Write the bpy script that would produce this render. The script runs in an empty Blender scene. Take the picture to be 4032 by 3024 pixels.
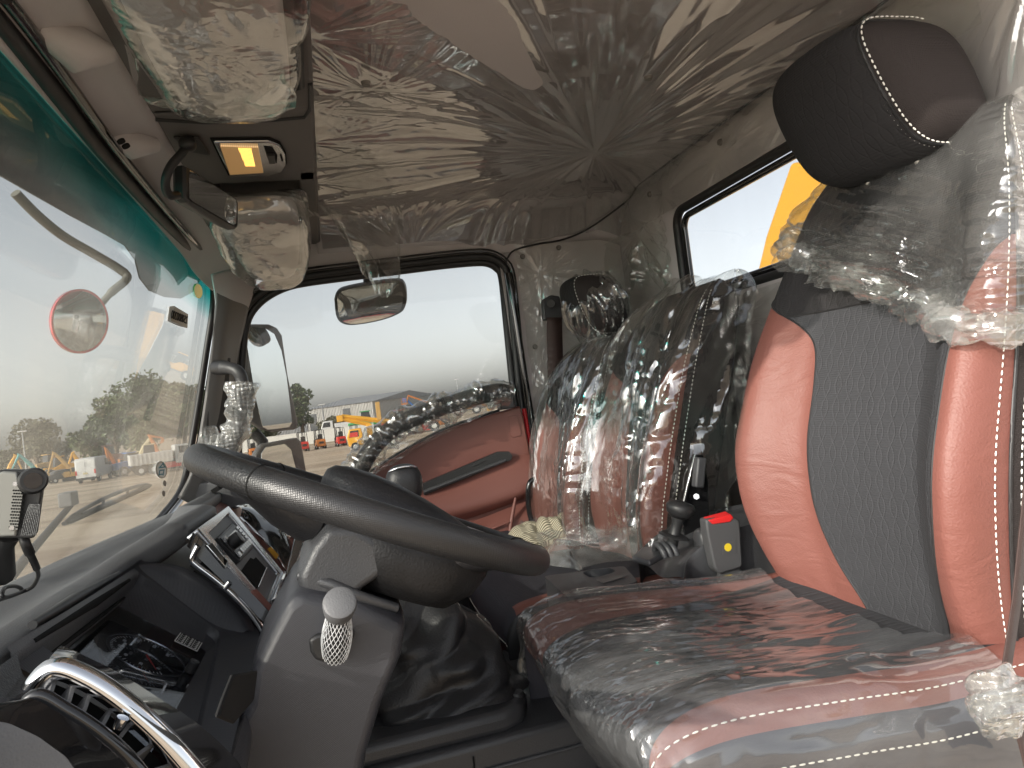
import bpy, bmesh, math, random
import numpy as np
from mathutils import Vector, Matrix, noise as mnoise
R = math.radians
rng = random.Random(7)
sc = bpy.context.scene
col = sc.collection

# ------------------------------------------------------------------ camera, sky, sun, exposure
# the camera stands at the origin of the cab: +X to the rear of the truck, +Y to the passenger side, Z up
IMW, IMH, FPX = 4032.0, 3024.0, 2796.0
CX, CY = 2016.0, 1512.0
_vy = (1290.0, 1640.0); _s = -0.128
def _cd(px, py): return Vector((px-CX, -(py-CY), -FPX))
_Y = _cd(*_vy).normalized()
_d0 = _cd(*_vy); _d1 = Vector((1, -_s, 0)); _t = -_d0.dot(_d0)/_d0.dot(_d1)
_X = (_d0+_t*_d1).normalized()
if _t < 0: _X = -_X
_Z = _X.cross(_Y)
MC = Matrix((_X, _Y, _Z))                      # camera axes -> cab axes
cam_data = bpy.data.cameras.new('camera'); cam = bpy.data.objects.new('camera', cam_data); col.objects.link(cam)
cam.matrix_world = MC.to_4x4()
cam_data.sensor_width = 36.0; cam_data.lens = FPX/IMW*36.0
cam_data.clip_start = 0.02; cam_data.clip_end = 3000
sc.camera = cam
SUN_DIR = Vector((-1.0, -0.6, 0.5)).normalized()      # towards the sun
w = bpy.data.worlds.new('World'); sc.world = w; w.use_nodes = True
nt = w.node_tree; nt.nodes.clear()
sky = nt.nodes.new('ShaderNodeTexSky'); sky.sky_type = 'NISHITA'; sky.sun_disc = False
sky.sun_elevation = math.asin(SUN_DIR.z); sky.sun_rotation = math.atan2(SUN_DIR.x, SUN_DIR.y)
sky.air_density = 1.0; sky.dust_density = 2.5; sky.ozone_density = 1.0; sky.altitude = 0
bg = nt.nodes.new('ShaderNodeBackground'); bg.inputs['Strength'].default_value = 0.15
out = nt.nodes.new('ShaderNodeOutputWorld')
bw = nt.nodes.new('ShaderNodeRGBToBW'); hzm = nt.nodes.new('ShaderNodeMix'); hzm.data_type = 'RGBA'; hzm.inputs[0].default_value = .78   # dust haze takes the blue out
nt.links.new(sky.outputs[0], bw.inputs[0]); nt.links.new(sky.outputs[0], hzm.inputs[6]); nt.links.new(bw.outputs[0], hzm.inputs[7]); nt.links.new(hzm.outputs[2], bg.inputs[0]); nt.links.new(bg.outputs[0], out.inputs[0])
sun_data = bpy.data.lights.new('sun', 'SUN'); sun_data.energy = 2.0; sun_data.angle = R(0.6); sun_data.color = (1.0, 0.93, 0.82)
sun = bpy.data.objects.new('sun', sun_data); col.objects.link(sun)
sun.rotation_euler = (-SUN_DIR).to_track_quat('-Z', 'Y').to_euler()
vs = sc.view_settings; vs.view_transform = 'Standard'; vs.look = 'None'; vs.gamma = 1.0; vs.use_curve_mapping = False
vs.exposure = 1.26
GZ = -2.7                                       # ground height

# ------------------------------------------------------------------ points on real planes
def ray(px, py): return (MC @ _cd(px, py)).normalized()
def PY(px, py, y): d = ray(px, py); return d*(y/d.y)
def PZ(px, py, z): d = ray(px, py); return d*(z/d.z)
def PX(px, py, x): d = ray(px, py); return d*(x/d.x)
def PP(px, py, p0, n):
    d = ray(px, py); n = Vector(n); return d*(Vector(p0).dot(n)/d.dot(n))
def lerp(a, b, t): return a+(b-a)*t
def cr(pts, n):
    """Catmull-Rom through pts, n samples"""
    P = [np.array(p, float) for p in pts]; m = len(P)
    P = [2*P[0]-P[1]]+P+[2*P[-1]-P[-2]]
    o = []
    for k in range(n):
        t = k/(n-1)*(m-1); i = min(int(t), m-2); f = t-i
        a, b, c, d = P[i:i+4]
        o.append(0.5*((2*b)+(-a+c)*f+(2*a-5*b+4*c-d)*f*f+(-a+3*b-3*c+d)*f**3))
    return np.array(o)
# vectorised noise
_rs = np.random.RandomState(3); _perm = _rs.permutation(512); _perm = np.concatenate([_perm, _perm, _perm])
_g = _rs.uniform(-1, 1, 512)
def vnoise(x, y, seed=0):
    xi = np.floor(x).astype(int); yi = np.floor(y).astype(int); fx = x-xi; fy = y-yi
    fx = fx*fx*(3-2*fx); fy = fy*fy*(3-2*fy)
    def h(a, b): return _g[_perm[(_perm[(a+seed*37) & 511]+b) & 511]]
    return (h(xi, yi)*(1-fx)+h(xi+1, yi)*fx)*(1-fy)+(h(xi, yi+1)*(1-fx)+h(xi+1, yi+1)*fx)*fy
def crumple(x, y, seed=0, n=6):
    """film creased by hand: straight folds crossing one another, each fading along its length"""
    q = np.random.RandomState(seed*7+1); x = np.asarray(x, float); y = np.asarray(y, float); r = np.zeros(np.broadcast(x, y).shape)
    wx = .55*vnoise(x*.55, y*.55, seed+90); wt = 0
    for k in range(n):
        a = q.uniform(0, math.pi); f = q.uniform(.55, 1.0)*1.55**(k*.55); w_ = 1/1.45**k
        u = (x*math.cos(a)+y*math.sin(a))*f+q.uniform(0, 9)+wx
        g = np.clip(.5+1.3*vnoise(x*.6+11*k, y*.6-5*k, seed+k), 0, 1)
        r = r+np.abs(np.mod(u, 2)-1)*g*w_; wt += w_*.45
    return r/wt*.8

# ------------------------------------------------------------------ objects
def tag(o, label=None, cat=None, group=None, kind=None):
    if label: o['label'] = label
    if cat: o['category'] = cat
    if group: o['group'] = group
    if kind: o['kind'] = kind
    return o
def thing(name, loc, label, cat, group=None):
    o = bpy.data.objects.new(name, None); o.empty_display_size = .05; o.location = Vector(loc); col.objects.link(o)
    return tag(o, label, cat, group)
def put(name, me, mat, parent=None, smooth=40):
    if mat: me.materials.append(mat)
    me.update()
    if smooth:
        me.shade_smooth()
        if smooth < 180: me.set_sharp_from_angle(angle=R(smooth))
    o = bpy.data.objects.new(name, me); col.objects.link(o)
    if parent is not None:
        o.parent = parent
        root = parent
        while root.parent is not None: root = root.parent
        if parent is root: o.matrix_parent_inverse = Matrix.Translation(-root.location)
    return o
def raw(name, V, F, mat, parent=None, smooth=40):
    me = bpy.data.meshes.new(name); me.from_pydata([tuple(v) for v in V], [], F)
    return put(name, me, mat, parent, smooth)
def bevel(o, wd, seg=3, ang=30):
    m = o.modifiers.new('bevel', 'BEVEL'); m.width = wd; m.segments = seg; m.limit_method = 'ANGLE'; m.angle_limit = R(ang); return o
def solid(o, t, off=-1):
    m = o.modifiers.new('solid', 'SOLIDIFY'); m.thickness = t; m.offset = off; return o
def subsurf(o, n=2):
    m = o.modifiers.new('sub', 'SUBSURF'); m.levels = n; m.render_levels = n; return o
class MB:
    """collects shapes into one mesh"""
    def __init__(s): s.V = []; s.F = []
    def add(s, V, F):
        k = len(s.V); s.V += [tuple(v) for v in V]; s.F += [tuple(i+k for i in f) for f in F]; return s
    def box(s, c, h, M=None):
        V = []
        for x in (-1, 1):
            for y in (-1, 1):
                for z in (-1, 1):
                    v = Vector((x*h[0], y*h[1], z*h[2]))
                    if M is not None: v = M @ v
                    V.append(v+Vector(c))
        return s.add(V, [(0, 1, 3, 2), (4, 6, 7, 5), (0, 4, 5, 1), (2, 3, 7, 6), (0, 2, 6, 4), (1, 5, 7, 3)])
    def prism(s, pts, off):
        n = len(pts); off = Vector(off); a = [Vector(p) for p in pts]; b = [p+off for p in a]
        F = [tuple(range(n))[::-1], tuple(range(n, 2*n))]+[(i, (i+1) % n, n+(i+1) % n, n+i) for i in range(n)]
        return s.add(a+b, F)
    def tube(s, pts, r, n=10, cap=True, flat=1.0, up=None):
        P = [Vector(p) for p in pts]; m = len(P)
        rr = r if hasattr(r, '__len__') else [r]*m
        V = []; prev = None
        for i, p in enumerate(P):
            t = (P[min(i+1, m-1)]-P[max(i-1, 0)]).normalized()
            if prev is None:
                a = Vector(up) if up is not None else (Vector((0, 0, 1)) if abs(t.z) < .9 else Vector((1, 0, 0)))
                u = (a-t*a.dot(t)).normalized()
            else: u = (prev-t*prev.dot(t)).normalized()
            prev = u; v = t.cross(u)
            for k in range(n):
                th = 2*math.pi*k/n; V.append(p+(u*math.cos(th)*flat+v*math.sin(th))*rr[i])
        F = []
        for i in range(m-1):
            for k in range(n):
                F.append((i*n+k, i*n+(k+1) % n, (i+1)*n+(k+1) % n, (i+1)*n+k))
        if cap: F += [tuple(range(n))[::-1], tuple(range((m-1)*n, m*n))]
        return s.add(V, F)
    def cyl(s, a, b, r, n=16, r2=None): return s.tube([a, b], [r, r if r2 is None else r2], n)
    def disc(s, c, nrm, r, n=24, t=.001):
        nrm = Vector(nrm).normalized(); return s.cyl(Vector(c), Vector(c)+nrm*t, r, n)
    def torus(s, c, nrm, R_, r, n=48, m=10, a0=0, a1=2*math.pi, u=None):
        nrm = Vector(nrm).normalized(); u = Vector(u).normalized() if u is not None else nrm.orthogonal().normalized(); v = nrm.cross(u)
        full = abs(a1-a0-2*math.pi) < 1e-6; V = []; F = []; N = n if full else n+1
        for i in range(N):
            th = a0+(a1-a0)*i/n; d = u*math.cos(th)+v*math.sin(th)
            for k in range(m):
                ph = 2*math.pi*k/m; V.append(Vector(c)+d*(R_+r*math.cos(ph))+nrm*r*math.sin(ph))
        for i in range(N if full else N-1):
            for k in range(m):
                j = (i+1) % N; F.append((i*m+k, j*m+k, j*m+(k+1) % m, i*m+(k+1) % m))
        if not full: F += [tuple(range(m)), tuple(range((N-1)*m, N*m))[::-1]]
        return s.add(V, F)
    def build(s, name, mat, parent=None, smooth=40, bev=None):
        o = raw(name, s.V, s.F, mat, parent, smooth)
        if bev: bevel(o, bev)
        return o
def grid(name, A, mat, parent=None, smooth=180, thick=None, closeu=False):
    """A: (nu,nv,3) array"""
    nu, nv = A.shape[:2]
    me = bpy.data.meshes.new(name)
    idx = np.arange(nu*nv).reshape(nu, nv)
    if closeu: idx = np.vstack([idx, idx[:1]])
    a = idx[:-1, :-1].ravel(); b = idx[1:, :-1].ravel(); c = idx[1:, 1:].ravel(); d = idx[:-1, 1:].ravel()
    me.from_pydata(A.reshape(-1, 3).tolist(), [], np.stack([a, b, c, d], 1).tolist())
    uv = me.uv_layers.new(name='UVMap')
    U, V = np.meshgrid(np.linspace(0, 1, nu), np.linspace(0, 1, nv), indexing='ij')
    UV = np.stack([U, V], 2).reshape(-1, 2)
    li = np.zeros(len(me.loops), int); me.loops.foreach_get('vertex_index', li)
    uv.data.foreach_set('uv', UV[li].ravel())
    o = put(name, me, mat, parent, smooth)
    if thick: solid(o, thick)
    return o
def loft(name, curves, n, mat, parent=None, smooth=50, thick=None, m=None):
    """surface through a list of curves; each resampled to n; straight between curves unless m given"""
    C = [cr(c, n) if m else np.array([np.array([np.interp(k/(n-1)*(len(c)-1), range(len(c)), [p[j] for p in c]) for j in range(3)]) for k in range(n)]) for c in curves]
    A = np.array(C)
    if m: A = np.stack([cr(A[:, j], m) for j in range(n)], 1)
    return grid(name, A, mat, parent, smooth, thick)
def pillow(name, c, h, mat, parent=None, p=4.0, n=24, deform=None, smooth=180):
    me = bpy.data.meshes.new(name); bm = bmesh.new(); bmesh.ops.create_cube(bm, size=2)
    bmesh.ops.subdivide_edges(bm, edges=bm.edges[:], cuts=n, use_grid_fill=True)
    for v in bm.verts:
        q = v.co; k = (abs(q.x)**p+abs(q.y)**p+abs(q.z)**p)**(1/p); q = q/k
        q = Vector((q.x*h[0], q.y*h[1], q.z*h[2]))
        if deform: q = deform(q)
        v.co = q+Vector(c)
    bm.to_mesh(me); bm.free()
    return put(name, me, mat, parent, smooth)
def copy_tree(o, parent=None):
    c = o.copy(); col.objects.link(c); c.parent = parent
    for ch in [x for x in bpy.data.objects if x.parent == o]: copy_tree(ch, c)
    return c
def stitches(name, pts, mat, parent, pitch=.0085, r=.0011, ln=.62, lift=(0, 0, 0)):
    """dashed sewing thread along a polyline"""
    P = np.array([tuple(p) for p in pts], float); d = np.linalg.norm(np.diff(P, axis=0), axis=1); L = np.concatenate([[0], np.cumsum(d)])
    mb = MB(); n = int(L[-1]/pitch)
    for k in range(n):
        a, b = k*pitch, k*pitch+pitch*ln
        pa = Vector([np.interp(a, L, P[:, j]) for j in range(3)])+Vector(lift); pb = Vector([np.interp(b, L, P[:, j]) for j in range(3)])+Vector(lift)
        mb.tube([pa, lerp(pa, pb, .5), pb], [r*.6, r, r*.6], 5)
    return mb.build(name, mat, parent, 60)

# ------------------------------------------------------------------ materials
MAT = {}
def material(name, base=(.5, .5, .5), rough=.5, metal=0, bump=None, var=None, spec=.5, coat=0, emis=None, extra=None, alpha=1):
    m = bpy.data.materials.new(name); m.use_nodes = True; t = m.node_tree; b = t.nodes['Principled BSDF']
    b.inputs['Base Color'].default_value = (*base, 1); b.inputs['Roughness'].default_value = rough; b.inputs['Metallic'].default_value = metal
    b.inputs['Specular IOR Level'].default_value = spec; b.inputs['Coat Weight'].default_value = coat
    if emis: b.inputs['Emission Color'].default_value = (*emis[0], 1); b.inputs['Emission Strength'].default_value = emis[1]
    tc = t.nodes.new('ShaderNodeTexCoord')
    if var:      # (scale, amount): slow change of the colour
        n = t.nodes.new('ShaderNodeTexNoise'); n.inputs['Scale'].default_value = var[0]; n.inputs['Detail'].default_value = 6; t.links.new(tc.outputs['Object'], n.inputs['Vector'])
        mp = t.nodes.new('ShaderNodeMapRange'); mp.inputs['From Min'].default_value = .25; mp.inputs['From Max'].default_value = .75
        mp.inputs['To Min'].default_value = 1-var[1]; mp.inputs['To Max'].default_value = 1+var[1]; t.links.new(n.outputs[0], mp.inputs[0])
        mx = t.nodes.new('ShaderNodeVectorMath'); mx.operation = 'SCALE'; mx.inputs[0].default_value = base; t.links.new(mp.outputs[0], mx.inputs['Scale'])
        t.links.new(mx.outputs[0], b.inputs['Base Color'])
        mr = t.nodes.new('ShaderNodeMapRange'); mr.inputs['To Min'].default_value = max(rough-.12, .02); mr.inputs['To Max'].default_value = min(rough+.12, 1); t.links.new(n.outputs[0], mr.inputs[0]); t.links.new(mr.outputs[0], b.inputs['Roughness'])
    if bump:     # (kind, scale, strength, distance)
        kind, s, st, ds = bump
        if kind == 'voronoi':
            n = t.nodes.new('ShaderNodeTexVoronoi'); n.feature = 'SMOOTH_F1'; n.inputs['Scale'].default_value = s; o = n.outputs['Distance']; t.links.new(tc.outputs['Object'], n.inputs['Vector'])
        elif kind == 'noise':
            n = t.nodes.new('ShaderNodeTexNoise'); n.inputs['Scale'].default_value = s; n.inputs['Detail'].default_value = 3; o = n.outputs[0]; t.links.new(tc.outputs['Object'], n.inputs['Vector'])
        elif kind == 'dots':     # punched grain
            n = t.nodes.new('ShaderNodeTexVoronoi'); n.inputs['Scale'].default_value = s; n.inputs['Randomness'].default_value = .12; o = n.outputs['Distance']; t.links.new(tc.outputs['Object'], n.inputs['Vector'])
        elif kind == 'weave':
            mpg = t.nodes.new('ShaderNodeMapping'); mpg.inputs['Rotation'].default_value = (0, R(20), 0); t.links.new(tc.outputs['Object'], mpg.inputs['Vector'])
            n = t.nodes.new('ShaderNodeTexWave'); n.bands_direction = 'Z'; n.inputs['Scale'].default_value = s; t.links.new(mpg.outputs[0], n.inputs['Vector'])
            n2 = t.nodes.new('ShaderNodeTexWave'); n2.bands_direction = 'Y'; n2.inputs['Scale'].default_value = s; t.links.new(mpg.outputs[0], n2.inputs['Vector'])
            ad = t.nodes.new('ShaderNodeMath'); ad.operation = 'MAXIMUM'; t.links.new(n.outputs['Fac'], ad.inputs[0]); t.links.new(n2.outputs['Fac'], ad.inputs[1]); o = ad.outputs[0]
        bp = t.nodes.new('ShaderNodeBump'); bp.inputs['Strength'].default_value = st; bp.inputs['Distance'].default_value = ds
        t.links.new(o, bp.inputs['Height']); t.links.new(bp.outputs[0], b.inputs['Normal'])
    if extra: extra(t, b, tc)
    MAT[name] = m
    return m
def film_material(name, fac=.10, rough=.07, haze=.05, tint=(.93, .94, .92), cs=30, cst=.5, streak=None, hazecol=(.8, .8, .78), hscale=6, boost=1.6, dist=.004, cap=.22):
    """thin clear plastic: sees through, glints on its creases, a little milky"""
    m = bpy.data.materials.new(name); m.use_nodes = True; t = m.node_tree; t.nodes.clear()
    N = lambda k: t.nodes.new(k); L = t.links.new
    tc = N('ShaderNodeTexCoord'); mp = N('ShaderNodeMapping'); L(tc.outputs['Object'], mp.inputs['Vector'])
    if streak: mp.inputs['Scale'].default_value = streak[:3]; 
    if streak and len(streak) > 3: mp.inputs['Rotation'].default_value = (R(streak[3]), R(streak[4]), R(streak[5]))
    # warp, then creased cells
    nz = N('ShaderNodeTexNoise'); nz.inputs['Scale'].default_value = cs*.35; nz.inputs['Detail'].default_value = 2; L(mp.outputs[0], nz.inputs['Vector'])
    wv = N('ShaderNodeVectorMath'); wv.operation = 'MULTIPLY_ADD'; wv.inputs[1].default_value = (3.2/cs,)*3; L(nz.outputs['Color'], wv.inputs[0]); L(mp.outputs[0], wv.inputs[2])
    v1 = N('ShaderNodeTexVoronoi'); v1.feature = 'DISTANCE_TO_EDGE'; v1.inputs['Scale'].default_value = cs; L(wv.outputs[0], v1.inputs['Vector'])
    v2 = N('ShaderNodeTexVoronoi'); v2.feature = 'F1'; v2.inputs['Scale'].default_value = cs*2.3; L(wv.outputs[0], v2.inputs['Vector'])
    n2 = N('ShaderNodeTexNoise'); n2.inputs['Scale'].default_value = cs*.5; n2.inputs['Detail'].default_value = 5; n2.inputs['Roughness'].default_value = .6; L(mp.outputs[0], n2.inputs['Vector'])
    a1 = N('ShaderNodeMath'); a1.operation = 'MULTIPLY_ADD'; a1.inputs[1].default_value = .55; L(v2.outputs['Distance'], a1.inputs[0]); L(v1.outputs['Distance'], a1.inputs[2])
    a2 = N('ShaderNodeMath'); a2.operation = 'MULTIPLY_ADD'; a2.inputs[1].default_value = 1.6; L(n2.outputs[0], a2.inputs[0]); L(a1.outputs[0], a2.inputs[2])
    bp = N('ShaderNodeBump'); bp.inputs['Strength'].default_value = cst; bp.inputs['Distance'].default_value = dist; L(a2.outputs[0], bp.inputs['Height'])
    lw = N('ShaderNodeLayerWeight'); lw.inputs['Blend'].default_value = .5; fr = N('ShaderNodeMath'); fr.operation = 'POWER'; fr.inputs[1].default_value = 4.0; L(lw.outputs['Facing'], fr.inputs[0])
    fc = N('ShaderNodeMath'); fc.operation = 'MINIMUM'; fc.inputs[1].default_value = cap; L(fr.outputs[0], fc.inputs[0])
    ff = N('ShaderNodeMath'); ff.operation = 'MULTIPLY_ADD'; ff.use_clamp = True; ff.inputs[1].default_value = boost; ff.inputs[2].default_value = fac; L(fc.outputs[0], ff.inputs[0])
    tr = N('ShaderNodeBsdfTransparent'); tr.inputs[0].default_value = (*tint, 1)
    gl = N('ShaderNodeBsdfGlossy'); gl.inputs['Roughness'].default_value = rough; gl.inputs['Color'].default_value = (1, 1, 1, 1); L(bp.outputs[0], gl.inputs['Normal'])
    df = N('ShaderNodeBsdfDiffuse'); df.inputs[0].default_value = (*hazecol, 1); L(bp.outputs[0], df.inputs['Normal'])
    tl = N('ShaderNodeBsdfTranslucent'); tl.inputs[0].default_value = (*hazecol, 1)
    dd = N('ShaderNodeMixShader'); dd.inputs[0].default_value = .4; L(df.outputs[0], dd.inputs[1]); L(tl.outputs[0], dd.inputs[2])
    hn = N('ShaderNodeTexNoise'); hn.inputs['Scale'].default_value = hscale; hn.inputs['Detail'].default_value = 6; L(mp.outputs[0], hn.inputs['Vector'])
    hm = N('ShaderNodeMapRange'); hm.inputs['From Min'].default_value = .38; hm.inputs['From Max'].default_value = .7; hm.inputs['To Min'].default_value = haze*.3; hm.inputs['To Max'].default_value = haze*2; L(hn.outputs[0], hm.inputs[0])
    m1 = N('ShaderNodeMixShader'); L(hm.outputs[0], m1.inputs[0]); L(tr.outputs[0], m1.inputs[1]); L(dd.outputs[0], m1.inputs[2])
    m2 = N('ShaderNodeMixShader'); L(ff.outputs[0], m2.inputs[0]); L(m1.outputs[0], m2.inputs[1]); L(gl.outputs[0], m2.inputs[2])
    o = N('ShaderNodeOutputMaterial'); L(m2.outputs[0], o.inputs['Surface'])
    MAT[name] = m
    return m
def glass_material(name, tint, fac=.06, dust=.05, dustcol=(.75, .72, .66), band=None, dscale=3.0):
    m = bpy.data.materials.new(name); m.use_nodes = True; t = m.node_tree; t.nodes.clear()
    N = lambda k: t.nodes.new(k); L = t.links.new
    tc = N('ShaderNodeTexCoord')
    tr = N('ShaderNodeBsdfTransparent'); tr.inputs[0].default_value = (*tint, 1)
    if band:    # shade band in the glass: (z0, z1, colour)
        sp = N('ShaderNodeSeparateXYZ'); L(tc.outputs['Object'], sp.inputs[0])
        mr = N('ShaderNodeMapRange'); mr.inputs['From Min'].default_value = band[0]; mr.inputs['From Max'].default_value = band[1]; L(sp.outputs['Z'], mr.inputs[0])
        mx = N('ShaderNodeMix'); mx.data_type = 'RGBA'; mx.inputs[6].default_value = (*tint, 1); mx.inputs[7].default_value = (*band[2], 1); L(mr.outputs[0], mx.inputs[0]); L(mx.outputs[2], tr.inputs[0])
    lw = N('ShaderNodeLayerWeight'); lw.inputs['Blend'].default_value = .5; fr = N('ShaderNodeMath'); fr.operation = 'POWER'; fr.inputs[1].default_value = 5.0; L(lw.outputs['Facing'], fr.inputs[0])
    ff = N('ShaderNodeMath'); ff.operation = 'MULTIPLY_ADD'; ff.use_clamp = True; ff.inputs[1].default_value = .5; ff.inputs[2].default_value = fac*.5; L(fr.outputs[0], ff.inputs[0])
    gl = N('ShaderNodeBsdfGlossy'); gl.inputs['Roughness'].default_value = .01
    df = N('ShaderNodeBsdfDiffuse'); df.inputs[0].default_value = (*dustcol, 1)
    tl = N('ShaderNodeBsdfTranslucent'); tl.inputs[0].default_value = (*dustcol, 1)
    dd = N('ShaderNodeMixShader'); dd.inputs[0].default_value = .5; L(df.outputs[0], dd.inputs[1]); L(tl.outputs[0], dd.inputs[2])
    mp = N('ShaderNodeMapping'); mp.inputs['Scale'].default_value = (1, 1.6, .35); L(tc.outputs['Object'], mp.inputs['Vector'])
    n1 = N('ShaderNodeTexNoise'); n1.inputs['Scale'].default_value = dscale; n1.inputs['Detail'].default_value = 8; n1.inputs['Roughness'].default_value = .65; L(mp.outputs[0], n1.inputs['Vector'])
    n3 = N('ShaderNodeTexNoise'); n3.inputs['Scale'].default_value = 260; n3.inputs['Detail'].default_value = 2; L(tc.outputs['Object'], n3.inputs['Vector'])
    ad = N('ShaderNodeMath'); ad.operation = 'MULTIPLY_ADD'; ad.inputs[1].default_value = .25; L(n3.outputs[0], ad.inputs[0]); L(n1.outputs[0], ad.inputs[2])
    hm = N('ShaderNodeMapRange'); hm.inputs['From Min'].default_value = .4; hm.inputs['From Max'].default_value = .85; hm.inputs['To Min'].default_value = dust*.5; hm.inputs['To Max'].default_value = dust*1.6; L(ad.outputs[0], hm.inputs[0])
    hf = hm.outputs[0]
    if band:    # dust veil thinned towards the top so the visor behind looks darker
        cz_ = N('ShaderNodeMapRange'); cz_.inputs['From Min'].default_value = .20; cz_.inputs['From Max'].default_value = .34; cz_.inputs['To Min'].default_value = 1; cz_.inputs['To Max'].default_value = .22; L(sp.outputs['Z'], cz_.inputs[0])
        ml = N('ShaderNodeMath'); ml.operation = 'MULTIPLY'; L(hm.outputs[0], ml.inputs[0]); L(cz_.outputs[0], ml.inputs[1]); hf = ml.outputs[0]
    m1 = N('ShaderNodeMixShader'); L(hf, m1.inputs[0]); L(tr.outputs[0], m1.inputs[1]); L(dd.outputs[0], m1.inputs[2])
    m2 = N('ShaderNodeMixShader'); L(ff.outputs[0], m2.inputs[0]); L(m1.outputs[0], m2.inputs[1]); L(gl.outputs[0], m2.inputs[2])
    o = N('ShaderNodeOutputMaterial'); L(m2.outputs[0], o.inputs['Surface'])
    MAT[name] = m
    return m
M = MAT
def hexlines(t, b, tc):
    """faint diamond quilting woven into the seat fabric"""
    N = lambda k: t.nodes.new(k); L = t.links.new
    mp = N('ShaderNodeMapping'); mp.inputs['Scale'].default_value = (30, 42, 15); L(tc.outputs['Object'], mp.inputs['Vector'])
    sp = N('ShaderNodeSeparateXYZ'); L(mp.outputs[0], sp.inputs[0])
    s1 = N('ShaderNodeMath'); s1.operation = 'SINE'; 
    k1 = N('ShaderNodeMath'); k1.operation = 'MULTIPLY'; k1.inputs[1].default_value = 6.0; L(sp.outputs['Z'], k1.inputs[0]); L(k1.outputs[0], s1.inputs[0])
    outs = []
    for sg in (.28, -.28):
        a = N('ShaderNodeMath'); a.operation = 'MULTIPLY_ADD'; a.inputs[1].default_value = sg; L(s1.outputs[0], a.inputs[0]); L(sp.outputs['Y'], a.inputs[2])
        f = N('ShaderNodeMath'); f.operation = 'PINGPONG'; f.inputs[1].default_value = .5; L(a.outputs[0], f.inputs[0])
        outs.append(f.outputs[0])
    mn = N('ShaderNodeMath'); mn.operation = 'MINIMUM'; L(outs[0], mn.inputs[0]); L(outs[1], mn.inputs[1])
    mr = N('ShaderNodeMapRange'); mr.inputs['From Max'].default_value = .10; L(mn.outputs[0], mr.inputs[0])
    w1 = N('ShaderNodeTexWave'); w1.bands_direction = 'Z'; w1.inputs['Scale'].default_value = 90; w1.inputs['Distortion'].default_value = 1.2; L(tc.outputs['Object'], w1.inputs['Vector'])
    ad = N('ShaderNodeMath'); ad.operation = 'MULTIPLY_ADD'; ad.inputs[1].default_value = .35; L(w1.outputs['Fac'], ad.inputs[0]); L(mr.outputs[0], ad.inputs[2])
    bp = N('ShaderNodeBump'); bp.inputs['Strength'].default_value = .5; bp.inputs['Distance'].default_value = .0015; L(ad.outputs[0], bp.inputs['Height']); L(bp.outputs[0], b.inputs['Normal'])
    base = b.inputs['Base Color'].default_value[:3]
    mx = N('ShaderNodeMix'); mx.data_type = 'RGBA'; mx.inputs[6].default_value = (*[c*1.15 for c in base], 1); mx.inputs[7].default_value = (*base, 1); L(mr.outputs[0], mx.inputs[0]); L(mx.outputs[2], b.inputs['Base Color'])
def ribbed(t, b, tc):
    """fine carbon-like ribs moulded in the dash plastic"""
    N = lambda k: t.nodes.new(k); L = t.links.new
    mp = N('ShaderNodeMapping'); mp.inputs['Rotation'].default_value = (R(35), R(20), R(15)); L(tc.outputs['Object'], mp.inputs['Vector'])
    w1 = N('ShaderNodeTexWave'); w1.bands_direction = 'Z'; w1.inputs['Scale'].default_value = 230; L(mp.outputs[0], w1.inputs['Vector'])
    w2 = N('ShaderNodeTexWave'); w2.bands_direction = 'Y'; w2.inputs['Scale'].default_value = 110; L(mp.outputs[0], w2.inputs['Vector'])
    ad = N('ShaderNodeMath'); ad.operation = 'MULTIPLY_ADD'; ad.inputs[1].default_value = .4; L(w2.outputs['Fac'], ad.inputs[0]); L(w1.outputs['Fac'], ad.inputs[2])
    bp = N('ShaderNodeBump'); bp.inputs['Strength'].default_value = .35; bp.inputs['Distance'].default_value = .0006; L(ad.outputs[0], bp.inputs['Height']); L(bp.outputs[0], b.inputs['Normal'])
material('headliner', (.55, .515, .515), .9, bump=('noise', 420, .35, .001), var=(3, .05), spec=.2)
material('trim_grey', (.49, .465, .465), .6, bump=('voronoi', 700, .25, .0006), var=(5, .06))
material('pillar_plastic', (.155, .15, .145), .45, bump=('voronoi', 900, .3, .0006), var=(6, .08))
material('dash_dark', (.050, .051, .055), .42, bump=('voronoi', 600, .45, .0008), var=(6, .10), spec=.6)
material('dash_grey', (.11, .112, .117), .5, bump=('voronoi', 650, .35, .0008), var=(5, .08))
material('dash_ribbed', (.040, .041, .048), .38, extra=ribbed, spec=.6)
material('console_plastic', (.125, .115, .11), .6, bump=('voronoi', 800, .3, .0006), var=(5, .06))
material('black_rubber', (.022, .022, .023), .45, var=(9, .15))
material('black_gloss', (.012, .012, .013), .08, coat=.6)
material('smoked_plastic', (.012, .035, .036), .35)
material('chrome', (.85, .86, .88), .09, 1)
material('satin_metal', (.55, .56, .58), .22, 1)
material('silver_paint', (.62, .64, .67), .28, .6)
material('mirror', (.82, .84, .84), .015, 1)
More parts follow.
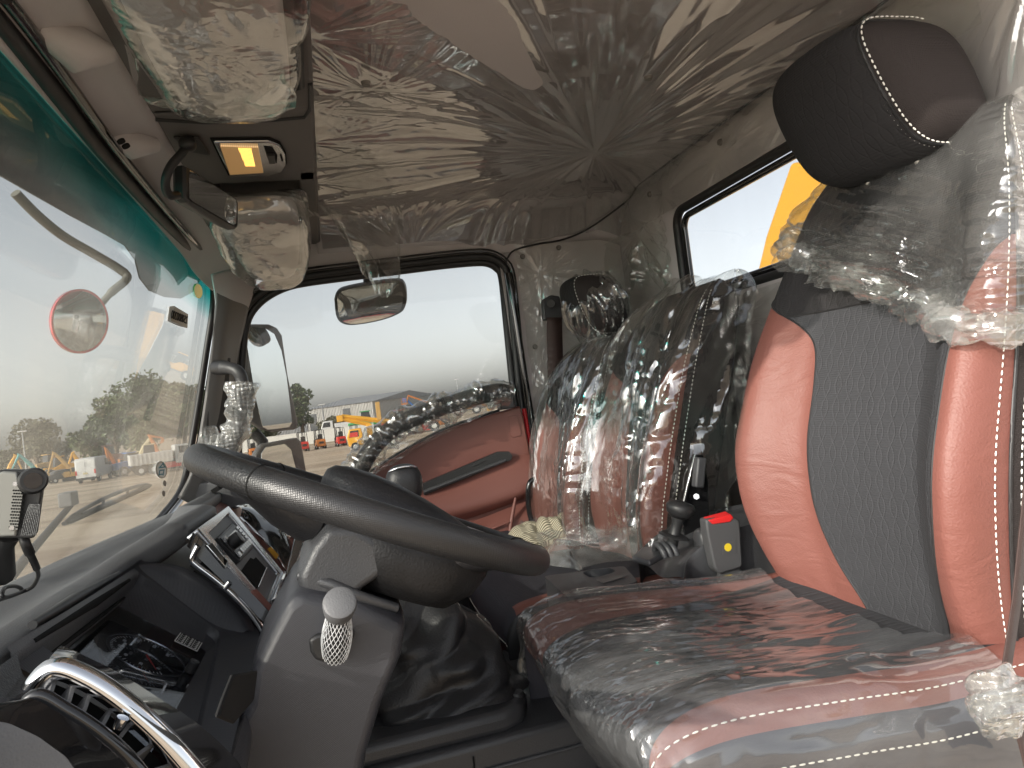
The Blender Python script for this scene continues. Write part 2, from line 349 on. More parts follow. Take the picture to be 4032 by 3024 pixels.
def leather(t, b, tc):
    """grain, soft puckers and a slight unevenness"""
    N = lambda k: t.nodes.new(k); L = t.links.new
    v = N('ShaderNodeTexVoronoi'); v.inputs['Scale'].default_value = 420; v.feature = 'SMOOTH_F1'; L(tc.outputs['Object'], v.inputs['Vector'])
    b1 = N('ShaderNodeBump'); b1.inputs['Strength'].default_value = .45; b1.inputs['Distance'].default_value = .0009; L(v.outputs['Distance'], b1.inputs['Height'])
    mp = N('ShaderNodeMapping'); mp.inputs['Scale'].default_value = (1, .6, 1.6); L(tc.outputs['Object'], mp.inputs['Vector'])
    n = N('ShaderNodeTexNoise'); n.inputs['Scale'].default_value = 16; n.inputs['Detail'].default_value = 3; n.inputs['Distortion'].default_value = 1.5; L(mp.outputs[0], n.inputs['Vector'])
    b2 = N('ShaderNodeBump'); b2.inputs['Strength'].default_value = .22; b2.inputs['Distance'].default_value = .010; L(n.outputs[0], b2.inputs['Height']); L(b1.outputs[0], b2.inputs['Normal']); L(b2.outputs[0], b.inputs['Normal'])
material('red_leather', (.190, .073, .058), .52, spec=.38, extra=leather)
material('red_plastic', (.19, .074, .060), .45, bump=('voronoi', 700, .25, .0006), var=(3, .05))
material('red_paint', (.55, .02, .03), .15, coat=.8)
material('black_fabric', (.022, .021, .022), .85, extra=hexlines, spec=.3)
material('grey_fabric', (.040, .041, .045), .85, extra=hexlines, spec=.3)
material('side_mesh', (.030, .024, .023), .8, bump=('dots', 420, .8, .0012), spec=.3)
material('black_leather', (.016, .016, .018), .45, bump=('voronoi', 380, .45, .0009), spec=.55)
material('wheel_leather', (.022, .022, .023), .38, bump=('voronoi', 420, .5, .0010), spec=.5)
material('wheel_dots', (.022, .022, .023), .38, bump=('dots', 520, .5, .0006), spec=.5)
material('wheel_black', (.010, .010, .011), .5, bump=('voronoi', 380, .4, .0009), spec=.4)
material('navy_fabric', (.028, .028, .038), .7, bump=('weave', 200, .3, .0006), var=(5, .1))
material('thread', (.80, .78, .73), .7)
material('belt_web', (.055, .032, .028), .6, bump=('weave', 220, .5, .0008))
material('buckle_grey', (.085, .085, .088), .5, bump=('noise', 500, .1, .0005))
material('buckle_red', (.75, .03, .03), .3)
material('yellow_sticker', (.80, .60, .03), .5)
material('white_plastic', (.75, .75, .74), .35)
material('paper', (.72, .72, .70), .7)
material('dark_print_hollow', (.018, .018, .018), .9, spec=.1)  # flat black for print, joints and the painted shade of hollows
material('teal_print', (.03, .22, .28), .6)
material('tan_tag', (.42, .34, .22), .6)
material('net', (.78, .80, .82), .5)
material('floor_rubber', (.014, .014, .016), .75, bump=('noise', 90, .5, .002))
material('clip_grey', (.17, .16, .145), .6)
def lens_ribs(t, b, tc):
    w_ = t.nodes.new('ShaderNodeTexWave'); w_.inputs['Scale'].default_value = 95; w_.bands_direction = 'X'; mp = t.nodes.new('ShaderNodeMapping'); mp.inputs['Rotation'].default_value = (0, 0, R(-14)); t.links.new(tc.outputs['Object'], mp.inputs[0]); t.links.new(mp.outputs[0], w_.inputs['Vector'])
    rp = t.nodes.new('ShaderNodeMapRange'); rp.inputs['To Min'].default_value = .10; rp.inputs['To Max'].default_value = .42; t.links.new(w_.outputs['Fac'], rp.inputs[0]); t.links.new(rp.outputs[0], b.inputs['Emission Strength'])
material('amber_lens', (.55, .42, .30), .25, emis=((1.0, .60, .26), .2), extra=lens_ribs)
material('amber_rib', (.50, .33, .17), .35, emis=((1.0, .55, .18), .05))
material('lamp_glow', (1, .8, .4), .4, emis=((1.0, .55, .10), 1.6))
material('amber_gloss', (.65, .33, .04), .15)
material('lens_dark', (.012, .013, .018), .03, coat=1)
material('camera_grey', (.30, .30, .28), .35, .4)
material('lcd', (.35, .38, .38), .2, coat=.4)
film_material('ceiling_film', .27, .06, .05, cs=14, cst=.04, boost=1.0, hazecol=(.55, .53, .5), tint=(.92, .92, .91), dist=.001)
film_material('wall_film', .09, .08, .04, cs=16, cst=.3, streak=(1, 1, .5), hazecol=(.6, .58, .54), dist=.0015)
film_material('bag_film', .18, .07, .07, cs=22, cst=.5, streak=(1, 1, .6), dist=.002, hazecol=(.75, .74, .70))
film_material('seat_film', .11, .08, .10, cs=24, cst=.4, streak=(.5, 1, 1), dist=.0012, hazecol=(.72, .74, .76))
film_material('back_film', .20, .09, .06, cs=22, cst=.9, streak=(1, 1.4, .35), dist=.0015)
film_material('roll_film', .14, .08, .22, cs=20, cst=.8, streak=(1, .9, .9, 35, 0, 0), dist=.0015)
film_material('bunched_film', .13, .07, .08, cs=20, cst=.8, streak=(1, .9, .9, 35, 0, 0), dist=.0015)
film_material('milky_film', .12, .2, .22, cs=30, cst=.5, dist=.002)
film_material('clear_film', .06, .06, .05, cs=22, cst=.4, dist=.0015)
glass_material('windshield_glass', (.79, .80, .79), .06, .09, band=(.35, .43, (.10, .50, .47)))
glass_material('side_glass', (.775, .78, .775), .05, .03)
glass_material('rear_glass', (.82, .825, .83), .05, .03)
glass_material('cluster_glass', (.8, .82, .85), .10, .01)
# ------------------------------------------------------------------ the cab shell
YN, YF = 0.58, 2.15          # driver's side opening, passenger door
XR = 1.0                     # rear wall
ROOF = 0.60
def ceil_z(x, y):
    """underside of the roof: flat, rolled down to the door and the rear wall"""
    d = np.maximum(0, (y-(YF-.16))/.16); e = np.maximum(0, (x-(XR-.10))/.10)
    return ROOF-.015*((y-1.35)/.8)**2-.125*d**2.2-.03*e**2
xs = np.linspace(.03, XR+.005, 40); ys = np.linspace(YN-.06, YF, 90)
X_, Y_ = np.meshgrid(xs, ys, indexing='ij')
o = grid('ceiling', np.stack([X_, Y_, ceil_z(X_, Y_)], 2), M['headliner'], None, 180, .03); tag(o, kind='structure')
o.modifiers['solid'].offset = 1 
# sheet roof above (keeps the daylight out) and side rail over the driver's opening
mb = MB(); mb.box((.36, 1.35, .665), (.72, .87, .02)); mb.box((.35, YN-.07, .62), (.70, .03, .06))
o = mb.build('roof', M['red_paint']); tag(o, kind='structure')
# rear wall with its window opening (y 0.97..1.79, z .18..)
WY0, WY1, WZ0, WZ1 = .93, 1.775, .185, .440
def rect_loop(y0, y1, z0, z1, x, r, n=6, skew=0):
    pts = []
    for (cy, cz, a) in ((y1-r, z1-r, 0), (y0+r, z1-r, 90), (y0+r, z0+r, 180), (y1-r, z0+r, 270)):
        for k in range(n+1):
            th = R(a+90*k/n); pts.append(Vector((x, cy+r*math.cos(th), cz+r*math.sin(th))))
    return pts
def wall_with_hole(name, y0, y1, z0, z1, hole, mat, off):
    c = sum(hole, Vector())/len(hole); O = []
    for p in hole:
        d = p-c; k = min(((y1-c.y)/d.y if d.y > 0 else (y0-c.y)/d.y) if abs(d.y) > 1e-6 else 1e9, ((z1-c.z)/d.z if d.z > 0 else (z0-c.z)/d.z) if abs(d.z) > 1e-6 else 1e9)
        O.append(c+d*k)
    for (y, z) in ((y0, z0), (y0, z1), (y1, z0), (y1, z1)):      # snap one outer point to each corner
        t = Vector((hole[0].x, y, z)); k = min(range(len(hole)), key=lambda i: (O[i]-t).length); O[k] = t
    n = len(hole); V = list(hole)+O; F = [(i, (i+1) % n, n+(i+1) % n, n+i) for i in range(n)]
    o = raw(name, V, F, mat, None, 30); solid(o, abs(off[0]), 0); return tag(o, kind='structure')
hole = rect_loop(WY0, WY1, WZ0, WZ1, XR, .045)
wall_with_hole('rear_wall', .50, YF, -1.0, .60, hole, M['headliner'], (.02, 0, 0))
# shell of the cab behind and beside the lining
mb = MB(); mb.box((.5, .52, .575), (.5, .03, .02)); mb.build('door_header', M['headliner'])
tag(bpy.data.objects['door_header'], kind='structure')
# rear corner beside the driver's seat: pale lining in the sun
loft('rear_corner', [[(XR-.004, .50, -.95), (XR-.004, .50, .59)], [(XR-.03, .60, -.95), (XR-.03, .62, .59)], [(XR-.012, .70, -.95), (XR-.012, .72, .59)], [(XR-.004, .80, -.95), (XR-.004, .80, .59)]], 20, M['headliner'], None, 180, m=30)
tag(bpy.data.objects['rear_corner'], kind='structure')
# far side wall behind the door (x .62..1.0)
V = [(.60, YF, -1.0), (.575, YF, .47), (XR, YF, .50), (XR, YF, -1.0)]
mb = MB(); mb.prism(V, (0, .04, 0)); o = mb.build('side_wall', M['headliner']); tag(o, kind='structure')
# above the passenger door
mb = MB(); mb.prism([(-.30, YF-.01, .432), (-.30, YF-.01, .60), (XR, YF-.01, .60), (XR, YF-.01, .50), (.62, YF-.01, .44)], (0, .05, 0)); o = mb.build('door_header_far', M['headliner'])
o.name = 'side_header'; tag(o, kind='structure')
# floor and footwell
mb = MB(); mb.box((.25, 1.35, -1.0), (.80, .85, .02)); mb.box((-.52, 1.35, -.65), (.02, .85, .37))
o = mb.build('floor', M['floor_rubber']); tag(o, kind='structure')
# windshield header: curved pale strip between glass and overhead console
hd = []
for (x, z) in ((-.300, .448), (-.285, .462), (-.262, .475), (-.235, .487), (-.205, .505), (-.20, .58)):
    hd.append([(x, .50, z), (x, 1.2, z+.002), (x, 1.85, z), (x+.004, 2.06, z-.022), (x+.03, YF-.01, z-.055)])
o = loft('header_trim', hd, 60, M['trim_grey'], None, 180, m=24); tag(o, kind='structure'); solid(o, .004, 1)
dm = MB()
for (px, py, a) in ((300, 205, 1.0), (520, 580, .8), (560, 930, .0)):
    if a: 
        c = PZ(px, py, .470)
        dm.add(*(lambda q: (q.V, q.F))(MB().tube([c+Vector((-.03, -.03, .012)), c+Vector((.0, 0, .004)), c+Vector((.03, .03, .014))], [.012, .024*a+.004, .012], 14)))
dm.build('header_cover', M['trim_grey'], o, 60)
hb = MB()
for (px, py) in ((493, 571), (474, 552)): hb.disc(PZ(px, py, .455)-Vector((0, 0, .0)), (.5, 0, -1), .006, 12, .004)
hb.build('screw_hole', M['dark_print_hollow'], o, 30)

# ------------------------------------------------------------------ windshield
# inner face runs from the header (x -.30, z .45) to the base (x -.50, z -.22)
def WX(z): return -.302-(.45-z)*.265
def ws(y, z, off=0): return Vector((WX(z)-off-.03*0, y, z))
ws_root = thing('windshield', (-.45, 1.3, -.2), 'dusty windshield with a green shade band along its top and a black rubber seal', 'windshield')
n_ws = Vector((1, 0, -.265)).normalized(); p_ws = ws(1, .45)
def W(px, py, off=0): return PP(px, py, p_ws, n_ws)+n_ws*off
cr_ws = [W(-100, 0), W(180, 335), W(560, 785), W(690, 920), W(800, 1030), W(830, 1100), W(834, 1200), W(770, 1640), W(730, 1870), W(690, 1960), W(520, 2160), W(380, 2320)]
gl = MB(); gl.prism([ws(.50, .455)]+[p+Vector((0, .0, 0)) for p in cr_ws]+[ws(.50, -.30)], (-.006, 0, 0)); gl.build('glass', M['windshield_glass'], ws_root, 30)
# rubber seal following the header and the far pillar, traced on the windshield plane
n_ws = Vector((1, 0, -.265)).normalized(); p_ws = ws(1, .45)
def W(px, py, off=0): return PP(px, py, p_ws, n_ws)+n_ws*off
seal_c = [W(-120, -20), W(0, 120), W(180, 345), W(380, 595), W(560, 795), W(690, 930), W(790, 1035), W(822, 1100), W(826, 1200), W(800, 1380), W(760, 1640), W(720, 1860), W(690, 1945), W(620, 2035), W(520, 2140), W(380, 2290)]
sc_ = [Vector(p) for p in cr(seal_c, 90)]
mb = MB(); mb.tube([p+n_ws*.010 for p in sc_], .0135, 12, up=n_ws, flat=.75); mb.build('seal', M['black_rubber'], ws_root, 60)
mb = MB(); mb.tube([p+n_ws*.016+Vector((.015, .003, .004)) for p in sc_], .008, 8); mb.build('seal_lip', M['black_gloss'], ws_root, 60)

# far windshield pillar, inside face
A_ = [PY(845, 1130, 2.04), PY(845, 1215, 2.04), PY(828, 1400, 2.03), PY(788, 1680, 2.02), PY(752, 1850, 2.02), PY(700, 1960, 2.0)]
B_ = [PY(895, 1130, 2.07), PY(892, 1215, 2.06), PY(868, 1400, 2.05), PY(838, 1680, 2.05), PY(808, 1850, 2.05), PY(770, 1990, 2.05)]
C_ = [PY(985, 1130, 2.14), PY(965, 1225, 2.13), PY(925, 1400, 2.13), PY(902, 1600, 2.13), PY(892, 1850, 2.13), PY(880, 2000, 2.13)]
pil = loft('pillar_trim', [A_, B_, C_], 30, M['pillar_plastic'], None, 180, m=14, thick=.01)
tag(pil, 'dark grey plastic trim on the far windshield pillar behind the wrapped grab handle', 'pillar trim')
top = [[PZ(820, 1030, .445), PZ(870, 1120, .43), PY(850, 1216, 2.035)], [PZ(960, 1000, .455), PZ(960, 1100, .44), PY(965, 1226, 2.125)]]
o = loft('corner_trim', [[PY(830, 1080, 1.99), PY(842, 1150, 2.035), PY(848, 1216, 2.038)], [PY(905, 1060, 2.03), PY(910, 1150, 2.06), PY(905, 1216, 2.075)], [PY(1010, 1050, 2.12), PY(1000, 1120, 2.13), PY(968, 1226, 2.128)]], 16, M['trim_grey'], None, 180, m=14, thick=.006)
tag(o, kind='structure')
# recess behind the handle
mb = MB(); mb.prism([PY(833, 1400, 2.028), PY(905, 1410, 2.08), PY(880, 1780, 2.08), PY(800, 1760, 2.020)], (.004, -.004, 0)); o = mb.build('handle_recess', M['black_rubber'], pil, 30, .003)

# ------------------------------------------------------------------ passenger door
dr = thing('passenger_door', (.2, YF, -.6), 'red and black passenger door with its window and long black window seal', 'door')
# window opening in the plane y = YF
win = [(938, 1900), (945, 1620), (958, 1400), (968, 1300), (990, 1235), (1040, 1180), (1115, 1138), (1203, 1116), (1400, 1090), (1580, 1068), (1760, 1046), (1880, 1036), (1925, 1040), (1956, 1058), (1974, 1092), (1990, 1240), (2016, 1500), (2030, 1612)]
sill = [(1966, 1622), (1860, 1655), (1744, 1697), (1620, 1762), (1504, 1832), (1440, 1880), (1380, 1930), (1300, 1990), (1100, 2030), (930, 2010)]
wp = [PY(px, py, YF) for px, py in win]
gp = [Vector(p) for p in cr(wp, 70)]
mb = MB(); mb.prism([p+Vector((0, .03, 0)) for p in gp]+[PY(px, py, YF+.03) for px, py in sill], (0, .005, 0)); mb.build('window_glass', M['side_glass'], dr, 30)
# seal: three nested rubber lips
def ringpath(off, y):
    c = sum(gp, Vector())/len(gp); outp = []
    for i, p in enumerate(gp):
        a = gp[max(i-1, 0)]; b = gp[min(i+1, len(gp)-1)]; tt = (b-a).normalized(); nn = Vector((-tt.z, 0, tt.x)); outp.append(Vector((p.x, y, p.z))+nn*off)
    return outp
mb = MB(); mb.tube(ringpath(.004, YF+.012), .012, 10); mb.build('window_seal', M['black_rubber'], dr, 60)
mb = MB(); mb.tube(ringpath(.020, YF-.004), .011, 10); mb.build('door_frame', M['black_rubber'], dr, 60)
mb = MB(); mb.tube(ringpath(.034, YF-.018), .0085, 10); mb.build('weather_strip', M['black_gloss'], dr, 60)
# red trim panel below the sill
edge = [(2048, 1598), (2062, 1640), (2085, 1760), (2120, 1960), (2150, 2120), (2170, 2260)]
low = [(2050, 2400), (1500, 2400), (1200, 2300), (930, 2200)]
upper = [PY(px, py, YF-.02) for px, py in [(2048, 1598)]+sill]
pts = [PY(px, py, YF-.02) for px, py in edge+low]+upper[::-1][:-1]
mb = MB(); mb.prism(pts, (0, .03, 0)); pnl = mb.build('door_panel', M['red_plastic'], dr, 30, .006)
# sill top lip: black rubber strip along the window ledge
sl = [Vector(p) for p in cr([PY(px, py-4, YF+.005) for px, py in sill[:7]], 40)]
mb = MB(); mb.tube(sl, .006, 8); mb.build('window_wiper_strip', M['black_rubber'], pnl, 60)
# swelling pocket of the door below the armrest strip
q = [[(1250, 2010), (1500, 1950), (1760, 1905), (2010, 1800), (2105, 1790)], [(1250, 2060), (1520, 1990), (1790, 1950), (2030, 1865), (2118, 1835)], [(1300, 2110), (1560, 2060), (1830, 2010), (2040, 1945), (2130, 1905)], [(1330, 2150), (1600, 2100), (1850, 2040), (2060, 1965), (2135, 1930)]]
dd = (.022, .045, .058, .024)
o = loft('door_ledge', [[PY(px, py, YF-d_) for px, py in c] for c, d_ in zip(q, dd)], 40, M['red_plastic'], pnl, 180, m=16)
q = [[(1560, 2140), (1840, 2060), (2060, 1975), (2140, 1940)], [(1560, 2330), (1850, 2250), (2060, 2200), (2165, 2180)]]
o = loft('door_pocket', [[PY(px, py, YF-.026) for px, py in q[0]], [PY(px, py, YF-.07) for px, py in [(1560, 2190), (1850, 2110), (2075, 2060), (2150, 2040)]], [PY(px, py, YF-.05) for px, py in q[1]]], 24, M['red_plastic'], pnl, 180, m=12)
mb = MB(); mb.tube([PY(2030, 1960, YF-.06), PY(2012, 2060, YF-.075), PY(2005, 2120, YF-.08)], [.004, .007, .004], 8); mb.tube([PY(1800, 2120, YF-.05), PY(1930, 2085, YF-.075), PY(2005, 2055, YF-.08)], [.003, .004, .003], 8)
mb.build('pocket_rib', M['red_plastic'], pnl, 60)
# square blanking cap
mb = MB(); mb.prism([PY(px, py, YF-.021) for px, py in ((2002, 1640), (2036, 1634), (2052, 1700), (2050, 1716), (2018, 1724), (2008, 1712))], (0, -.002, 0)); mb.build('cap', M['red_plastic'], pnl, 30, .0015)
# black armrest strip with pull slot
st = [(1660, 1912), (1740, 1865), (1800, 1838), (1860, 1808), (1960, 1785), (2008, 1780), (2012, 1800), (1990, 1815), (1860, 1862), (1760, 1905), (1665, 1945)]
mb = MB(); mb.prism([PY(px, py, YF-.030) for px, py in ((1661, 1903), (1955, 1779), (2000, 1777), (2013, 1793), (2008, 1810), (1668, 1948))], (0, -.014, 0)); ar = mb.build('armrest_strip', M['black_rubber'], pnl, 30)
mb = MB(); mb.tube([PY(1668, 1938, YF-.046), PY(1760, 1902, YF-.046), PY(1860, 1862, YF-.046), PY(1990, 1812, YF-.046)], .006, 8); mb.build('strip_edge', M['satin_metal'] if False else M['dash_dark'], ar, 60)
mb = MB(); mb.tube([PY(1825, 1850, YF-.037), PY(1880, 1825, YF-.037), PY(1945, 1797, YF-.037)], [.006, .009, .006], 10); mb.build('door_pull', M['black_rubber'], ar, 60)
mb = MB(); mb.box(PY(1683, 1907, YF-.037), (.007, .002, .003)); mb.build('window_switch', M['chrome'], ar, 30)
# door edge: red painted flange and bright strip
mb = MB(); mb.tube([PY(2046, 1500, YF+.0), PY(2062, 1600, YF+.0), PY(2090, 1760, YF+.0), PY(2112, 1900, YF)], .0085, 8); mb.build('painted_flange', M['red_paint'], dr, 60)
# body-side rubber and bright metal strip behind the door
o = MB().tube([PY(2000, 1075, YF-.03), PY(2030, 1250, YF-.03), PY(2068, 1500, YF-.03), PY(2100, 1700, YF-.03), PY(2138, 1900, YF-.03), PY(2165, 2080, YF-.03)], .011, 12).build('pillar_weather_strip', M['black_gloss'], None, 60)
tag(o, 'long glossy black rubber strip standing between the door window and the seat belt', 'rubber strip')
# curved grab bar across the window
gbp = [PY(1372, 1925, 2.06), PY(1420, 1840, 2.06), PY(1478, 1750, 2.06), PY(1560, 1680, 2.06), (PY(1690, 1620, 2.06)), PY(1830, 1575, 2.06), PY(1950, 1545, 2.06), PY(2000, 1548, 2.07)]
gb = MB().tube([Vector(p) for p in cr(gbp, 50)], [.029]*50, 14, flat=.9).build('grab_bar', M['black_leather'], dr, 60)
mb = MB(); mb.prism([PY(1965, 1545, 2.085), PY(2022, 1535, 2.085), PY(2030, 1605, 2.085), PY(1972, 1615, 2.085)], (0, .05, 0)); mb.build('bar_mount', M['dash_dark'], gb, 30, .006)
# crinkled film sleeve on the grab bar
def sleeve(name, path, r, mat, n=120, m=40, seed=0, amp=.35, flare=None, parent=None, sx=30, squash=1.0):
    P = cr([tuple(p) for p in path], n); A = np.zeros((m, n, 3)); prev = Vector((0, 0, 1))
    L = np.concatenate([[0], np.cumsum(np.linalg.norm(np.diff(P, axis=0), axis=1))])
    for i in range(n):
        t = Vector(P[min(i+1, n-1)]-P[max(i-1, 0)]).normalized(); u = (prev-t*prev.dot(t)).normalized(); prev = u; v = t.cross(u)
        rad = r*(flare(i/(n-1)) if flare else 1)
        for k in range(m):
            th = 2*math.pi*k/(m-1); kk = k % (m-1); ph = 2*math.pi*kk/(m-1)
            q = crumple(np.array([L[i]*sx+4*math.cos(ph)*.25]), np.array([1.6*math.sin(ph)+seed*3.1+L[i]*sx*.4]), seed)[0]
            rr = rad*(1+amp*(q-.35))
            A[k, i] = np.array(P[i])+np.array(u)*math.cos(ph)*rr*squash+np.array(v)*math.sin(ph)*rr
    return grid(name, A, mat, parent, 25)
o = sleeve('plastic_sleeve', gbp[0:8], .038, M['back_film'], seed=2, amp=.6, sx=55)
tag(o, 'crinkled clear plastic sleeve around the curved grab bar of the door', 'plastic film')
# loose hanging edge of that sleeve
def sheet(name, top, bot, mat, n=80, m=24, amp=.01, seed=0, sx=6, sy=2, nrm=(0, -1, 0), parent=None, smooth=25):
    T = cr([tuple(p) for p in top], n); B = cr([tuple(p) for p in bot], n); A = np.zeros((n, m, 3)); nr = np.array(nrm, float)
    I, J = np.meshgrid(np.linspace(0, 1, n), np.linspace(0, 1, m), indexing='ij')
    h = crumple(I*sx, J*sy+I*1.3, seed)-.4+.6*vnoise(I*sx*2.5, J*sy*1.5, seed+5)*.6
    A = T[:, None, :]*(1-J[..., None])+B[:, None, :]*J[..., None]+nr[None, None, :]*(h*amp*(0.35+J))[..., None]
    return grid(name, A, mat, parent, smooth)
o2 = sheet('sleeve_flap', [PY(1395, 1935, 2.07), PY(1500, 1790, 2.07), PY(1620, 1690, 2.07), PY(1800, 1625, 2.07), PY(1960, 1575, 2.07)], [PY(1470, 1870, 2.08), PY(1540, 1830, 2.08), PY(1660, 1755, 2.08), PY(1820, 1675, 2.08), PY(1965, 1605, 2.08)], M['milky_film'], amp=.02, seed=4, parent=o)

# ------------------------------------------------------------------ grab handle on the pillar, wrapped in bubble film
hroot = thing('grab_handle', PY(930, 1780, 2.0), 'black bent grab handle on the windshield pillar above the bubble wrap', 'grab handle')
hp = [PY(850, 1448, 2.03), PY(895, 1448, 1.99), PY(935, 1462, 1.97), PY(953, 1500, 1.97), PY(950, 1580, 1.97), PY(940, 1680, 1.97), PY(905, 1750, 1.97), PY(845, 1775, 2.0), PY(820, 1770, 2.03)]
MB().tube([Vector(p) for p in cr(hp, 50)], [.019]*6+[.016]*44, 14).build('handle_bar', M['dash_dark'], hroot, 60)
MB().disc(PY(848, 1448, 2.028), PY(848, 1448, 1)*-1, .012, 16, .003).build('screw_cap', M['black_rubber'], hroot, 30)
fl = lambda t: 1.28-.55*t if t < .3 else 1.1+.15*math.sin(t*40)
def bubble_mat(name):
    m = film_material(name, .16, .10, .35, cs=40, cst=.5, dist=.003, hazecol=(.6, .6, .58)); t = m.node_tree
    bp = [n for n in t.nodes if n.type == 'BUMP'][0]
    v = t.nodes.new('ShaderNodeTexVoronoi'); v.inputs['Scale'].default_value = 95; v.inputs['Randomness'].default_value = .15
    tc = [n for n in t.nodes if n.type == 'TEX_COORD'][0]; t.links.new(tc.outputs['Object'], v.inputs['Vector'])
    b2 = t.nodes.new('ShaderNodeBump'); b2.inputs['Strength'].default_value = 1; b2.inputs['Distance'].default_value = .004; b2.invert = True; t.links.new(v.outputs['Distance'], b2.inputs['Height']); t.links.new(bp.outputs[0], b2.inputs['Normal'])
    for n in t.nodes:
        if n.type in ('FRESNEL', 'BSDF_GLOSSY', 'BSDF_DIFFUSE'): t.links.new(b2.outputs[0], n.inputs['Normal'])
bubble_mat('bubble_film')
o = sleeve('bubble_wrap', [PY(952, 1505, 1.96), PY(950, 1570, 1.96), PY(942, 1650, 1.96), PY(915, 1725, 1.96), PY(870, 1757, 1.98), PY(815, 1745, 2.0)], .029, M['bubble_film'], n=110, m=48, seed=6, amp=.5, flare=fl, sx=40)
tag(o, 'clear bubble wrap twisted around the lower part of the pillar grab handle', 'bubble wrap')

# ------------------------------------------------------------------ rear window
rw = thing('rear_window', (XR, 1.35, WZ0), 'rear cab window with a thick black rubber seal, behind the driver headrest', 'window')
loop = rect_loop(WY0, WY1, WZ0, WZ1, XR-.004, .045, 8)
mb = MB(); mb.tube(loop+loop[:2], .012, 10, cap=False); mb.build('window_seal', M['black_rubber'], rw, 60)
loop2 = rect_loop(WY0+.02, WY1-.02, WZ0+.02, WZ1-.02, XR+.006, .035, 8)
mb = MB(); mb.tube(loop2+loop2[:2], .009, 10, cap=False); mb.build('seal_lip', M['black_gloss'], rw, 60)
mb = MB(); mb.prism(rect_loop(WY0, WY1, WZ0, WZ1, XR+.015, .045), (.004, 0, 0)); mb.build('window_glass', M['rear_glass'], rw, 30)

# ------------------------------------------------------------------ films stretched on the ceiling and the walls
def crease_field(x, y, anchors, base=0):
    h = np.zeros_like(x)
    for k, (ax, ay, rad, amp, fr, dirn, spread) in enumerate(anchors):
        dx, dy = x-ax, y-ay; r = np.sqrt(dx*dx+dy*dy)+1e-4; th = np.arctan2(dy, dx)
        q = np.zeros_like(x)
        for j, f in enumerate((1, 2.3, 5.1)):
            q = q+vnoise(th*fr*f+31*k, r*1.3+7*j, k+3*j)/f**.75
        wnd = np.exp(-(r/rad)**1.5)*np.minimum(1, r/.03)*np.minimum(r/.12, 1)
        if dirn is not None:
            dth = np.abs((th-dirn+math.pi) % (2*math.pi)-math.pi); wnd = wnd*np.exp(-(dth/spread)**4)
        h = h+amp*q*wnd
    return h
nx, ny = 420, 560
xs = np.linspace(.045, XR-.015, nx); ys = np.linspace(YN-.02, YF-.02, ny); X_, Y_ = np.meshgrid(xs, ys, indexing='ij')
def cz(px, py): p = PZ(px, py, ROOF-.01); return p.x, p.y
anc = []
a = cz(1440, 323); anc.append((*a, .12, .006, 5, None, 0))
a = cz(1600, 832); anc.append((*a, .22, .009, 6, None, 0))
for (px, py) in ((1243, 420), (1246, 520), (1250, 600), (1255, 690), (1262, 760), (1236, 120)):
    a = cz(px, py); anc.append((a[0]-.02, a[1],   .30, .003, 6, 0.25, .9))
h = crease_field(X_, Y_, anc)
# broad pleats pulled towards the driver's side
tx = .06*vnoise(Y_*7, X_*5, 9)
pl = np.sin((X_*1.0+tx)*2*math.pi/.075+2.5*vnoise(X_*6, Y_*2, 11))
h = h+.0025*pl*np.clip((1.15-Y_)/.3, 0, 1)*np.clip((.62-X_)/.25, 0, 1)*np.clip((X_-.06)/.06, 0, 1)
ma_ = cz(2340, 578); dx, dy = X_-ma_[0], Y_-ma_[1]; rr0 = np.sqrt(dx*dx+dy*dy)+1e-4; th0 = np.arctan2(dy, dx)
rad = 1.1*vnoise(th0*3.6+40, rr0*1.6, 61)+.33*np.abs(vnoise(th0*10+10, rr0*2.2, 62))*1.3+.08*vnoise(th0*27, rr0*1.0, 63)
h = h+rad*.017*np.minimum(1.5, rr0/.28)*np.minimum(1, rr0/.05)
h = h*.9+.012*vnoise(X_*3.3, Y_*2.6, 21)
A = np.stack([X_, Y_, ceil_z(X_, Y_)-.026+h*.9], 2)
o = grid('ceiling_film', A, M['ceiling_film'], None, 180)
tag(o, 'clear protective film stretched in radiating creases under the whole ceiling', 'plastic film')
# film on the rear wall between ceiling and window, and on the far corner
nx, ny = 260, 200
def wall_film(name, f, nu, nv, anchors, label, mat='wall_film', amp=1.0, seed=0):
    U, V = np.meshgrid(np.linspace(0, 1, nu), np.linspace(0, 1, nv), indexing='ij')
    P, nrm, a, b = f(U, V)
    h = crease_field(a, b, anchors)+.008*vnoise(a*6, b*5, 31+seed)+.004*vnoise(a*25, b*6, 32+seed)+.002*(crumple(a*14, b*14, 33+seed)-.4)
    o = grid(name, P+np.array(nrm)[None, None, :]*(np.maximum(h*amp, -.012))[..., None], M[mat], None, 180)
    return tag(o, label, 'plastic film')
def fr_(U, V):
    y = .80+U*(YF-.02-.80); z = .445+V*(.585-.445); x = XR-.022+0*U
    return np.stack([x, y, z], 2), (-1, 0, 0), y, z
wall_film('rear_wall_film', fr_, 380, 70, [(1.50, .50, .12, .008, 5, None, 0), (1.80, .50, .12, .008, 5, None, 0), (1.2, .52, .12, .007, 5, None, 0), (2.02, .50, .1, .008, 5, None, 0)], 'narrow film creased around round clips above the rear window')
def fc_(U, V):
    y = 1.80+U*(YF-.02-1.80); z = -.45+V*(.44+.45); x = XR-.025-.05*U**3
    return np.stack([x, y, z], 2), (-1, 0, 0), y, z
wall_film('corner_film', fc_, 120, 300, [(1.95, .42, .2, .02, 4, None, 0), (1.85, .2, .25, .018, 4, None, 0)], 'loose sagging clear film on the rear wall beside the rear window', amp=1.6, seed=2)
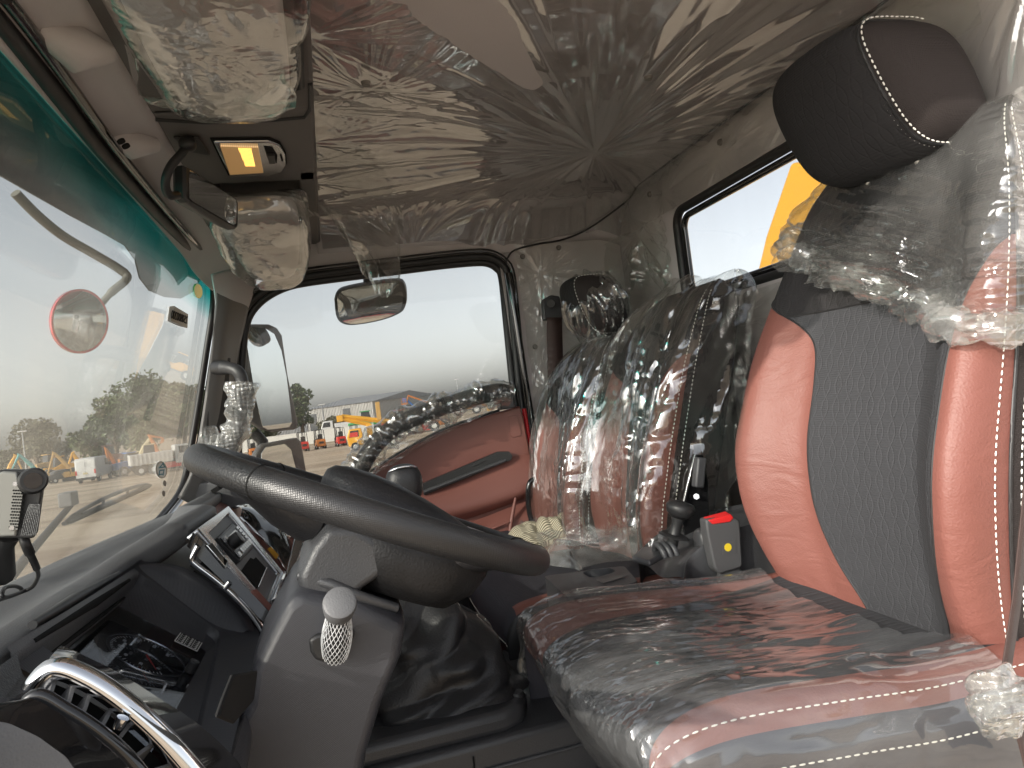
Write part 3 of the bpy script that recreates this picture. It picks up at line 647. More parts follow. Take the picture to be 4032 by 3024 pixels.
def fs_(U, V):
    x = .625+U*(XR-.02-.625); z = -.60+V*(.46+.60); y = YF-.022+0*U
    return np.stack([x, y, z], 2), (0, -1, 0), x, z
wall_film('side_wall_film', fs_, 160, 340, [(.70, .18, .2, .012, 4, None, 0), (.70, .36, .15, .01, 4, None, 0), (.72, -.08, .2, .01, 4, None, 0)], 'clear film creased around round clips behind the door, by the seat belt', seed=5)
def fb_(U, V):
    y = .56+U*(.93-.56); z = .10+V*(.585-.10); x = XR-.05+.02*U
    return np.stack([x, y, z], 2), (-1, 0, 0), y, z
wall_film('driver_corner_film', fb_, 120, 160, [(.7, .5, .2, .012, 4, None, 0)], 'clear film on the pale sunlit corner right of the driver headrest', seed=8)
# film ends below the rear window (middle of the cab)
def fl_(U, V):
    y = 1.0+U*(1.80-1.0); z = -.40+V*(.165+.40); x = XR-.02+0*U
    return np.stack([x, y, z], 2), (-1, 0, 0), y, z
wall_film('lower_wall_film', fl_, 160, 160, [(1.6, .1, .2, .012, 5, None, 0)], 'clear film on the dark rear wall below the rear window', seed=9)
# round lining clips
def clip(p, n, r=.0085):
    o = MB().cyl(Vector(p), Vector(p)+Vector(n)*.006, r, 18, r*.8).build('lining_clip', M['clip_grey'], None, 30)
    return o
CL = [(PX(2838, 560, XR-.03), (-1, 0, 0), 'round grey clip above the rear window, nearest the driver headrest'), (PX(2560, 765, XR-.03), (-1, 0, 0), 'round grey clip above the far end of the rear window'),
      (PY(2200, 975, YF-.03), (0, -1, 0), 'round grey clip under the roof seam, right of the door window corner'), (PY(2058, 1010, YF-.03), (0, -1, 0), 'round grey clip at the top corner of the door window'),
      (PY(2107, 1365, YF-.03), (0, -1, 0), 'round grey clip beside the brown seat belt'), (PZ(1440, 323, ROOF-.045), (0, 0, -1), 'round grey clip in the ceiling film, nearest the overhead console'), (PZ(2552, 302, ROOF-.045), (0, 0, -1), 'round grey clip in the middle of the ceiling')]
for p, n, lb in CL: tag(clip(p, n), lb, 'clip', 'round clips holding the roof lining')
# seam between ceiling panel and the rear/side lining
sp = [PX(3420, -40, XR-.012), PX(3100, 255, XR-.012), PX(2800, 505, XR-.012), PX(2620, 655, XR-.012), PX(2500, 768, XR-.012), PX(2440, 830, XR-.02)]
sp = [Vector((XR-.018, y, .573)) for y in np.linspace(.60, 1.95, 20)]+[Vector((.985, 2.03, .555)), Vector((.93, 2.09, .52)), Vector((.86, YF-.03, .485)), Vector((.78, YF-.028, .462)), Vector((.70, YF-.028, .455)), Vector((.62, YF-.028, .44)), Vector((.59, YF-.03, .41))]
o = MB().tube([Vector(p) for p in cr(sp, 100)], .0032, 6).build('lining_seam', M['black_rubber'], None, 60); tag(o, kind='structure')
# ------------------------------------------------------------------ seats
def interp_row(rows, t):
    T = [r[0] for r in rows]; return [np.interp(t, T, [r[k] for r in rows]) for k in range(1, len(rows[0]))]
def smooth_rows(rows, n=60):
    T = np.linspace(rows[0][0], rows[-1][0], n)
    from_ = [r[0] for r in rows]; out_ = [T]
    for k in range(1, len(rows[0])):
        y = [r[k] for r in rows]; yi = np.interp(T, from_, y)
        ker = np.ones(7)/7; yp = np.concatenate([[yi[0]]*3, yi, [yi[-1]]*3]); out_.append(np.convolve(yp, ker, 'valid'))
    return list(zip(*out_))
# cross-section of a backrest: (s, sideways 0..1 of half width, depth: - is towards the sitter)
SEC = [(0, 0, 0), (.25, .26, -.03), (.45, .50, -.12), (.58, .66, -.50), (.70, .80, -.92), (.80, .92, -1.0), (.88, .99, -.72), (.95, 1.02, -.15), (1.0, 1.0, .35), (1.12, .985, 1.3), (1.25, .95, 2.0), (1.35, .80, 2.3), (1.6, 0, 2.35)]
_S = np.array([r[0] for r in SEC])
_Ssm = np.linspace(0, 1.6, 161)
def _sm(c):
    y = np.interp(_Ssm, _S, [r[c] for r in SEC]); yp = np.concatenate([y[5:0:-1]*(-1 if c == 1 else 1), y, [y[-1]]*5]); return np.convolve(yp, np.hanning(13)[1:-1]/np.hanning(13)[1:-1].sum(), 'valid')
_LAT, _DEP = _sm(1), _sm(2)
class Back:
    """backrest surface: rows (z, x of the middle, half width, bolster depth, thickness factor)"""
    def __init__(s, yc, rows): s.yc = yc; s.rows = smooth_rows(rows); s.z0 = rows[0][0]; s.z1 = rows[-1][0]
    def at(s, S, T, off=0.0):
        S = np.asarray(S, float); T = np.asarray(T, float); S, T = np.broadcast_arrays(S, T)
        zz = s.z0+(s.z1-s.z0)*T; Z = [r[0] for r in s.rows]
        x0, hw, bd, th = [np.interp(zz, Z, [r[k] for r in s.rows]) for k in (1, 2, 3, 4)]
        a = np.abs(S); lat = np.interp(a, _Ssm, _LAT)*np.sign(S); dep = np.interp(a, _Ssm, _DEP)
        # round the top edge over
        tt = np.clip((T-.90)/.10, 0, 1); rnd = 1-np.sqrt(np.clip(1-tt**2, 0, 1))
        x = x0+np.where(dep < 0, dep*bd, dep*th)
        xc = x0+th*1.1; x = x+(xc-x)*rnd*.9
        y = s.yc+lat*hw*(1-.06*rnd)
        P = np.stack([x, y, zz-.0*rnd], -1)
        off = np.asarray(off, float); off = off[..., None] if off.ndim == 2 else off
        if off.any():
            # push out from the axis of the seat
            c = np.stack([x0+th*1.1, s.yc+0*x0, zz-.02], -1); d = P-c; d = d/np.linalg.norm(d, axis=-1, keepdims=True); P = P+d*off
        return P
    def strip(s, name, sa, sb, t0, t1, mat, parent, n=40, m=90, off=0, smooth=180, wr=None):
        """patch between two seam curves sa(t) and sb(t)"""
        T = np.linspace(t0, t1, m); U = np.linspace(0, 1, n)
        SA = np.array([sa(t) for t in T]); SB = np.array([sb(t) for t in T])
        S = SA[None, :]*(1-U[:, None])+SB[None, :]*U[:, None]; TT = np.broadcast_to(T[None, :], S.shape)
        P = s.at(S, TT, off)
        return grid(name, P, mat, parent, smooth)
    def line(s, f, t0, t1, n=120, off=.0015):
        T = np.linspace(t0, t1, n); return [Vector(p) for p in s.at(np.array([f(t) for t in T]), T, off)]
K = lambda *pts: (lambda t: float(np.interp(t, [p[0] for p in pts], [p[1] for p in pts])))
def KS(*pts):
    C = cr([(p[0], p[1], 0) for p in pts], 60); return lambda t: float(np.interp(t, C[:, 0], C[:, 1]))

def headrest(name, c, h, parent, lean=.12, seam_y=-.70, mats=('black_fabric', 'side_mesh'), cut=20):
    n_ = Vector(h)
    def df(q):
        # front face (-x) fuller in the middle, lower part tucks in, leans forward at the top
        q = Vector(q); q.x += -.016*(1-(q.y/n_.y)**2)*(1 if q.x < 0 else 0); k = q.z/n_.z; q.y *= 1-.05*max(0, k)**2+.0; q.x *= 1-.10*max(0, -k); q.x -= lean*q.z; return q
    o = pillow(name, c, h, M[mats[0]], parent, 3.6, cut, df)
    o.data.materials.append(M[mats[1]])
    for f in o.data.polygons:
        f.material_index = 1 if f.center.y-c[1] < seam_y*h[1]*1.0 else 0
    # seam line on the near side
    P = []
    for k in range(100):
        th = R(118-236*k/99+180-180); 
        dx, dz = -math.sin(R(80)-(R(80)+R(95))*0-th*0+0), 0
    for k in range(120):
        a = R(60+ (300-60)*k/119)       # around the x-z outline: from over the top, along the front, to below
        d = Vector((math.cos(a), 0, math.sin(a)))
        d = Vector((math.cos(a), 0, math.sin(a)))
        yy = seam_y
        kq = (1-abs(yy)**3.6)
        r = (kq/(abs(d.x)**3.6+abs(d.z)**3.6))**(1/3.6)
        q = df(Vector((d.x*r*h[0], yy*h[1], d.z*r*h[2])))
        P.append(q+Vector(c))
    return o, P, df

seat = thing('bucket_seat', (.5, .9, -.75), 'black and coral red driver seat with bare black headrest, nearest the camera', 'seat')
db = Back(.90, [(-.40, .765, .205, .035, .05), (-.34, .755, .215, .055, .055), (-.25, .745, .232, .070, .06), (-.15, .752, .240, .075, .06), (0.0, .795, .236, .060, .06), (.08, .822, .226, .045, .06), (.15, .845, .215, .030, .055), (.22, .868, .200, .016, .05), (.27, .885, .185, .008, .045), (.315, .905, .165, .0, .035)])
ztoT = lambda z: (z-db.z0)/(db.z1-db.z0)
# seams, in s (+ is the far side)
inner = KS((0, .16), (.08, .30), (.20, .38), (.35, .40), (.50, .40), (.58, .44), (.64, .58), (.70, .84), (.72, .93))
inner_n = KS((0, .55), (.08, .66), (.20, .72), (.35, .74), (.50, .74), (.58, .76), (.64, .80), (.70, .88), (.72, .94))
rt = .72
outer = lambda t: .97
c_ = lambda k: (lambda t: -k(t))
core = db.strip('backrest_panel', lambda t: -inner_n(min(t, rt)), lambda t: inner(min(t, rt)), 0, .655, M['grey_fabric'], seat, 60, 90)
up = db.strip('backrest_shoulder', lambda t: -(inner_n(t) if t < rt else outer(t)), lambda t: (inner(t) if t < rt else outer(t)), .655, 1.0, M['black_fabric'], seat, 80, 60)
tag(core, 'charcoal grey woven middle of the backrest')
b1 = db.strip('side_bolster', inner, outer, 0, rt, M['red_leather'], seat, 34, 120); tag(b1, 'coral red leather bolster on the far side of the backrest')
b2 = db.strip('side_bolster', lambda t: -inner_n(t), lambda t: -outer(t), 0, rt, M['red_leather'], seat, 34, 120); tag(b2, 'coral red leather bolster on the near side of the backrest')
bk = db.strip('backrest_cover', outer, lambda t: 1.6, 0, 1.0, M['side_mesh'], seat, 40, 80); db.strip('backrest_side', lambda t: -outer(t), lambda t: -1.6, 0, 1.0, M['side_mesh'], seat, 40, 80)
stitches('stitching', db.line(lambda t: .955, .02, .98), M['thread'], b1, .007, .0009, .5)
stitches('stitching', db.line(lambda t: -.935, .02, .98), M['thread'], b2, .0095, .0010, .6)
stitches('stitching', db.line(lambda t: -1.005, .02, .98), M['thread'], b2, .0095, .0010, .6)
MB().tube(db.line(lambda t: -.97, 0, .99, off=.001), .0022, 6).build('piping', M['black_rubber'], b2, 60)
MB().tube(db.line(lambda t: .975, 0, .99, off=.001), .002, 6).build('piping', M['black_rubber'], b1, 60)
sm = [Vector(p) for p in db.at(np.linspace(-.80, .60, 60), np.full(60, .655), .0006)]
MB().tube(sm, .0014, 5).build('seam', M['black_rubber'], core, 60)
for sg, par in ((1, b1), (-1, b2)):
    MB().tube(db.line(lambda t: inner(t) if sg > 0 else -inner_n(t), 0, rt, off=.0004), .0016, 5).build('seam', M['black_rubber'], par, 60)
# headrest
hr, hp_, df = headrest('headrest', (.868, .905, .362), (.082, .140, .098), seat, .42)
hc = Vector((.868, .905, .362))
st_ = []
for i, p in enumerate(hp_):
    st_.append(p)
stitches('stitching', [p+Vector((0, .006, 0))+(p-hc).normalized()*.001 for p in st_], M['thread'], hr, .0085, .0013, .6)
stitches('stitching', [p+Vector((0, -.010, 0))+(p-hc).normalized()*.0015 for p in st_], M['thread'], hr, .0085, .0013, .6)
MB().tube([p+Vector((0, -.002, 0)) for p in st_], .0022, 6).build('seam', M['black_rubber'], hr, 60)
for dy in (-.05, .05): MB().cyl((.895, .905+dy, .24), (.88, .905+dy, .30), .006).build('headrest_post', M['chrome'], hr, 60)

# cushion surface: u across (far - .. + near), t from under the front edge to the back
class Cushion:
    def __init__(s, yc, path, lat, hw, w0=.90):
        s.yc = yc; s.path = cr(path, 80); s.lat = np.array(lat); s.hw = hw; s.w0 = w0
        s.lu = np.linspace(-1.3, 1.3, 200); f = lambda c: np.convolve(np.concatenate([[np.interp(-1.3, s.lat[:, 0], s.lat[:, c])]*6, np.interp(s.lu, s.lat[:, 0], s.lat[:, c]), [np.interp(1.3, s.lat[:, 0], s.lat[:, c])]*6]), np.hanning(15)[1:-1]/np.hanning(15)[1:-1].sum(), 'valid')
        s.ly, s.lz = f(1), f(2)
    def at(s, U, T, off=0):
        U = np.asarray(U, float); T = np.asarray(T, float); U, T = np.broadcast_arrays(U, T)
        tt = np.linspace(0, 1, 80); x = np.interp(T, tt, s.path[:, 0]); z = np.interp(T, tt, s.path[:, 2])
        ly = np.interp(U, s.lu, s.ly); lz = np.interp(U, s.lu, s.lz)
        k = np.clip(T/.42, 0, 1); wd = s.hw*(s.w0+(1-s.w0)*k**.6); crn = (np.abs(U)**4)*.045*(1-k)
        rise = np.where(lz > 0, lz*np.clip((T-.12)/.3, 0, 1), lz)
        P = np.stack([x+crn*1.0+.0*z, s.yc+ly*wd, z+rise], -1)
        off = np.asarray(off, float); off = off[..., None] if off.ndim == 2 else off
        if off.any():
            c = np.array([.52, s.yc, s.path[:, 2].min()*.5+s.path[:, 2].max()*.5-.02]); cc = np.stack([np.clip(x, .36, 9), s.yc+ly*wd*.72, z*0+c[2]], -1); d = P-cc; d = d/np.linalg.norm(d, axis=-1, keepdims=True); P = P+d*off
        return P
    def strip(s, name, ua, ub, t0, t1, mat, parent, n=50, m=100):
        T = np.linspace(t0, t1, m); W_ = np.linspace(0, 1, n); UA = np.array([ua(t) for t in T]); UB = np.array([ub(t) for t in T])
        U = UA[None]*(1-W_[:, None])+UB[None]*W_[:, None]; return grid(name, s.at(U, np.broadcast_to(T[None], U.shape)), mat, parent, 180)
    def line(s, f, t0, t1, n=120, off=.0015):
        T = np.linspace(t0, t1, n); return [Vector(p) for p in s.at(np.array([f(t) for t in T]), T, off)]
LATD = [(-1.3, -1.0, -.20), (-1.08, -1.01, -.07), (-1.0, -.99, -.02), (-.92, -.94, .012), (-.8, -.82, .022), (-.62, -.64, .010), (-.4, -.40, -.006), (0, 0, -.010), (.4, .40, -.006), (.62, .64, .010), (.8, .82, .022), (.92, .94, .012), (1.0, .99, -.02), (1.08, 1.01, -.07), (1.3, 1.0, -.20)]
dc = Cushion(.895, [(.42, 0, -.60), (.345, 0, -.52), (.285, 0, -.455), (.262, 0, -.405), (.285, 0, -.375), (.36, 0, -.366), (.50, 0, -.378), (.62, 0, -.390), (.78, 0, -.392)], LATD, .250, .90)
ci_f = KS((.0, -.70), (.25, -.60), (.36, -.52), (.5, -.50), (.7, -.56), (.9, -.70), (1, -.80))    # u < 0 is the near side; far is +
ci = lambda t: -ci_f(t)
cn_f = KS((.0, .965), (.28, .962), (.34, .945), (.50, .875), (.65, .82), (.8, .80), (1, .80)); cn = lambda t: min(cn_f(t), .965)
co = lambda t: .97
cp = dc.strip('cushion_panel', lambda t: -cn(t), ci, .30, 1.0, M['grey_fabric'], seat, 60, 100)
dc.strip('cushion_front', lambda t: -.97, lambda t: .97, 0.0, .30, M['black_fabric'], seat, 80, 40)
r1 = dc.strip('cushion_bolster', ci, co, .30, 1.0, M['red_leather'], seat, 30, 100); tag(r1, 'coral red leather edge on the far side of the cushion')
r2 = dc.strip('cushion_bolster', lambda t: -cn(t), lambda t: -co(t), .30, 1.0, M['red_leather'], seat, 30, 100); tag(r2, 'coral red leather edge on the near side of the cushion')
dc.strip('cushion_side', co, lambda t: 1.3, 0, 1, M['navy_fabric'], seat, 30, 80); sd = dc.strip('cushion_side', lambda t: -co(t), lambda t: -1.3, 0, 1, M['navy_fabric'], seat, 40, 80)
stitches('stitching', dc.line(lambda t: -.93, .31, .99), M['thread'], r2, .011, .0011, .6)
stitches('stitching', dc.line(lambda t: -1.04, .25, .99), M['thread'], sd, .011, .0011, .6)
stitches('stitching', dc.line(lambda t: .95, .31, .99), M['thread'], r1, .008, .001, .55)
mb = MB(); mb.box((.50, .89, -.72), (.21, .20, .13)); mb.build('seat_base', M['black_rubber'], seat, 30, .02)

# clear film pulled over the driver cushion
def cover_surface(S_, name, u0, u1, t0, t1, n, m, mat, off, amp, seed, label=None, parent=None, fu=14, ft=10, edge=None, smooth=35):
    U, V = np.meshgrid(np.linspace(0, 1, n), np.linspace(0, 1, m), indexing='ij')
    UU = u0+(u1-u0)*U; TT = t0+(t1-t0)*V
    if edge: UU, TT = edge(U, V, UU, TT)
    w1 = np.abs(vnoise(UU*fu+V*2, TT*ft, seed))+.5*np.abs(vnoise(UU*fu*2.3+TT*3, TT*ft*1.2+UU*2, seed+1))+.25*np.abs(vnoise(UU*fu*5, TT*ft*5, seed+2))
    w1 = w1*(1+1.2*np.clip((.34-TT)/.2, 0, 1)+1.0*np.clip((np.abs(UU)-.95)*6, 0, 1)) if name == 'seat_cover_film' else w1
    w1 = w1+.55*crumple(UU*5+TT*2, TT*7, seed+4)
    P = S_.at(UU, TT, off+amp*w1)
    o = grid(name, P, M[mat], parent, smooth)
    if label: tag(o, label, 'plastic film')
    return o
def eg(U, V, UU, TT):
    TT = TT+.02*vnoise(U*7, V*0+1, 3)*(V > .9)-.05*np.clip(.06-V, 0, 1)*0
    return UU, TT
cover_surface(dc, 'seat_cover_film', -1.30, 1.22, .0, .93, 260, 260, 'seat_film', .006, .011, 40, 'wrinkled clear plastic cover over the driver seat cushion', fu=6, ft=5, edge=eg)
# bunched bag hanging over the shoulders of the backrest
def eb(U, V, UU, TT):
    tb = np.interp(UU, [-1.5, -1.1, -.95, -.6, 0, .6, .95, 1.1], [.52, .53, .535, .56, .66, .77, .84, .86])
    tb = tb+.012*vnoise(UU*9, UU*0, 12)
    return UU, tb+(1.0-tb)*V
U, V = np.meshgrid(np.linspace(0, 1, 260), np.linspace(0, 1, 170), indexing='ij')
UU = -1.35+2.42*U; UU, TT = eb(U, V, UU, None)
q = (TT-np.interp(UU, [-1.1, -.6, 0, .6, 1.1], [.53, .56, .66, .77, .86]))
bun = np.exp(-(q/.13)**2)
fold = np.abs(vnoise(q*34+UU*.8, UU*1.6, 50))*1.0+.5*np.abs(vnoise(q*70+UU*1.7, UU*4, 51))+.3*np.abs(vnoise(UU*14, q*30, 52))
fold = fold*.8+.6*crumple(UU*5+q*9, q*26, 57)
P = db.at(UU, np.clip(TT, 0, .999), .006+.034*bun*fold+.010*fold+.014*bun)
o = grid('bunched_film', P, M['bunched_film'], None, 35); tag(o, 'bunched clear plastic bag gathered over the shoulders of the driver backrest', 'plastic film')
sl_ = np.linspace(-1.18, 1.02, 26); tl_ = np.interp(sl_, [-1.5, -1.1, -.95, -.6, 0, .6, .95, 1.1], [.52, .53, .535, .56, .66, .77, .84, .86])+.022
rp_ = [Vector(p) for p in db.at(sl_, tl_, .017)]
ROLL = (rp_, o)
# knot of film at the far shoulder
def tuft(name, c, r, mat, seed=0, n=46, amp=.5, squash=(1, 1, 1), parent=None, smooth=20, fr=3.2):
    U, V = np.meshgrid(np.linspace(0, 2*math.pi, n*2), np.linspace(.02, math.pi-.02, n), indexing='ij')
    X = np.sin(V)*np.cos(U); Y = np.sin(V)*np.sin(U); Z = np.cos(V)
    q = crumple(X*fr+Z*1.7+5, Y*fr+Z*2.3+9, seed)
    rr = r*(1-amp*.5+amp*q)
    P = np.stack([c[0]+X*rr*squash[0], c[1]+Y*rr*squash[1], c[2]+Z*rr*squash[2]], -1); P[-1] = P[0]
    return grid(name, P, M[mat], parent, smooth)

# ------------------------------------------------------------------ middle and window seats
def pass_back(label, yc, rows, far_red, near_red, group):
    b = Back(yc, rows); rt_ = .74
    s_ = thing('passenger_seat', (rows[0][1], yc, -.75), label, 'seat', group)
    inn = KS((0, .10), (.15, .20), (.4, .30), (.6, .42), (.70, .70), (.74, .93)); inm = KS((0, .50), (.15, .62), (.4, .66), (.6, .70), (.70, .84), (.74, .93))
    c1 = b.strip('backrest_panel', lambda t: -(inm(t) if t < rt_ else .97), lambda t: (inn(t) if t < rt_ else .97), 0, 1, M['black_fabric'], s_, 70, 90)
    p1 = b.strip('side_bolster', inn, lambda t: .97, 0, rt_, M['red_leather'], s_, 24, 90); p2 = b.strip('side_bolster', lambda t: -inm(t), lambda t: -.97, 0, rt_, M['red_leather'], s_, 24, 90)
    b.strip('backrest_side', lambda t: .97, lambda t: 1.6, 0, 1, M['side_mesh'], s_, 30, 60); b.strip('backrest_side', lambda t: -.97, lambda t: -1.6, 0, 1, M['side_mesh'], s_, 30, 60)
    stitches('stitching', b.line(lambda t: -.945, .02, .97), M['thread'], p2, .009, .0012, .55)
    stitches('stitching', b.line(lambda t: -1.0, .02, .97), M['thread'], p2, .009, .0012, .55)
    return s_, b
ms, mbk = pass_back('middle seat backrest in loose shiny film, standing taller than the window seat', 1.53, [(-.42, .640, .150, .03, .055), (-.30, .650, .165, .05, .06), (-.15, .690, .172, .055, .06), (0, .740, .168, .045, .06), (.08, .775, .160, .03, .055), (.15, .812, .145, .015, .05), (.195, .840, .125, .0, .04)], 0, 0, 'passenger seats wrapped in clear film')
ps, pbk = pass_back('window seat backrest with its own film-wrapped round headrest, by the seat belt', 1.905, [(-.46, .590, .150, .03, .05), (-.32, .600, .165, .045, .055), (-.15, .640, .170, .05, .055), (0, .690, .162, .035, .055), (.07, .722, .150, .02, .05), (.125, .750, .125, .0, .04)], 0, 0, 'passenger seats wrapped in clear film')
ph, hl, _ = headrest('headrest', (.775, 1.905, .215), (.062, .105, .088), ps, .25, -.6)
stitches('stitching', [p+Vector((0, -.004, 0)) for p in hl], M['thread'], ph, .009, .0011, .5)
for dy in (-.04, .04): MB().cyl((.785, 1.905+dy, .08), (.78, 1.905+dy, .15), .006).build('headrest_post', M['chrome'], ph, 60)
# bench cushions under them
def bench(yc, hw, parent, x0=.30):
    L = [(-1.3, -1.0, -.16), (-1.08, -1.0, -.05), (-1.0, -.98, -.012), (-.9, -.92, .004), (0, 0, .0), (.9, .92, .004), (1.0, .98, -.012), (1.08, 1.0, -.05), (1.3, 1.0, -.16)]
    b = Cushion(yc, [(x0+.05, 0, -.60), (x0+.01, 0, -.54), (x0-.01, 0, -.49), (x0+.0, 0, -.44), (x0+.04, 0, -.415), (x0+.15, 0, -.41), (x0+.4, 0, -.42)], L, hw, .94)
    a = b.strip('cushion', lambda t: -.96, lambda t: .96, .34, 1, M['navy_fabric'], parent, 40, 60)
    b.strip('cushion_front', lambda t: -.96, lambda t: .96, 0, .34, M['black_leather'], parent, 40, 30)
    b.strip('cushion_side', lambda t: .96, lambda t: 1.3, 0, 1, M['black_leather'], parent, 20, 50); q = b.strip('cushion_side', lambda t: -.96, lambda t: -1.3, 0, 1, M['black_leather'], parent, 20, 50)
    stitches('stitching', [Vector(p) for p in b.at(np.linspace(-.93, .93, 80), np.full(80, .36), .0015)], M['thread'], a, .009, .001, .55)
    rr = b.strip('cushion_bolster', lambda t: -.96, lambda t: -.80, .60, 1, M['red_leather'], parent, 10, 50); rr.location = (0, 0, .002)
    return b
bench(1.53, .20, ms, .285); bench(1.93, .185, ps, .30)
# loose films over them
def bc(b, name, label, seed, t0, amp, u0=-1.30, u1=1.1, off=.012):
    U, V = np.meshgrid(np.linspace(0, 1, 230), np.linspace(0, 1, 230), indexing='ij'); UU = u0+(u1-u0)*U; TT = t0+(1.0-t0)*V
    w1 = np.abs(vnoise(UU*5+TT*1.2, TT*2.2, seed))+.55*np.abs(vnoise(UU*12+TT*3, TT*5, seed+1))+.3*np.abs(vnoise(UU*9, TT*22, seed+2))
    w1 = w1*.7+.75*crumple(UU*4.5, TT*6, seed+9)
    puff = np.clip((np.abs(UU)-.85)/.4, 0, 1)*np.abs(vnoise(UU*4+3, TT*6, seed+6))
    return tag(grid(name, b.at(UU, np.clip(TT, 0, .999), off+amp*w1+.02*puff), M['back_film'], None, 30), label, 'plastic film')
bc(mbk, 'seat_film', 'shiny creased clear bag over the tall middle seat backrest', 70, .04, .030)
bc(pbk, 'seat_film', 'shiny creased clear bag over the backrest of the window seat', 80, .04, .018, off=.006)
o = tuft('headrest_film', (.775, 1.905, .215), .116, 'back_film', 5, 80, .17, (.74, 1.05, .92), fr=6); tag(o, 'tight wrinkled film wrapped round the window seat headrest', 'plastic film')
# film heap on the bench
nx = 150; xs = np.linspace(0, 1, nx); U, V = np.meshgrid(xs, np.linspace(0, 1, nx), indexing='ij')
c00, c10, c11, c01 = [np.array(v) for v in (PZ(2080, 2030, -.40), PZ(2310, 2215, -.40), PZ(2700, 2110, -.38), PZ(2480, 1980, -.37))]
c00 = np.array([.50, 2.10, -.405]); c10 = np.array([.455, 1.46, -.405]); c11 = np.array([.66, 1.40, -.38]); c01 = np.array([.62, 2.12, -.38])
P = (c00*(1-U[..., None])+c10*U[..., None])*(1-V[..., None])+(c01*(1-U[..., None])+c11*U[..., None])*V[..., None]
env = np.minimum(1, np.minimum(np.minimum(U, 1-U), np.minimum(V, 1-V))*9)
h = crumple(U*7, V*4, 90)*.045+crumple(U*17, V*10, 91)*.012
P[..., 2] += env*h+.004; P[..., 0] += .03*vnoise(U*5, V*3, 92); P[..., 1] += .03*vnoise(U*4, V*4, 93)
o = grid('film_heap', P, M['milky_film'], None, 22); tag(o, 'heap of crumpled milky plastic film lying on the passenger bench', 'plastic film')

# striped work glove on the bench
n_ = 150; U, V = np.meshgrid(np.linspace(0, 1, n_), np.linspace(0, 1, n_), indexing='ij')
g0 = Vector((.40, 1.66, -.402))
def stripe(t, b, tc):
    w_ = t.nodes.new('ShaderNodeTexWave'); w_.inputs['Scale'].default_value = 62; w_.inputs['Distortion'].default_value = 5; w_.inputs['Detail'].default_value = 1.2; w_.inputs['Detail Scale'].default_value = .35; w_.bands_direction = 'Y'
    t.links.new(tc.outputs['Object'], w_.inputs['Vector'])
    rp = t.nodes.new('ShaderNodeValToRGB'); rp.color_ramp.elements[0].position = .35; rp.color_ramp.elements[0].color = (.10, .085, .05, 1); rp.color_ramp.elements[1].position = .55; rp.color_ramp.elements[1].color = (.55, .50, .38, 1)
    t.links.new(w_.outputs['Fac'], rp.inputs[0]); t.links.new(rp.outputs[0], b.inputs['Base Color'])
material('striped_knit', (.5, .45, .35), .9, extra=stripe)
gl_ = []
def gl_lump(cx, cy, rx, ry, hh): return hh*np.exp(-(((U-cx)/rx)**2+((V-cy)/ry)**2)**1.5)
hh = np.maximum.reduce([gl_lump(.30, .45, .2, .30, .045), gl_lump(.58, .40, .22, .22, .055), gl_lump(.80, .55, .16, .25, .045), gl_lump(.45, .75, .22, .12, .03), gl_lump(.1, .5, .12, .08, .02)])
hh = hh+.018*np.abs(vnoise(U*6, V*5, 60))*(hh > .008)+.008*vnoise(U*14, V*11, 61)*(hh > .01)
P = np.stack([.40+U*.24, 1.74+V*.26+.0*U, -.407+hh*1.0], -1)
P[..., 2] = np.where(hh < .009, -.44, P[..., 2])
o = grid('work_glove', P, M['striped_knit'], None, 60); tag(o, 'crumpled striped knit work glove lying on the bench behind the steering wheel rim', 'glove')
# ------------------------------------------------------------------ dashboard
dash = thing('dashboard', (-.35, 1.3, -.9), 'dark moulded dashboard with instrument binnacle, radio panel and air vents', 'dashboard')
# top pad lofted along Y from the near door to the far door: profile (x, z) from the glass to the front edge
def prof(y):
    # crest near the windshield, flat top, rounded nose
    zc = np.interp(y, [.45, 1.0, 1.6, 2.1], [-.166, -.168, -.186, -.205]); nx_ = np.interp(y, [.45, 1.00, 1.06, 1.12, 1.40, 1.46, 2.1], [-.275, -.278, -.265, -.215, -.215, -.26, -.30])
    nz = np.interp(y, [.45, 1.0, 1.06, 1.12, 1.4, 2.1], [-.152, -.158, -.150, -.128, -.134, -.165])
    return [(-.60, zc-.06), (-.50, zc-.015), (-.43, zc), (-.40, zc+.001), (-.36, zc-.004), (lerp(-.36, nx_, .45), lerp(zc, nz, .5)), (nx_-.03, nz+.003), (nx_-.008, nz), (nx_, nz-.008), (nx_-.004, nz-.028), (nx_-.03, nz-.045)]
ys = np.concatenate([np.linspace(.45, .98, 12), np.linspace(1.0, 1.5, 30), np.linspace(1.53, 2.12, 14)])
C_ = [[(x, y, z) for x, z in prof(y)] for y in ys]
A = np.array([cr(c, 50) for c in C_])
top = grid('dash_top', A, M['dash_grey'], dash, 60)
# slots moulded in the brow over the instruments
MB().tube([Vector(PY(127, 2461, .72)), Vector(PY(300, 2358, .85)), Vector(PY(468, 2262, .985))], [.004, .007, .004], 10).build('brow_slot', M['black_rubber'], top, 60)
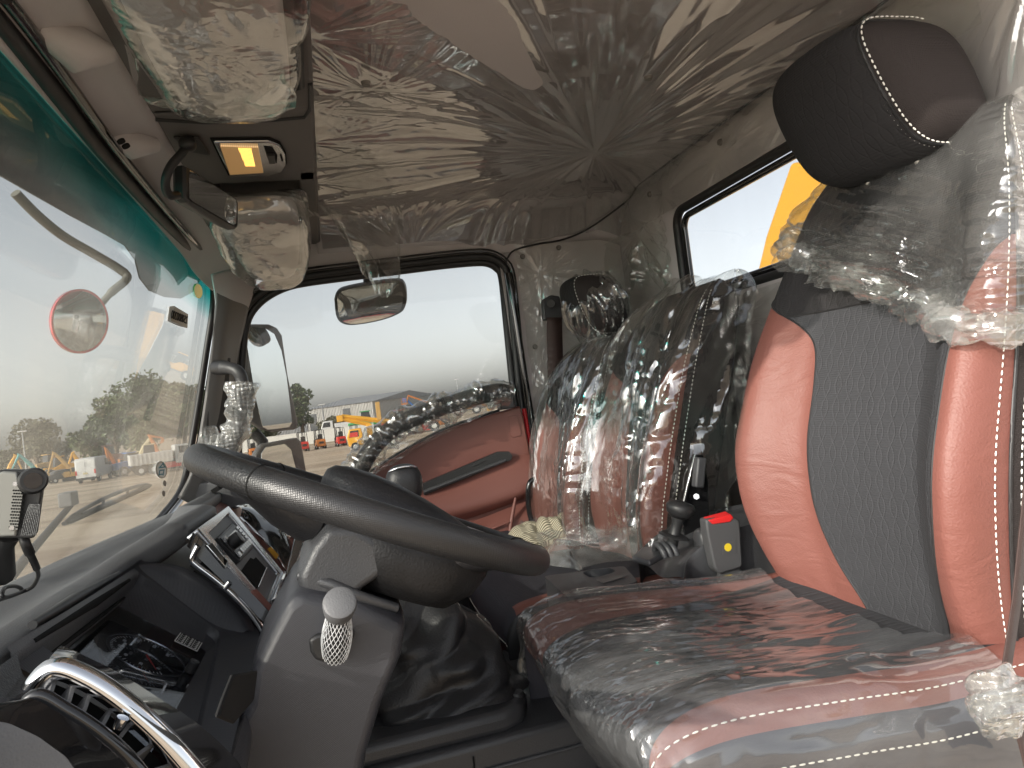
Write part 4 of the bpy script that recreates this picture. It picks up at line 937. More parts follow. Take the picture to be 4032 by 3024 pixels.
# instrument binnacle: outer rim, ledge, lens
lens = [Vector((-.286, .735, -.200)), Vector((-.284, 1.005, -.203)), Vector((-.186, 1.0, -.280)), Vector((-.184, .735, -.277))]
ledge = [Vector((-.272, .715, -.160)), Vector((-.268, 1.038, -.166)), Vector((-.172, 1.035, -.272)), Vector((-.150, .72, -.283))]
rim_ = [Vector((-.275, .66, -.158)), Vector((-.262, 1.085, -.158)), Vector((-.125, 1.065, -.284)), Vector((-.118, .66, -.286))]
def loop_round(c, r, n=6):
    o = []
    for i in range(4):
        a, b, d = c[i-1], c[i], c[(i+1) % 4]; u = (a-b).normalized(); v = (d-b).normalized()
        for k in range(n+1):
            t = k/n; o.append(b+u*r*(1-t)**2+v*r*t**2)
    return o
loops = [loop_round(rim_, .03), loop_round([lerp(a, b, .93) for a, b in zip(rim_, ledge)], .024), loop_round(ledge, .022), loop_round([lerp(a, b, .12)+Vector((-.004, 0, -.006)) for a, b in zip(ledge, lens)], .02), loop_round(lens, .012)]
A = np.array([[tuple(p) for p in l]+[tuple(l[0])] for l in loops]); bn = grid('binnacle', A, M['dash_ribbed'], dash, 50)
# far flank of the binnacle facing the radio, running in an arc
fl1 = [PY(470, 2262, 1.04), PY(560, 2225, 1.06), PY(680, 2222, 1.075), PY(800, 2270, 1.075), PY(900, 2340, 1.07), PY(980, 2430, 1.06), PY(1010, 2500, 1.05)]
fl0 = [PY(455, 2300, 1.03), PY(540, 2305, 1.036), PY(620, 2345, 1.036), PY(710, 2400, 1.036), PY(790, 2455, 1.036), PY(860, 2510, 1.036), PY(900, 2545, 1.036)]
fm = [lerp(a, b, .5)+Vector((.006, 0, .012)) for a, b in zip(fl0, fl1)]
loft('binnacle_flank', [fl0, fm, fl1], 40, M['dash_ribbed'], bn, 180, m=12)
# instrument lens with gauges behind
nL = (lens[1]-lens[0]).cross(lens[3]-lens[0]).normalized()
if nL.x < 0: nL = -nL
cl = MB(); cl.prism([p-nL*.018 for p in loop_round(lens, .012)], -nL*.003); cf = cl.build('instrument_cluster', M['lens_dark'], dash, 30)
def LP(a, b, off=0): return lens[0]+(lens[1]-lens[0])*a+(lens[3]-lens[0])*b+nL*off      # a across, b down
for (a, b, r) in ((.73, .52, .047), (.27, .52, .040)):
    c = LP(a, b, -.012); MB().torus(c, nL, r, .0016, 60, 6).build('gauge_ring', M['chrome'], cf, 60)
    mb = MB(); u_ = (lens[1]-lens[0]).normalized(); v_ = (lens[3]-lens[0]).normalized()
    for k in range(41):
        th = R(-220+260*k/40); d = u_*math.cos(th)+v_*math.sin(th); l = .006 if k % 5 == 0 else .0032
        mb.tube([c+d*(r-.004-l), c+d*(r-.004)], .00045, 4)
    mb.build('gauge_ticks', M['white_plastic'], cf, 30)
    MB().tube([c, c+(u_*-.7-v_*-.5).normalized()*r*.7], [.0012, .0004], 5).build('needle', M['buckle_red'], cf, 30)
    fc = bpy.data.curves.new('numerals', 'FONT')
mb = MB(); mb.prism([p-nL*.001 for p in loop_round(lens, .012)], nL*.0015); mb.build('lens', M['cluster_glass'], cf, 30)
def text(name, s, p, u, v, size, mat, parent=None, depth=.0004, align='CENTER', width=None):
    cu = bpy.data.curves.new(name, 'FONT'); cu.body = s; cu.size = size; cu.align_x = align; cu.align_y = 'CENTER'; cu.extrude = depth
    o = bpy.data.objects.new(name, cu); col.objects.link(o); dg = bpy.context.evaluated_depsgraph_get(); me = bpy.data.meshes.new_from_object(o.evaluated_get(dg))
    bpy.data.objects.remove(o)
    if width:
        xs_ = [q.co.x for q in me.vertices]; k_ = width/(max(xs_)-min(xs_)); me.transform(Matrix.Diagonal((k_, 1, 1, 1)))
    u = Vector(u).normalized(); v = Vector(v); v = (v-u*v.dot(u)).normalized(); n_ = u.cross(v)
    me.transform(Matrix(((u.x, v.x, n_.x, p[0]), (u.y, v.y, n_.y, p[1]), (u.z, v.z, n_.z, p[2]), (0, 0, 0, 1)))); me.name = name
    me.materials.clear(); return put(name, me, mat, parent, 30)
u_ = (lens[1]-lens[0]).normalized(); v_ = (lens[3]-lens[0]).normalized()
for k, s_ in enumerate(('0', '20', '40', '60', '80', '100', '120', '140')):
    th = R(-220+260*k/7); c = LP(.73, .52, -.011)+(u_*math.cos(th)+v_*math.sin(th))*.032; text('numeral', s_, c, u_, -v_, .006, M['white_plastic'], cf)
# fuse label and trip knob
mb = MB(); mb.prism([LP(.99, .66, .003), LP(.99, .90, .003), LP(.86, .90, .003), LP(.86, .66, .003)], nL*.0006); fz = mb.build('printed_label', M['paper'], dash, 30)
mb = MB()
for i in range(6): mb.box(LP(.865+.125*i/5, .78, .0042), (.0003, .0003, .0003)); mb.prism([LP(.863+.1235*i/5, .68, .0037), LP(.8655+.1235*i/5, .68, .0037), LP(.8655+.1235*i/5, .88, .0037), LP(.863+.1235*i/5, .88, .0037)], nL*.0003)
for j in range(4): mb.prism([LP(.865, .67+.07*j, .0037), LP(.988, .67+.07*j, .0037), LP(.988, .68+.07*j, .0037), LP(.865, .68+.07*j, .0037)], nL*.0003)
for i in range(5):
    for j in range(3): mb.prism([LP(.874+.0247*i, .69+.07*j, .0037), LP(.884+.0247*i, .69+.07*j, .0037), LP(.884+.0247*i, .72+.07*j, .0037), LP(.874+.0247*i, .72+.07*j, .0037)], nL*.0003)
mb.build('label_print', M['dark_print_hollow'], fz, 30)
k0 = LP(.62, .93, .001); MB().cyl(k0, k0+nL*.014, .006, 16).build('trip_knob', M['black_rubber'], dash, 40, .0012)
# lower panel below the binnacle and the near door vent
lp = [[(-.116, .66, -.287), (-.116, .80, -.287), (-.122, 1.062, -.284)], [(-.112, .62, -.31), (-.112, .85, -.31), (-.112, 1.07, -.31)], [(-.125, .62, -.36), (-.125, .85, -.36), (-.125, 1.08, -.36)], [(-.19, .62, -.60), (-.19, .85, -.60), (-.19, 1.1, -.60)]]
loft('knee_panel', lp, 30, M['dash_ribbed'], dash, 180, m=20)
gp_n = Vector((1, 0, -.22)).normalized(); gp_0 = Vector((-.1135, .9, -.33))
def GP(px, py): return PP(px, py, gp_0, gp_n)
mb = MB(); mb.prism([GP(905, 2655), GP(1000, 2640), GP(985, 2760), GP(905, 2850), GP(840, 2825), GP(870, 2740)], gp_n*.003); mb.build('switch_pocket', M['dark_print_hollow'], dash, 30, .002)  # flat dark plate stands in for the shade inside the pocket
apr = [[(-.268, .66, -.1500), (-.2655, .85, -.1575), (-.266, 1.03, -.1640)], [(-.264, .66, -.164), (-.262, .85, -.170), (-.262, 1.03, -.175)], [(-.280, .70, -.196), (-.280, .85, -.199), (-.280, 1.02, -.203)]]
ap_ = loft('brow_apron', apr, 30, M['dash_grey'], dash, 180, m=14)
MB().tube([(-.2635, .70, -.1585), (-.2615, .85, -.1655), (-.2615, .985, -.1705)], [.002, .0042, .002], 10).build('brow_groove', M['dark_print_hollow'], ap_, 60)
MB().tube([(-.272, .72, -.184), (-.2705, .85, -.188), (-.2705, .99, -.192)], [.0015, .0028, .0015], 8).build('brow_groove', M['dark_print_hollow'], ap_, 60)
for (px, py) in ((905, 2960),):
    mb = MB(); mb.prism([PY(915, 2900, .80), PY(985, 2890, .80), PY(1010, 2960, .80), PY(985, 3060, .80), PY(890, 3060, .80)], (0, .035, 0)); mb.build('bonnet_lever', M['satin_metal'], dash, 30, .006)
# near air vent: chrome bow over black slats
va = [PY(125, 2720, .60), PY(185, 2650, .60), PY(240, 2632, .60), PY(330, 2665, .60), PY(430, 2725, .60), PY(540, 2812, .60), PY(650, 2915, .60), PY(760, 3040, .60), PY(820, 3120, .60)]
vt = MB().tube([Vector(p) for p in cr(va, 60)], .0085, 12).build('near_air_vent', M['chrome'], dash, 60); vt.name = 'air_vent'
vb = [PY(60, 2800, .575), PY(150, 2735, .575), PY(260, 2790, .575), PY(370, 2860, .575), PY(480, 2950, .575), PY(560, 3040, .575), PY(640, 3150, .575)]
MB().tube([Vector(p) for p in cr(vb, 50)], .0045, 10).build('vent_rim', M['black_gloss'], vt, 60)
o = loft('vent_throat', [[Vector(p)+Vector((-.012, .01, -.012)) for p in cr(va, 40)[4:]], [Vector(p)+Vector((-.015, .0, -.020)) for p in cr(vb, 40)[4:]]], 36, M['dark_print_hollow'], vt, 180)
va_, vb_ = cr(va, 60), cr(vb, 60); mb = MB()
for k in range(7):
    t_ = .27+.093*k; a = Vector(va_[int(t_*59)])+Vector((-.006, .003, -.004)); b = Vector(vb_[int((t_-.005)*59)])+Vector((-.006, .003, -.004))
    d = Vector((-.012, .0, -.012)); mb.add([a, b, b+d, a+d, a+Vector((.0022, 0, -.0018)), b+Vector((.0022, 0, -.0018)), b+d+Vector((.0022, 0, -.0018)), a+d+Vector((.0022, 0, -.0018))], [(0, 1, 2, 3), (7, 6, 5, 4), (0, 4, 5, 1), (3, 2, 6, 7), (1, 5, 6, 2), (0, 3, 7, 4)])
mb.build('slat', M['dash_grey'], vt, 30)
MB().tube([PY(462, 2868, .585), PY(485, 2825, .585)], [.0035, .0045], 12).build('vent_tab', M['chrome'], vt, 60)
# glossy fascia strip above the vent and the curved near fascia below it
vc = [PY(190, 2600, .62), PY(290, 2605, .62), PY(420, 2680, .62), PY(560, 2780, .62), PY(700, 2900, .62), PY(850, 3060, .62)]
vd = [PY(240, 2540, .66), PY(340, 2585, .66), PY(470, 2650, .66), PY(620, 2745, .66), PY(780, 2850, .66), PY(930, 2990, .66)]
loft('vent_fascia', [va[1:7]+[va[7]], [p for p in vc]+[PY(900, 3120, .62)], [p for p in vd]+[PY(960, 3060, .66)]], 40, M['black_gloss'], dash, 180, m=14)
ve = [PY(-40, 2765, .56), PY(80, 2775, .56), PY(200, 2835, .56), PY(330, 2925, .56), PY(430, 3040, .56), PY(480, 3120, .56)]
vf = [PY(-60, 2830, .545), PY(40, 2850, .545), PY(150, 2900, .545), PY(260, 2980, .545), PY(330, 3080, .545), PY(360, 3140, .545)]
loft('near_fascia', [vb[:6], ve, vf], 40, M['black_gloss'], dash, 180, m=12)
vg = [PY(-300, 2900, .53), PY(-200, 3000, .53), PY(-100, 3100, .53), PY(0, 3200, .53), PY(100, 3250, .53), PY(200, 3300, .53)]
loft('near_end_cap', [vf, vg], 30, M['dash_grey'], dash, 180)
# near end of the brow: from the pad down to the vent
nb = [[(-.42, .45, -.165), (-.30, .45, -.150), (-.262, .50, -.152), (-.262, .66, -.157)], [(-.40, .45, -.20), (-.28, .45, -.185), (-.242, .52, -.180), (-.25, .64, -.172)], [PY(-60, 2740, .56), PY(40, 2745, .57), PY(130, 2705, .595), PY(190, 2640, .61)]]
loft('brow_end', nb, 24, M['dash_dark'], dash, 180, m=14)

# centre stack -------------------------------------------------------------------
ctr = [PY(780, 2080, 1.06), PY(900, 1990, 1.39), PY(1120, 2255, 1.39), PY(1060, 2410, 1.06)]
nC = (ctr[1]-ctr[0]).cross(ctr[3]-ctr[0]).normalized()
if nC.x < 0: nC = -nC
def SP(a, b, off=0):
    return lerp(lerp(ctr[0], ctr[1], a), lerp(ctr[3], ctr[2], a), b)+nC*off
def ring(o_, i_, t_):
    n = len(o_); V = o_+i_+[p-nC*t_ for p in o_]+[p-nC*t_ for p in i_]; F = []
    for k in range(n):
        j = (k+1) % n; F += [(k, j, n+j, n+k), (2*n+k, 3*n+k, 3*n+j, 2*n+j), (k, 2*n+k, 2*n+j, j), (n+k, n+j, 3*n+j, 3*n+k)]
    return V, F
cs = MB(); cs.add(*ring([SP(0, 0), SP(1, 0), SP(1, 1), SP(0, 1)], [SP(.17, .10, -.004), SP(.93, .07, -.004), SP(.93, .95, -.004), SP(.17, .95, -.004)], .02))
stk = cs.build('radio_surround', M['satin_metal'], dash, 30, .003)
mb = MB(); mb.prism([SP(.15, .08, -.010), SP(.95, .05, -.010), SP(.95, .97, -.010), SP(.15, .97, -.010)], -nC*.01); mb.build('stack_panel', M['dash_grey'], dash, 30)
ra = [PY(853, 2118, 1.15), PY(913, 2061, 1.33), PY(1000, 2153, 1.33), PY(945, 2212, 1.15)]
def RP(a, b, off=0): return lerp(lerp(ra[0], ra[1], a), lerp(ra[3], ra[2], a), b)+nC*off
mb = MB(); mb.prism([RP(0, 0, .001), RP(1, 0, .001), RP(1, 1, .001), RP(0, 1, .001)], -nC*.012); rd = mb.build('car_radio', M['black_rubber'], dash, 30, .002)
mb = MB(); mb.prism([RP(.04, .06, .003), RP(.96, .06, .003), RP(.96, .94, .003), RP(.04, .94, .003)], -nC*.002); mb.build('radio_face', M['dash_dark'], rd, 30, .001)
mb = MB(); mb.prism([RP(.24, .20, .004), RP(.78, .20, .004), RP(.78, .62, .004), RP(.24, .62, .004)], -nC*.001); mb.build('display', M['lcd'], rd, 30)
for i in range(6): MB().prism([RP(.22+.115*i, .70, .006), RP(.31+.115*i, .70, .006), RP(.31+.115*i, .86, .006), RP(.22+.115*i, .86, .006)], -nC*.003).build('radio_button', M['satin_metal'], rd, 30)
for j in range(4): MB().prism([RP(.83, .16+.13*j, .006), RP(.93, .16+.13*j, .006), RP(.93, .25+.13*j, .006), RP(.83, .25+.13*j, .006)], -nC*.003).build('radio_button', M['satin_metal'], rd, 30)
for j in (0, 3): MB().prism([RP(.03, .14+.2*j, .006), RP(.12, .14+.2*j, .006), RP(.12, .28+.2*j, .006), RP(.03, .28+.2*j, .006)], -nC*.003).build('radio_button', M['satin_metal'], rd, 30)
MB().cyl(RP(.17, .42, .002), RP(.17, .42, .020), .011, 24).build('radio_knob', M['black_rubber'], rd, 40, .0015)
# white printed marks by the knob
mb = MB(); text('radio_print', 'DX', RP(.09, .18, .0075), ra[1]-ra[0], ra[0]-ra[3], .008, M['white_plastic'], rd)
# storage cubby under the radio
cb = [PY(1010, 2170, 1.325), PY(1062, 2226, 1.325), PY(1030, 2303, 1.15), PY(968, 2232, 1.15)]
mb = MB(); mb.prism([p-nC*.0085 for p in cb], nC*.0012); mb.build('storage_pocket', M['dark_print_hollow'], dash, 30)  # cubby's inner shade drawn as a flat dark plate
mb = MB(); mb.tube([cb[1]+nC*0-nC*.006, cb[2]-nC*.006], .0012, 6); mb.build('pocket_edge', M['satin_metal'], dash, 60)
mb = MB(); mb.prism([SP(.80, .955, .002), SP(.985, .965, .002), SP(.60, 1.30, .002), SP(.42, 1.27, .002)], -nC*.006); 
mb = MB(); mb.prism([PY(1108, 2255, 1.38), PY(1120, 2258, 1.38), PY(1075, 2375, 1.12), PY(1063, 2365, 1.12)], nC*.006); mb.build('bright_edge', M['chrome'], dash, 30, .001)
mb = MB(); mb.prism([PY(985, 2330, 1.05), PY(1000, 2325, 1.06), PY(1075, 2405, 1.05), PY(1060, 2430, 1.05)], nC*.004); mb.build('red_edge', M['red_plastic'], dash, 30, .001)
# black fascia between surround and middle vents, with reflective strip
fz_ = [PY(760, 2095, 1.05), PY(812, 2145, 1.055), PY(900, 2240, 1.055), PY(1000, 2345, 1.05), PY(1070, 2420, 1.045)]
fy_ = [PY(735, 2150, 1.05), PY(790, 2205, 1.05), PY(880, 2290, 1.05), PY(980, 2390, 1.045), PY(1055, 2470, 1.04)]
loft('stack_side', [fz_, fy_], 24, M['black_gloss'], dash, 180)
mb = MB(); mb.prism([PY(808, 2150, 1.047), PY(832, 2137, 1.050), PY(898, 2215, 1.050), PY(886, 2240, 1.047)], (.002, -.003, .001)); mb.build('bright_panel', M['mirror'], dash, 30, .001)
# middle vent: chrome rim line, fins
ch = [PY(780, 2150, 1.04), PY(757, 2200, 1.04), PY(770, 2222, 1.04), PY(840, 2275, 1.04), PY(905, 2330, 1.04), PY(960, 2385, 1.04), PY(1010, 2445, 1.04), PY(1050, 2510, 1.04)]
v2 = MB().tube([Vector(p) for p in cr(ch, 60)], .0042, 10).build('air_vent', M['chrome'], dash, 60)
mb = MB()
c2 = cr([PY(775, 2195, 1.06), PY(850, 2250, 1.06), PY(930, 2325, 1.06), PY(1000, 2400, 1.06), PY(1050, 2465, 1.06)], 30); c3 = cr([PY(790, 2165, 1.07), PY(870, 2225, 1.07), PY(950, 2300, 1.07), PY(1015, 2370, 1.07), PY(1065, 2435, 1.07)], 30)
for k in range(10):
    i = 3+int(k*2.7); a, b = Vector(c2[i]), Vector(c3[max(i-1, 0)]); mb.tube([a, b], .0011, 6)
mb.build('fins', M['dash_grey'], v2, 30)
loft('vent_throat', [[Vector(p)+Vector((-.012, .01, -.012)) for p in c2], [Vector(p)+Vector((-.012, .01, -.012)) for p in c3]], 28, M['dark_print_hollow'], v2, 180)
MB().tube([PY(885, 2318, 1.035), PY(905, 2292, 1.035)], [.0035, .004], 12).build('vent_tab', M['chrome'], v2, 60)
# shiny fascia and oval vent on the passenger side of the stack
g1 = [PY(905, 2000, 1.42), PY(960, 1985, 1.50), PY(1010, 1995, 1.55), PY(1070, 2035, 1.55), PY(1130, 2100, 1.55), PY(1180, 2190, 1.55)]
g2 = [PY(945, 2040, 1.42), PY(990, 2070, 1.42), PY(1040, 2120, 1.42), PY(1090, 2180, 1.42), PY(1130, 2240, 1.42), PY(1150, 2280, 1.42)]
gm = [lerp(a, b, .5)+nC*.014 for a, b in zip(g1, g2)]
loft('gloss_fascia', [g1, gm, g2], 30, M['black_gloss'], dash, 180, m=14)
mb = MB(); o_ = [PY(930, 2060, 1.42)]
g3 = [PY(940, 2040, 1.415), PY(1000, 2098, 1.415), PY(1070, 2170, 1.415), PY(1120, 2250, 1.415)]
mb = MB().tube([Vector(p)+nC*.003 for p in cr(g3, 30)], .0018, 6).build('gloss_edge', M['chrome'], dash, 60)
mb = MB(); mb.prism([PY(1052, 2162, 1.413), PY(1060, 2158, 1.413), PY(1090, 2190, 1.413), PY(1086, 2202, 1.413)], nC*.004); mb.build('amber_strip', M['amber_gloss'], dash, 30)
ov = [PY(1015, 2000, 1.60), PY(1035, 1970, 1.72), PY(1090, 1985, 1.76), PY(1150, 2015, 1.74), PY(1180, 2055, 1.66), PY(1140, 2115, 1.55), PY(1115, 2090, 1.55), PY(1070, 2040, 1.57)]
mb = MB(); mb.prism(ov, (-.01, 0, -.01)); vv = mb.build('air_vent', M['dark_print_hollow'], dash, 30); MB().tube(ov+ov[:1], .004, 8).build('vent_rim', M['chrome'], vv, 60)
# passenger side of the dash: pad, red lower trim, grey flank
pr = [[(-.31, y, z_), (-.27, y, z_-.03), (-.24, y, z_-.08), (-.22, y, z_-.16), (-.26, y, z_-.35)] for y, z_ in ((1.44, -.17), (1.7, -.175), (1.95, -.18), (2.12, -.185))]
loft('passenger_fascia', [[Vector(p[k]) for p in pr] for k in range(5)], 30, M['red_plastic'], dash, 180, m=16)
fl = [PY(1160, 2080, 1.45), PY(1185, 2065, 1.5), PY(1200, 2100, 1.4), PY(1160, 2200, 1.3), PY(1110, 2270, 1.2)]
mb = MB(); mb.prism([PY(1165, 2085, 1.42), PY(1190, 2072, 1.42), PY(1215, 2085, 1.42), PY(1150, 2290, 1.30), PY(1125, 2262, 1.30)], (0, .05, 0)); mb.build('grey_flank', M['satin_metal'], dash, 30, .004)
# defroster corner near the far pillar
mb = MB(); mb.prism([PY(760, 1905, 2.03), PY(880, 1890, 2.03), PY(1000, 1990, 2.03), PY(880, 2010, 2.03), PY(760, 1985, 2.03)], (.03, .06, 0)); mb.build('dash_corner', M['dash_grey'], dash, 30, .006)
mb = MB(); mb.box(PY(855, 1925, 1.98), (.010, .03, .006), Matrix.Rotation(R(-25), 3, 'Y')); mb.build('defroster_vent', M['dark_print_hollow'], dash, 30)
# inner bulk so nothing shows through
mb = MB(); mb.box((-.40, 1.3, -.60), (.12, .84, .33)); mb.build('dash_core', M['dash_dark'], dash, 30)
mb = MB(); mb.prism([(-.205, 1.08, -.19), (-.205, 1.42, -.19), (-.13, 1.42, -.30), (-.13, 1.08, -.30)], (-.01, 0, -.02)); mb.build('stack_back', M['dark_print_hollow'], dash, 30)
lw = [[ctr[3]-nC*.004, ctr[2]-nC*.004], [Vector((-.10, 1.07, -.33)), Vector((-.10, 1.42, -.33))], [Vector((-.16, 1.07, -.60)), Vector((-.16, 1.42, -.60))]]
loft('stack_lower', lw, 10, M['dash_dark'], dash, 40, m=14)

# ------------------------------------------------------------------ steering column and wheel
colm = thing('steering_column', (0, .87, -.9), 'angular dark plastic steering column cover rising to the wheel', 'steering column')
lo = [(1195, 2262), (1400, 2300), (1592, 2395), (1575, 2520), (1500, 2700), (1440, 2900), (1400, 3100), (860, 3120), (880, 2960), (935, 2790), (985, 2700), (1005, 2560), (1075, 2420), (1140, 2300)]
def shr(y, pts, s, c=(1250, 2650)): return [PY(c[0]+(px-c[0])*s, c[1]+(py-c[1])*s, y) for px, py in pts]
L0 = shr(.785, lo, .86); L1 = shr(.80, lo, .97); L2 = [PY(px, py, .83) for px, py in lo]
def sc_y(P, y): return [Vector((p.x, y, p.z)) for p in P]
base_ = [PY(px, py, .83) for px, py in lo]; cx_ = sum((p for p in base_), Vector())/len(base_)
def inset(P, k, y): return [Vector((cx_.x+(p.x-cx_.x)*k, y, cx_.z+(p.z-cx_.z)*k)) for p in P]
LP_ = [inset(base_, .90, .772), inset(base_, .97, .785), inset(base_, 1.0, .83), inset(base_, 1.0, .95), inset(base_, .94, .99)]
V = []; F = []; n = len(base_)
for l in LP_: V += l
for r in range(4):
    for k in range(n): F.append((r*n+k, r*n+(k+1) % n, (r+1)*n+(k+1) % n, (r+1)*n+k))
F += [tuple(range(n))[::-1], tuple(range(4*n, 5*n))]
lc = raw('lower_cover', V, F, M['dash_ribbed'], colm, 30); bevel(lc, .008, 4, 20)
# raised collar at the top of the lower cover
MB().tube([PY(1180, 2265, .80), PY(1300, 2300, .785), PY(1420, 2350, .785), PY(1560, 2395, .80)], .006, 8).build('cover_lip', M['dash_dark'], lc, 60)
# crease down the near face
MB().tube([PY(1240, 2500, .775), PY(1200, 2700, .773), PY(1150, 2880, .773), PY(1130, 3040, .775)], .0010, 6).build('cover_seam', M['dark_print_hollow'], lc, 60)
# upper cover: smooth grey block leaning to the wheel
up_ = [(1168, 2230), (1225, 2110), (1290, 2030), (1400, 2030), (1520, 2100), (1540, 2200), (1430, 2270), (1350, 2345), (1240, 2320), (1180, 2275)]
ub = [PY(px, py, .85) for px, py in up_]; cu = sum(ub, Vector())/len(ub)
V = []; F = []; n = len(ub)
for k_, y in ((.86, .785), (.97, .80), (1, .84), (1, .95), (.9, .985)): V += [Vector((cu.x+(p.x-cu.x)*k_, y, cu.z+(p.z-cu.z)*k_)) for p in ub]
for r in range(4):
    for k in range(n): F.append((r*n+k, r*n+(k+1) % n, (r+1)*n+(k+1) % n, (r+1)*n+k))
F += [tuple(range(n))[::-1], tuple(range(4*n, 5*n))]
uc = raw('upper_cover', V, F, M['dash_dark'], colm, 30); bevel(uc, .010, 4, 20)
mb = MB(); 
# key socket and net-wrapped knob
kb = [PY(1215, 2520, .767), PY(1245, 2500, .767), PY(1390, 2475, .767), PY(1400, 2500, .767), PY(1345, 2605, .767), PY(1315, 2622, .767), PY(1240, 2600, .767), PY(1222, 2570, .767)]
mb = MB(); mb.prism(kb, (0, .01, 0)); mb.build('lock_plate', M['black_rubber'], colm, 30, .005)
kr = thing('ignition_lock', PY(1320, 2560, .765), 'round black knob with a white net sleeve on the steering column', 'lock')
ka, kc = PY(1322, 2560, .765), PY(1336, 2395, .715)
kd = (kc-ka).normalized()
MB().tube([ka, lerp(ka, kc, .5), kc], [.0105, .010, .0095], 24).build('barrel', M['black_rubber'], kr, 60)
kk = MB(); kt = kc; 
kface = (Vector((0, 0, 0))-kt).normalized(); kax = (kface*.55+kd*.75).normalized()
kk.tube([kt-kax*.012, kt-kax*.006, kt+kax*.012, kt+kax*.016, kt+kax*.0175], [.010, .0145, .0162, .0154, .013], 32); kk.build('cap', M['dash_grey'], kr, 45)
# white net: two families of spirals round the barrel
mb = MB(); uu = kd.orthogonal().normalized(); vv_ = kd.cross(uu)
def nr(t): return .0130-.001*t+.0025*math.sin(math.pi*min(t*1.2, 1))
for s_ in (1, -1):
    for k in range(26):
        P = []
        for i in range(15):
            t_ = i/14; th = 2*math.pi*k/20+s_*t_*1.9; P.append(ka+(kc-ka)*(t_*1.02-.10)+(uu*math.cos(th)+vv_*math.sin(th))*nr(t_))
        mb.tube(P, .00035, 4, cap=False)
net = mb.build('net_sleeve', M['net'], kr, 60)

wc = Vector((.040, .885, -.119)); wu = Vector((math.cos(R(26)), 0, -math.sin(R(26)))); wv = Vector((-.02, 1, -.058)).normalized(); wn = wu.cross(wv).normalized(); wv = wn.cross(wu)
swr = thing('steering_wheel', wc, 'large black leather steering wheel tilted over the column', 'steering wheel')
def WP(a, r, h=0): return wc+(wu*math.cos(a)+wv*math.sin(a))*r+wn*h
RW, rw_ = .2065, .0165
def rimseg(a0, a1, mat, nm, r=rw_):
    return MB().torus(wc, -wn, RW, r, int(max(12, (a1-a0)*26)), 20, a0, a1, wu).build(nm, mat, swr, 60)
# -wn with u=wu : v = (-wn) x wu = wv*? measured so that angle runs from the driver's end (+wu) through the near side
vchk = (-wn).cross(wu); sgn = 1 if vchk.y > 0 else -1
rr = MB().torus(wc, wn, RW, rw_, 120, 22, u=wu).build('rim', M['wheel_leather'], swr, 60)
# punched grips: sleeves slightly proud of the rim on both sides
for a0, a1 in ((R(-128), R(-12)), (R(12), R(128))):
    q = MB(); 
    n_ = 70; V = []; F = []
    for i in range(n_+1):
        th = a0+(a1-a0)*i/n_; d = wu*math.cos(th)+wv*math.sin(th)
        for k in range(22):
            ph = 2*math.pi*k/22; V.append(wc+d*(RW+(rw_+.0005)*math.cos(ph))+wn*(rw_+.0005)*math.sin(ph))
    for i in range(n_):
        for k in range(22): F.append((i*22+k, (i+1)*22+k, (i+1)*22+(k+1) % 22, i*22+(k+1) % 22))
    g_ = raw('grip', V, F, M['wheel_dots'], rr, 60)
    for a in (a0, a1): MB().torus(WP(a, RW), (wu*-math.sin(a)+wv*math.cos(a)), rw_+.0002, .0012, 24, 6).build('grip_seam', M['dark_print_hollow'], g_, 60)
# hub: domed pad above, deep bowl below
def ell(h, ru, rv, cu=0, cv=0, n=40, p=2.4):
    o = []
    for k in range(n):
        th = 2*math.pi*k/n; c_2, s_2 = math.cos(th), math.sin(th); q = (abs(c_2)**p+abs(s_2)**p)**(-1/p); o.append(wc+wu*(cu+ru*c_2*q)+wv*(cv+rv*s_2*q)+wn*h)
    return o
def stackloops(name, Ls, mat, parent, smooth=60):
    A = np.array([[tuple(p) for p in l] for l in Ls]); A = np.swapaxes(A, 0, 1); o = grid(name, A, mat, parent, smooth, closeu=True); return o
hub = stackloops('hub_pad', [ell(.000, .100, .066, .030), ell(.010, .098, .064, .028), ell(.020, .082, .057, .012), ell(.030, .062, .048, -.006), ell(.037, .040, .034, -.020), ell(.040, .02, .018, -.026), ell(.0405, .001, .001, -.028)], M['black_leather'], swr)
stackloops('hub_bowl', [ell(.004, .100, .080, .03), ell(-.012, .112, .098, .04), ell(-.035, .110, .103, .045), ell(-.060, .094, .100, .05), ell(-.082, .066, .080, .055), ell(-.092, .002, .002, .055)], M['wheel_black'], swr)
# silver trim round the pad
stackloops('silver_trim', [ell(-.004, .080, .082, .060), ell(.004, .083, .084, .060), ell(.007, .078, .079, .060), ell(.007, .001, .001, .060)], M['silver_paint'], swr)
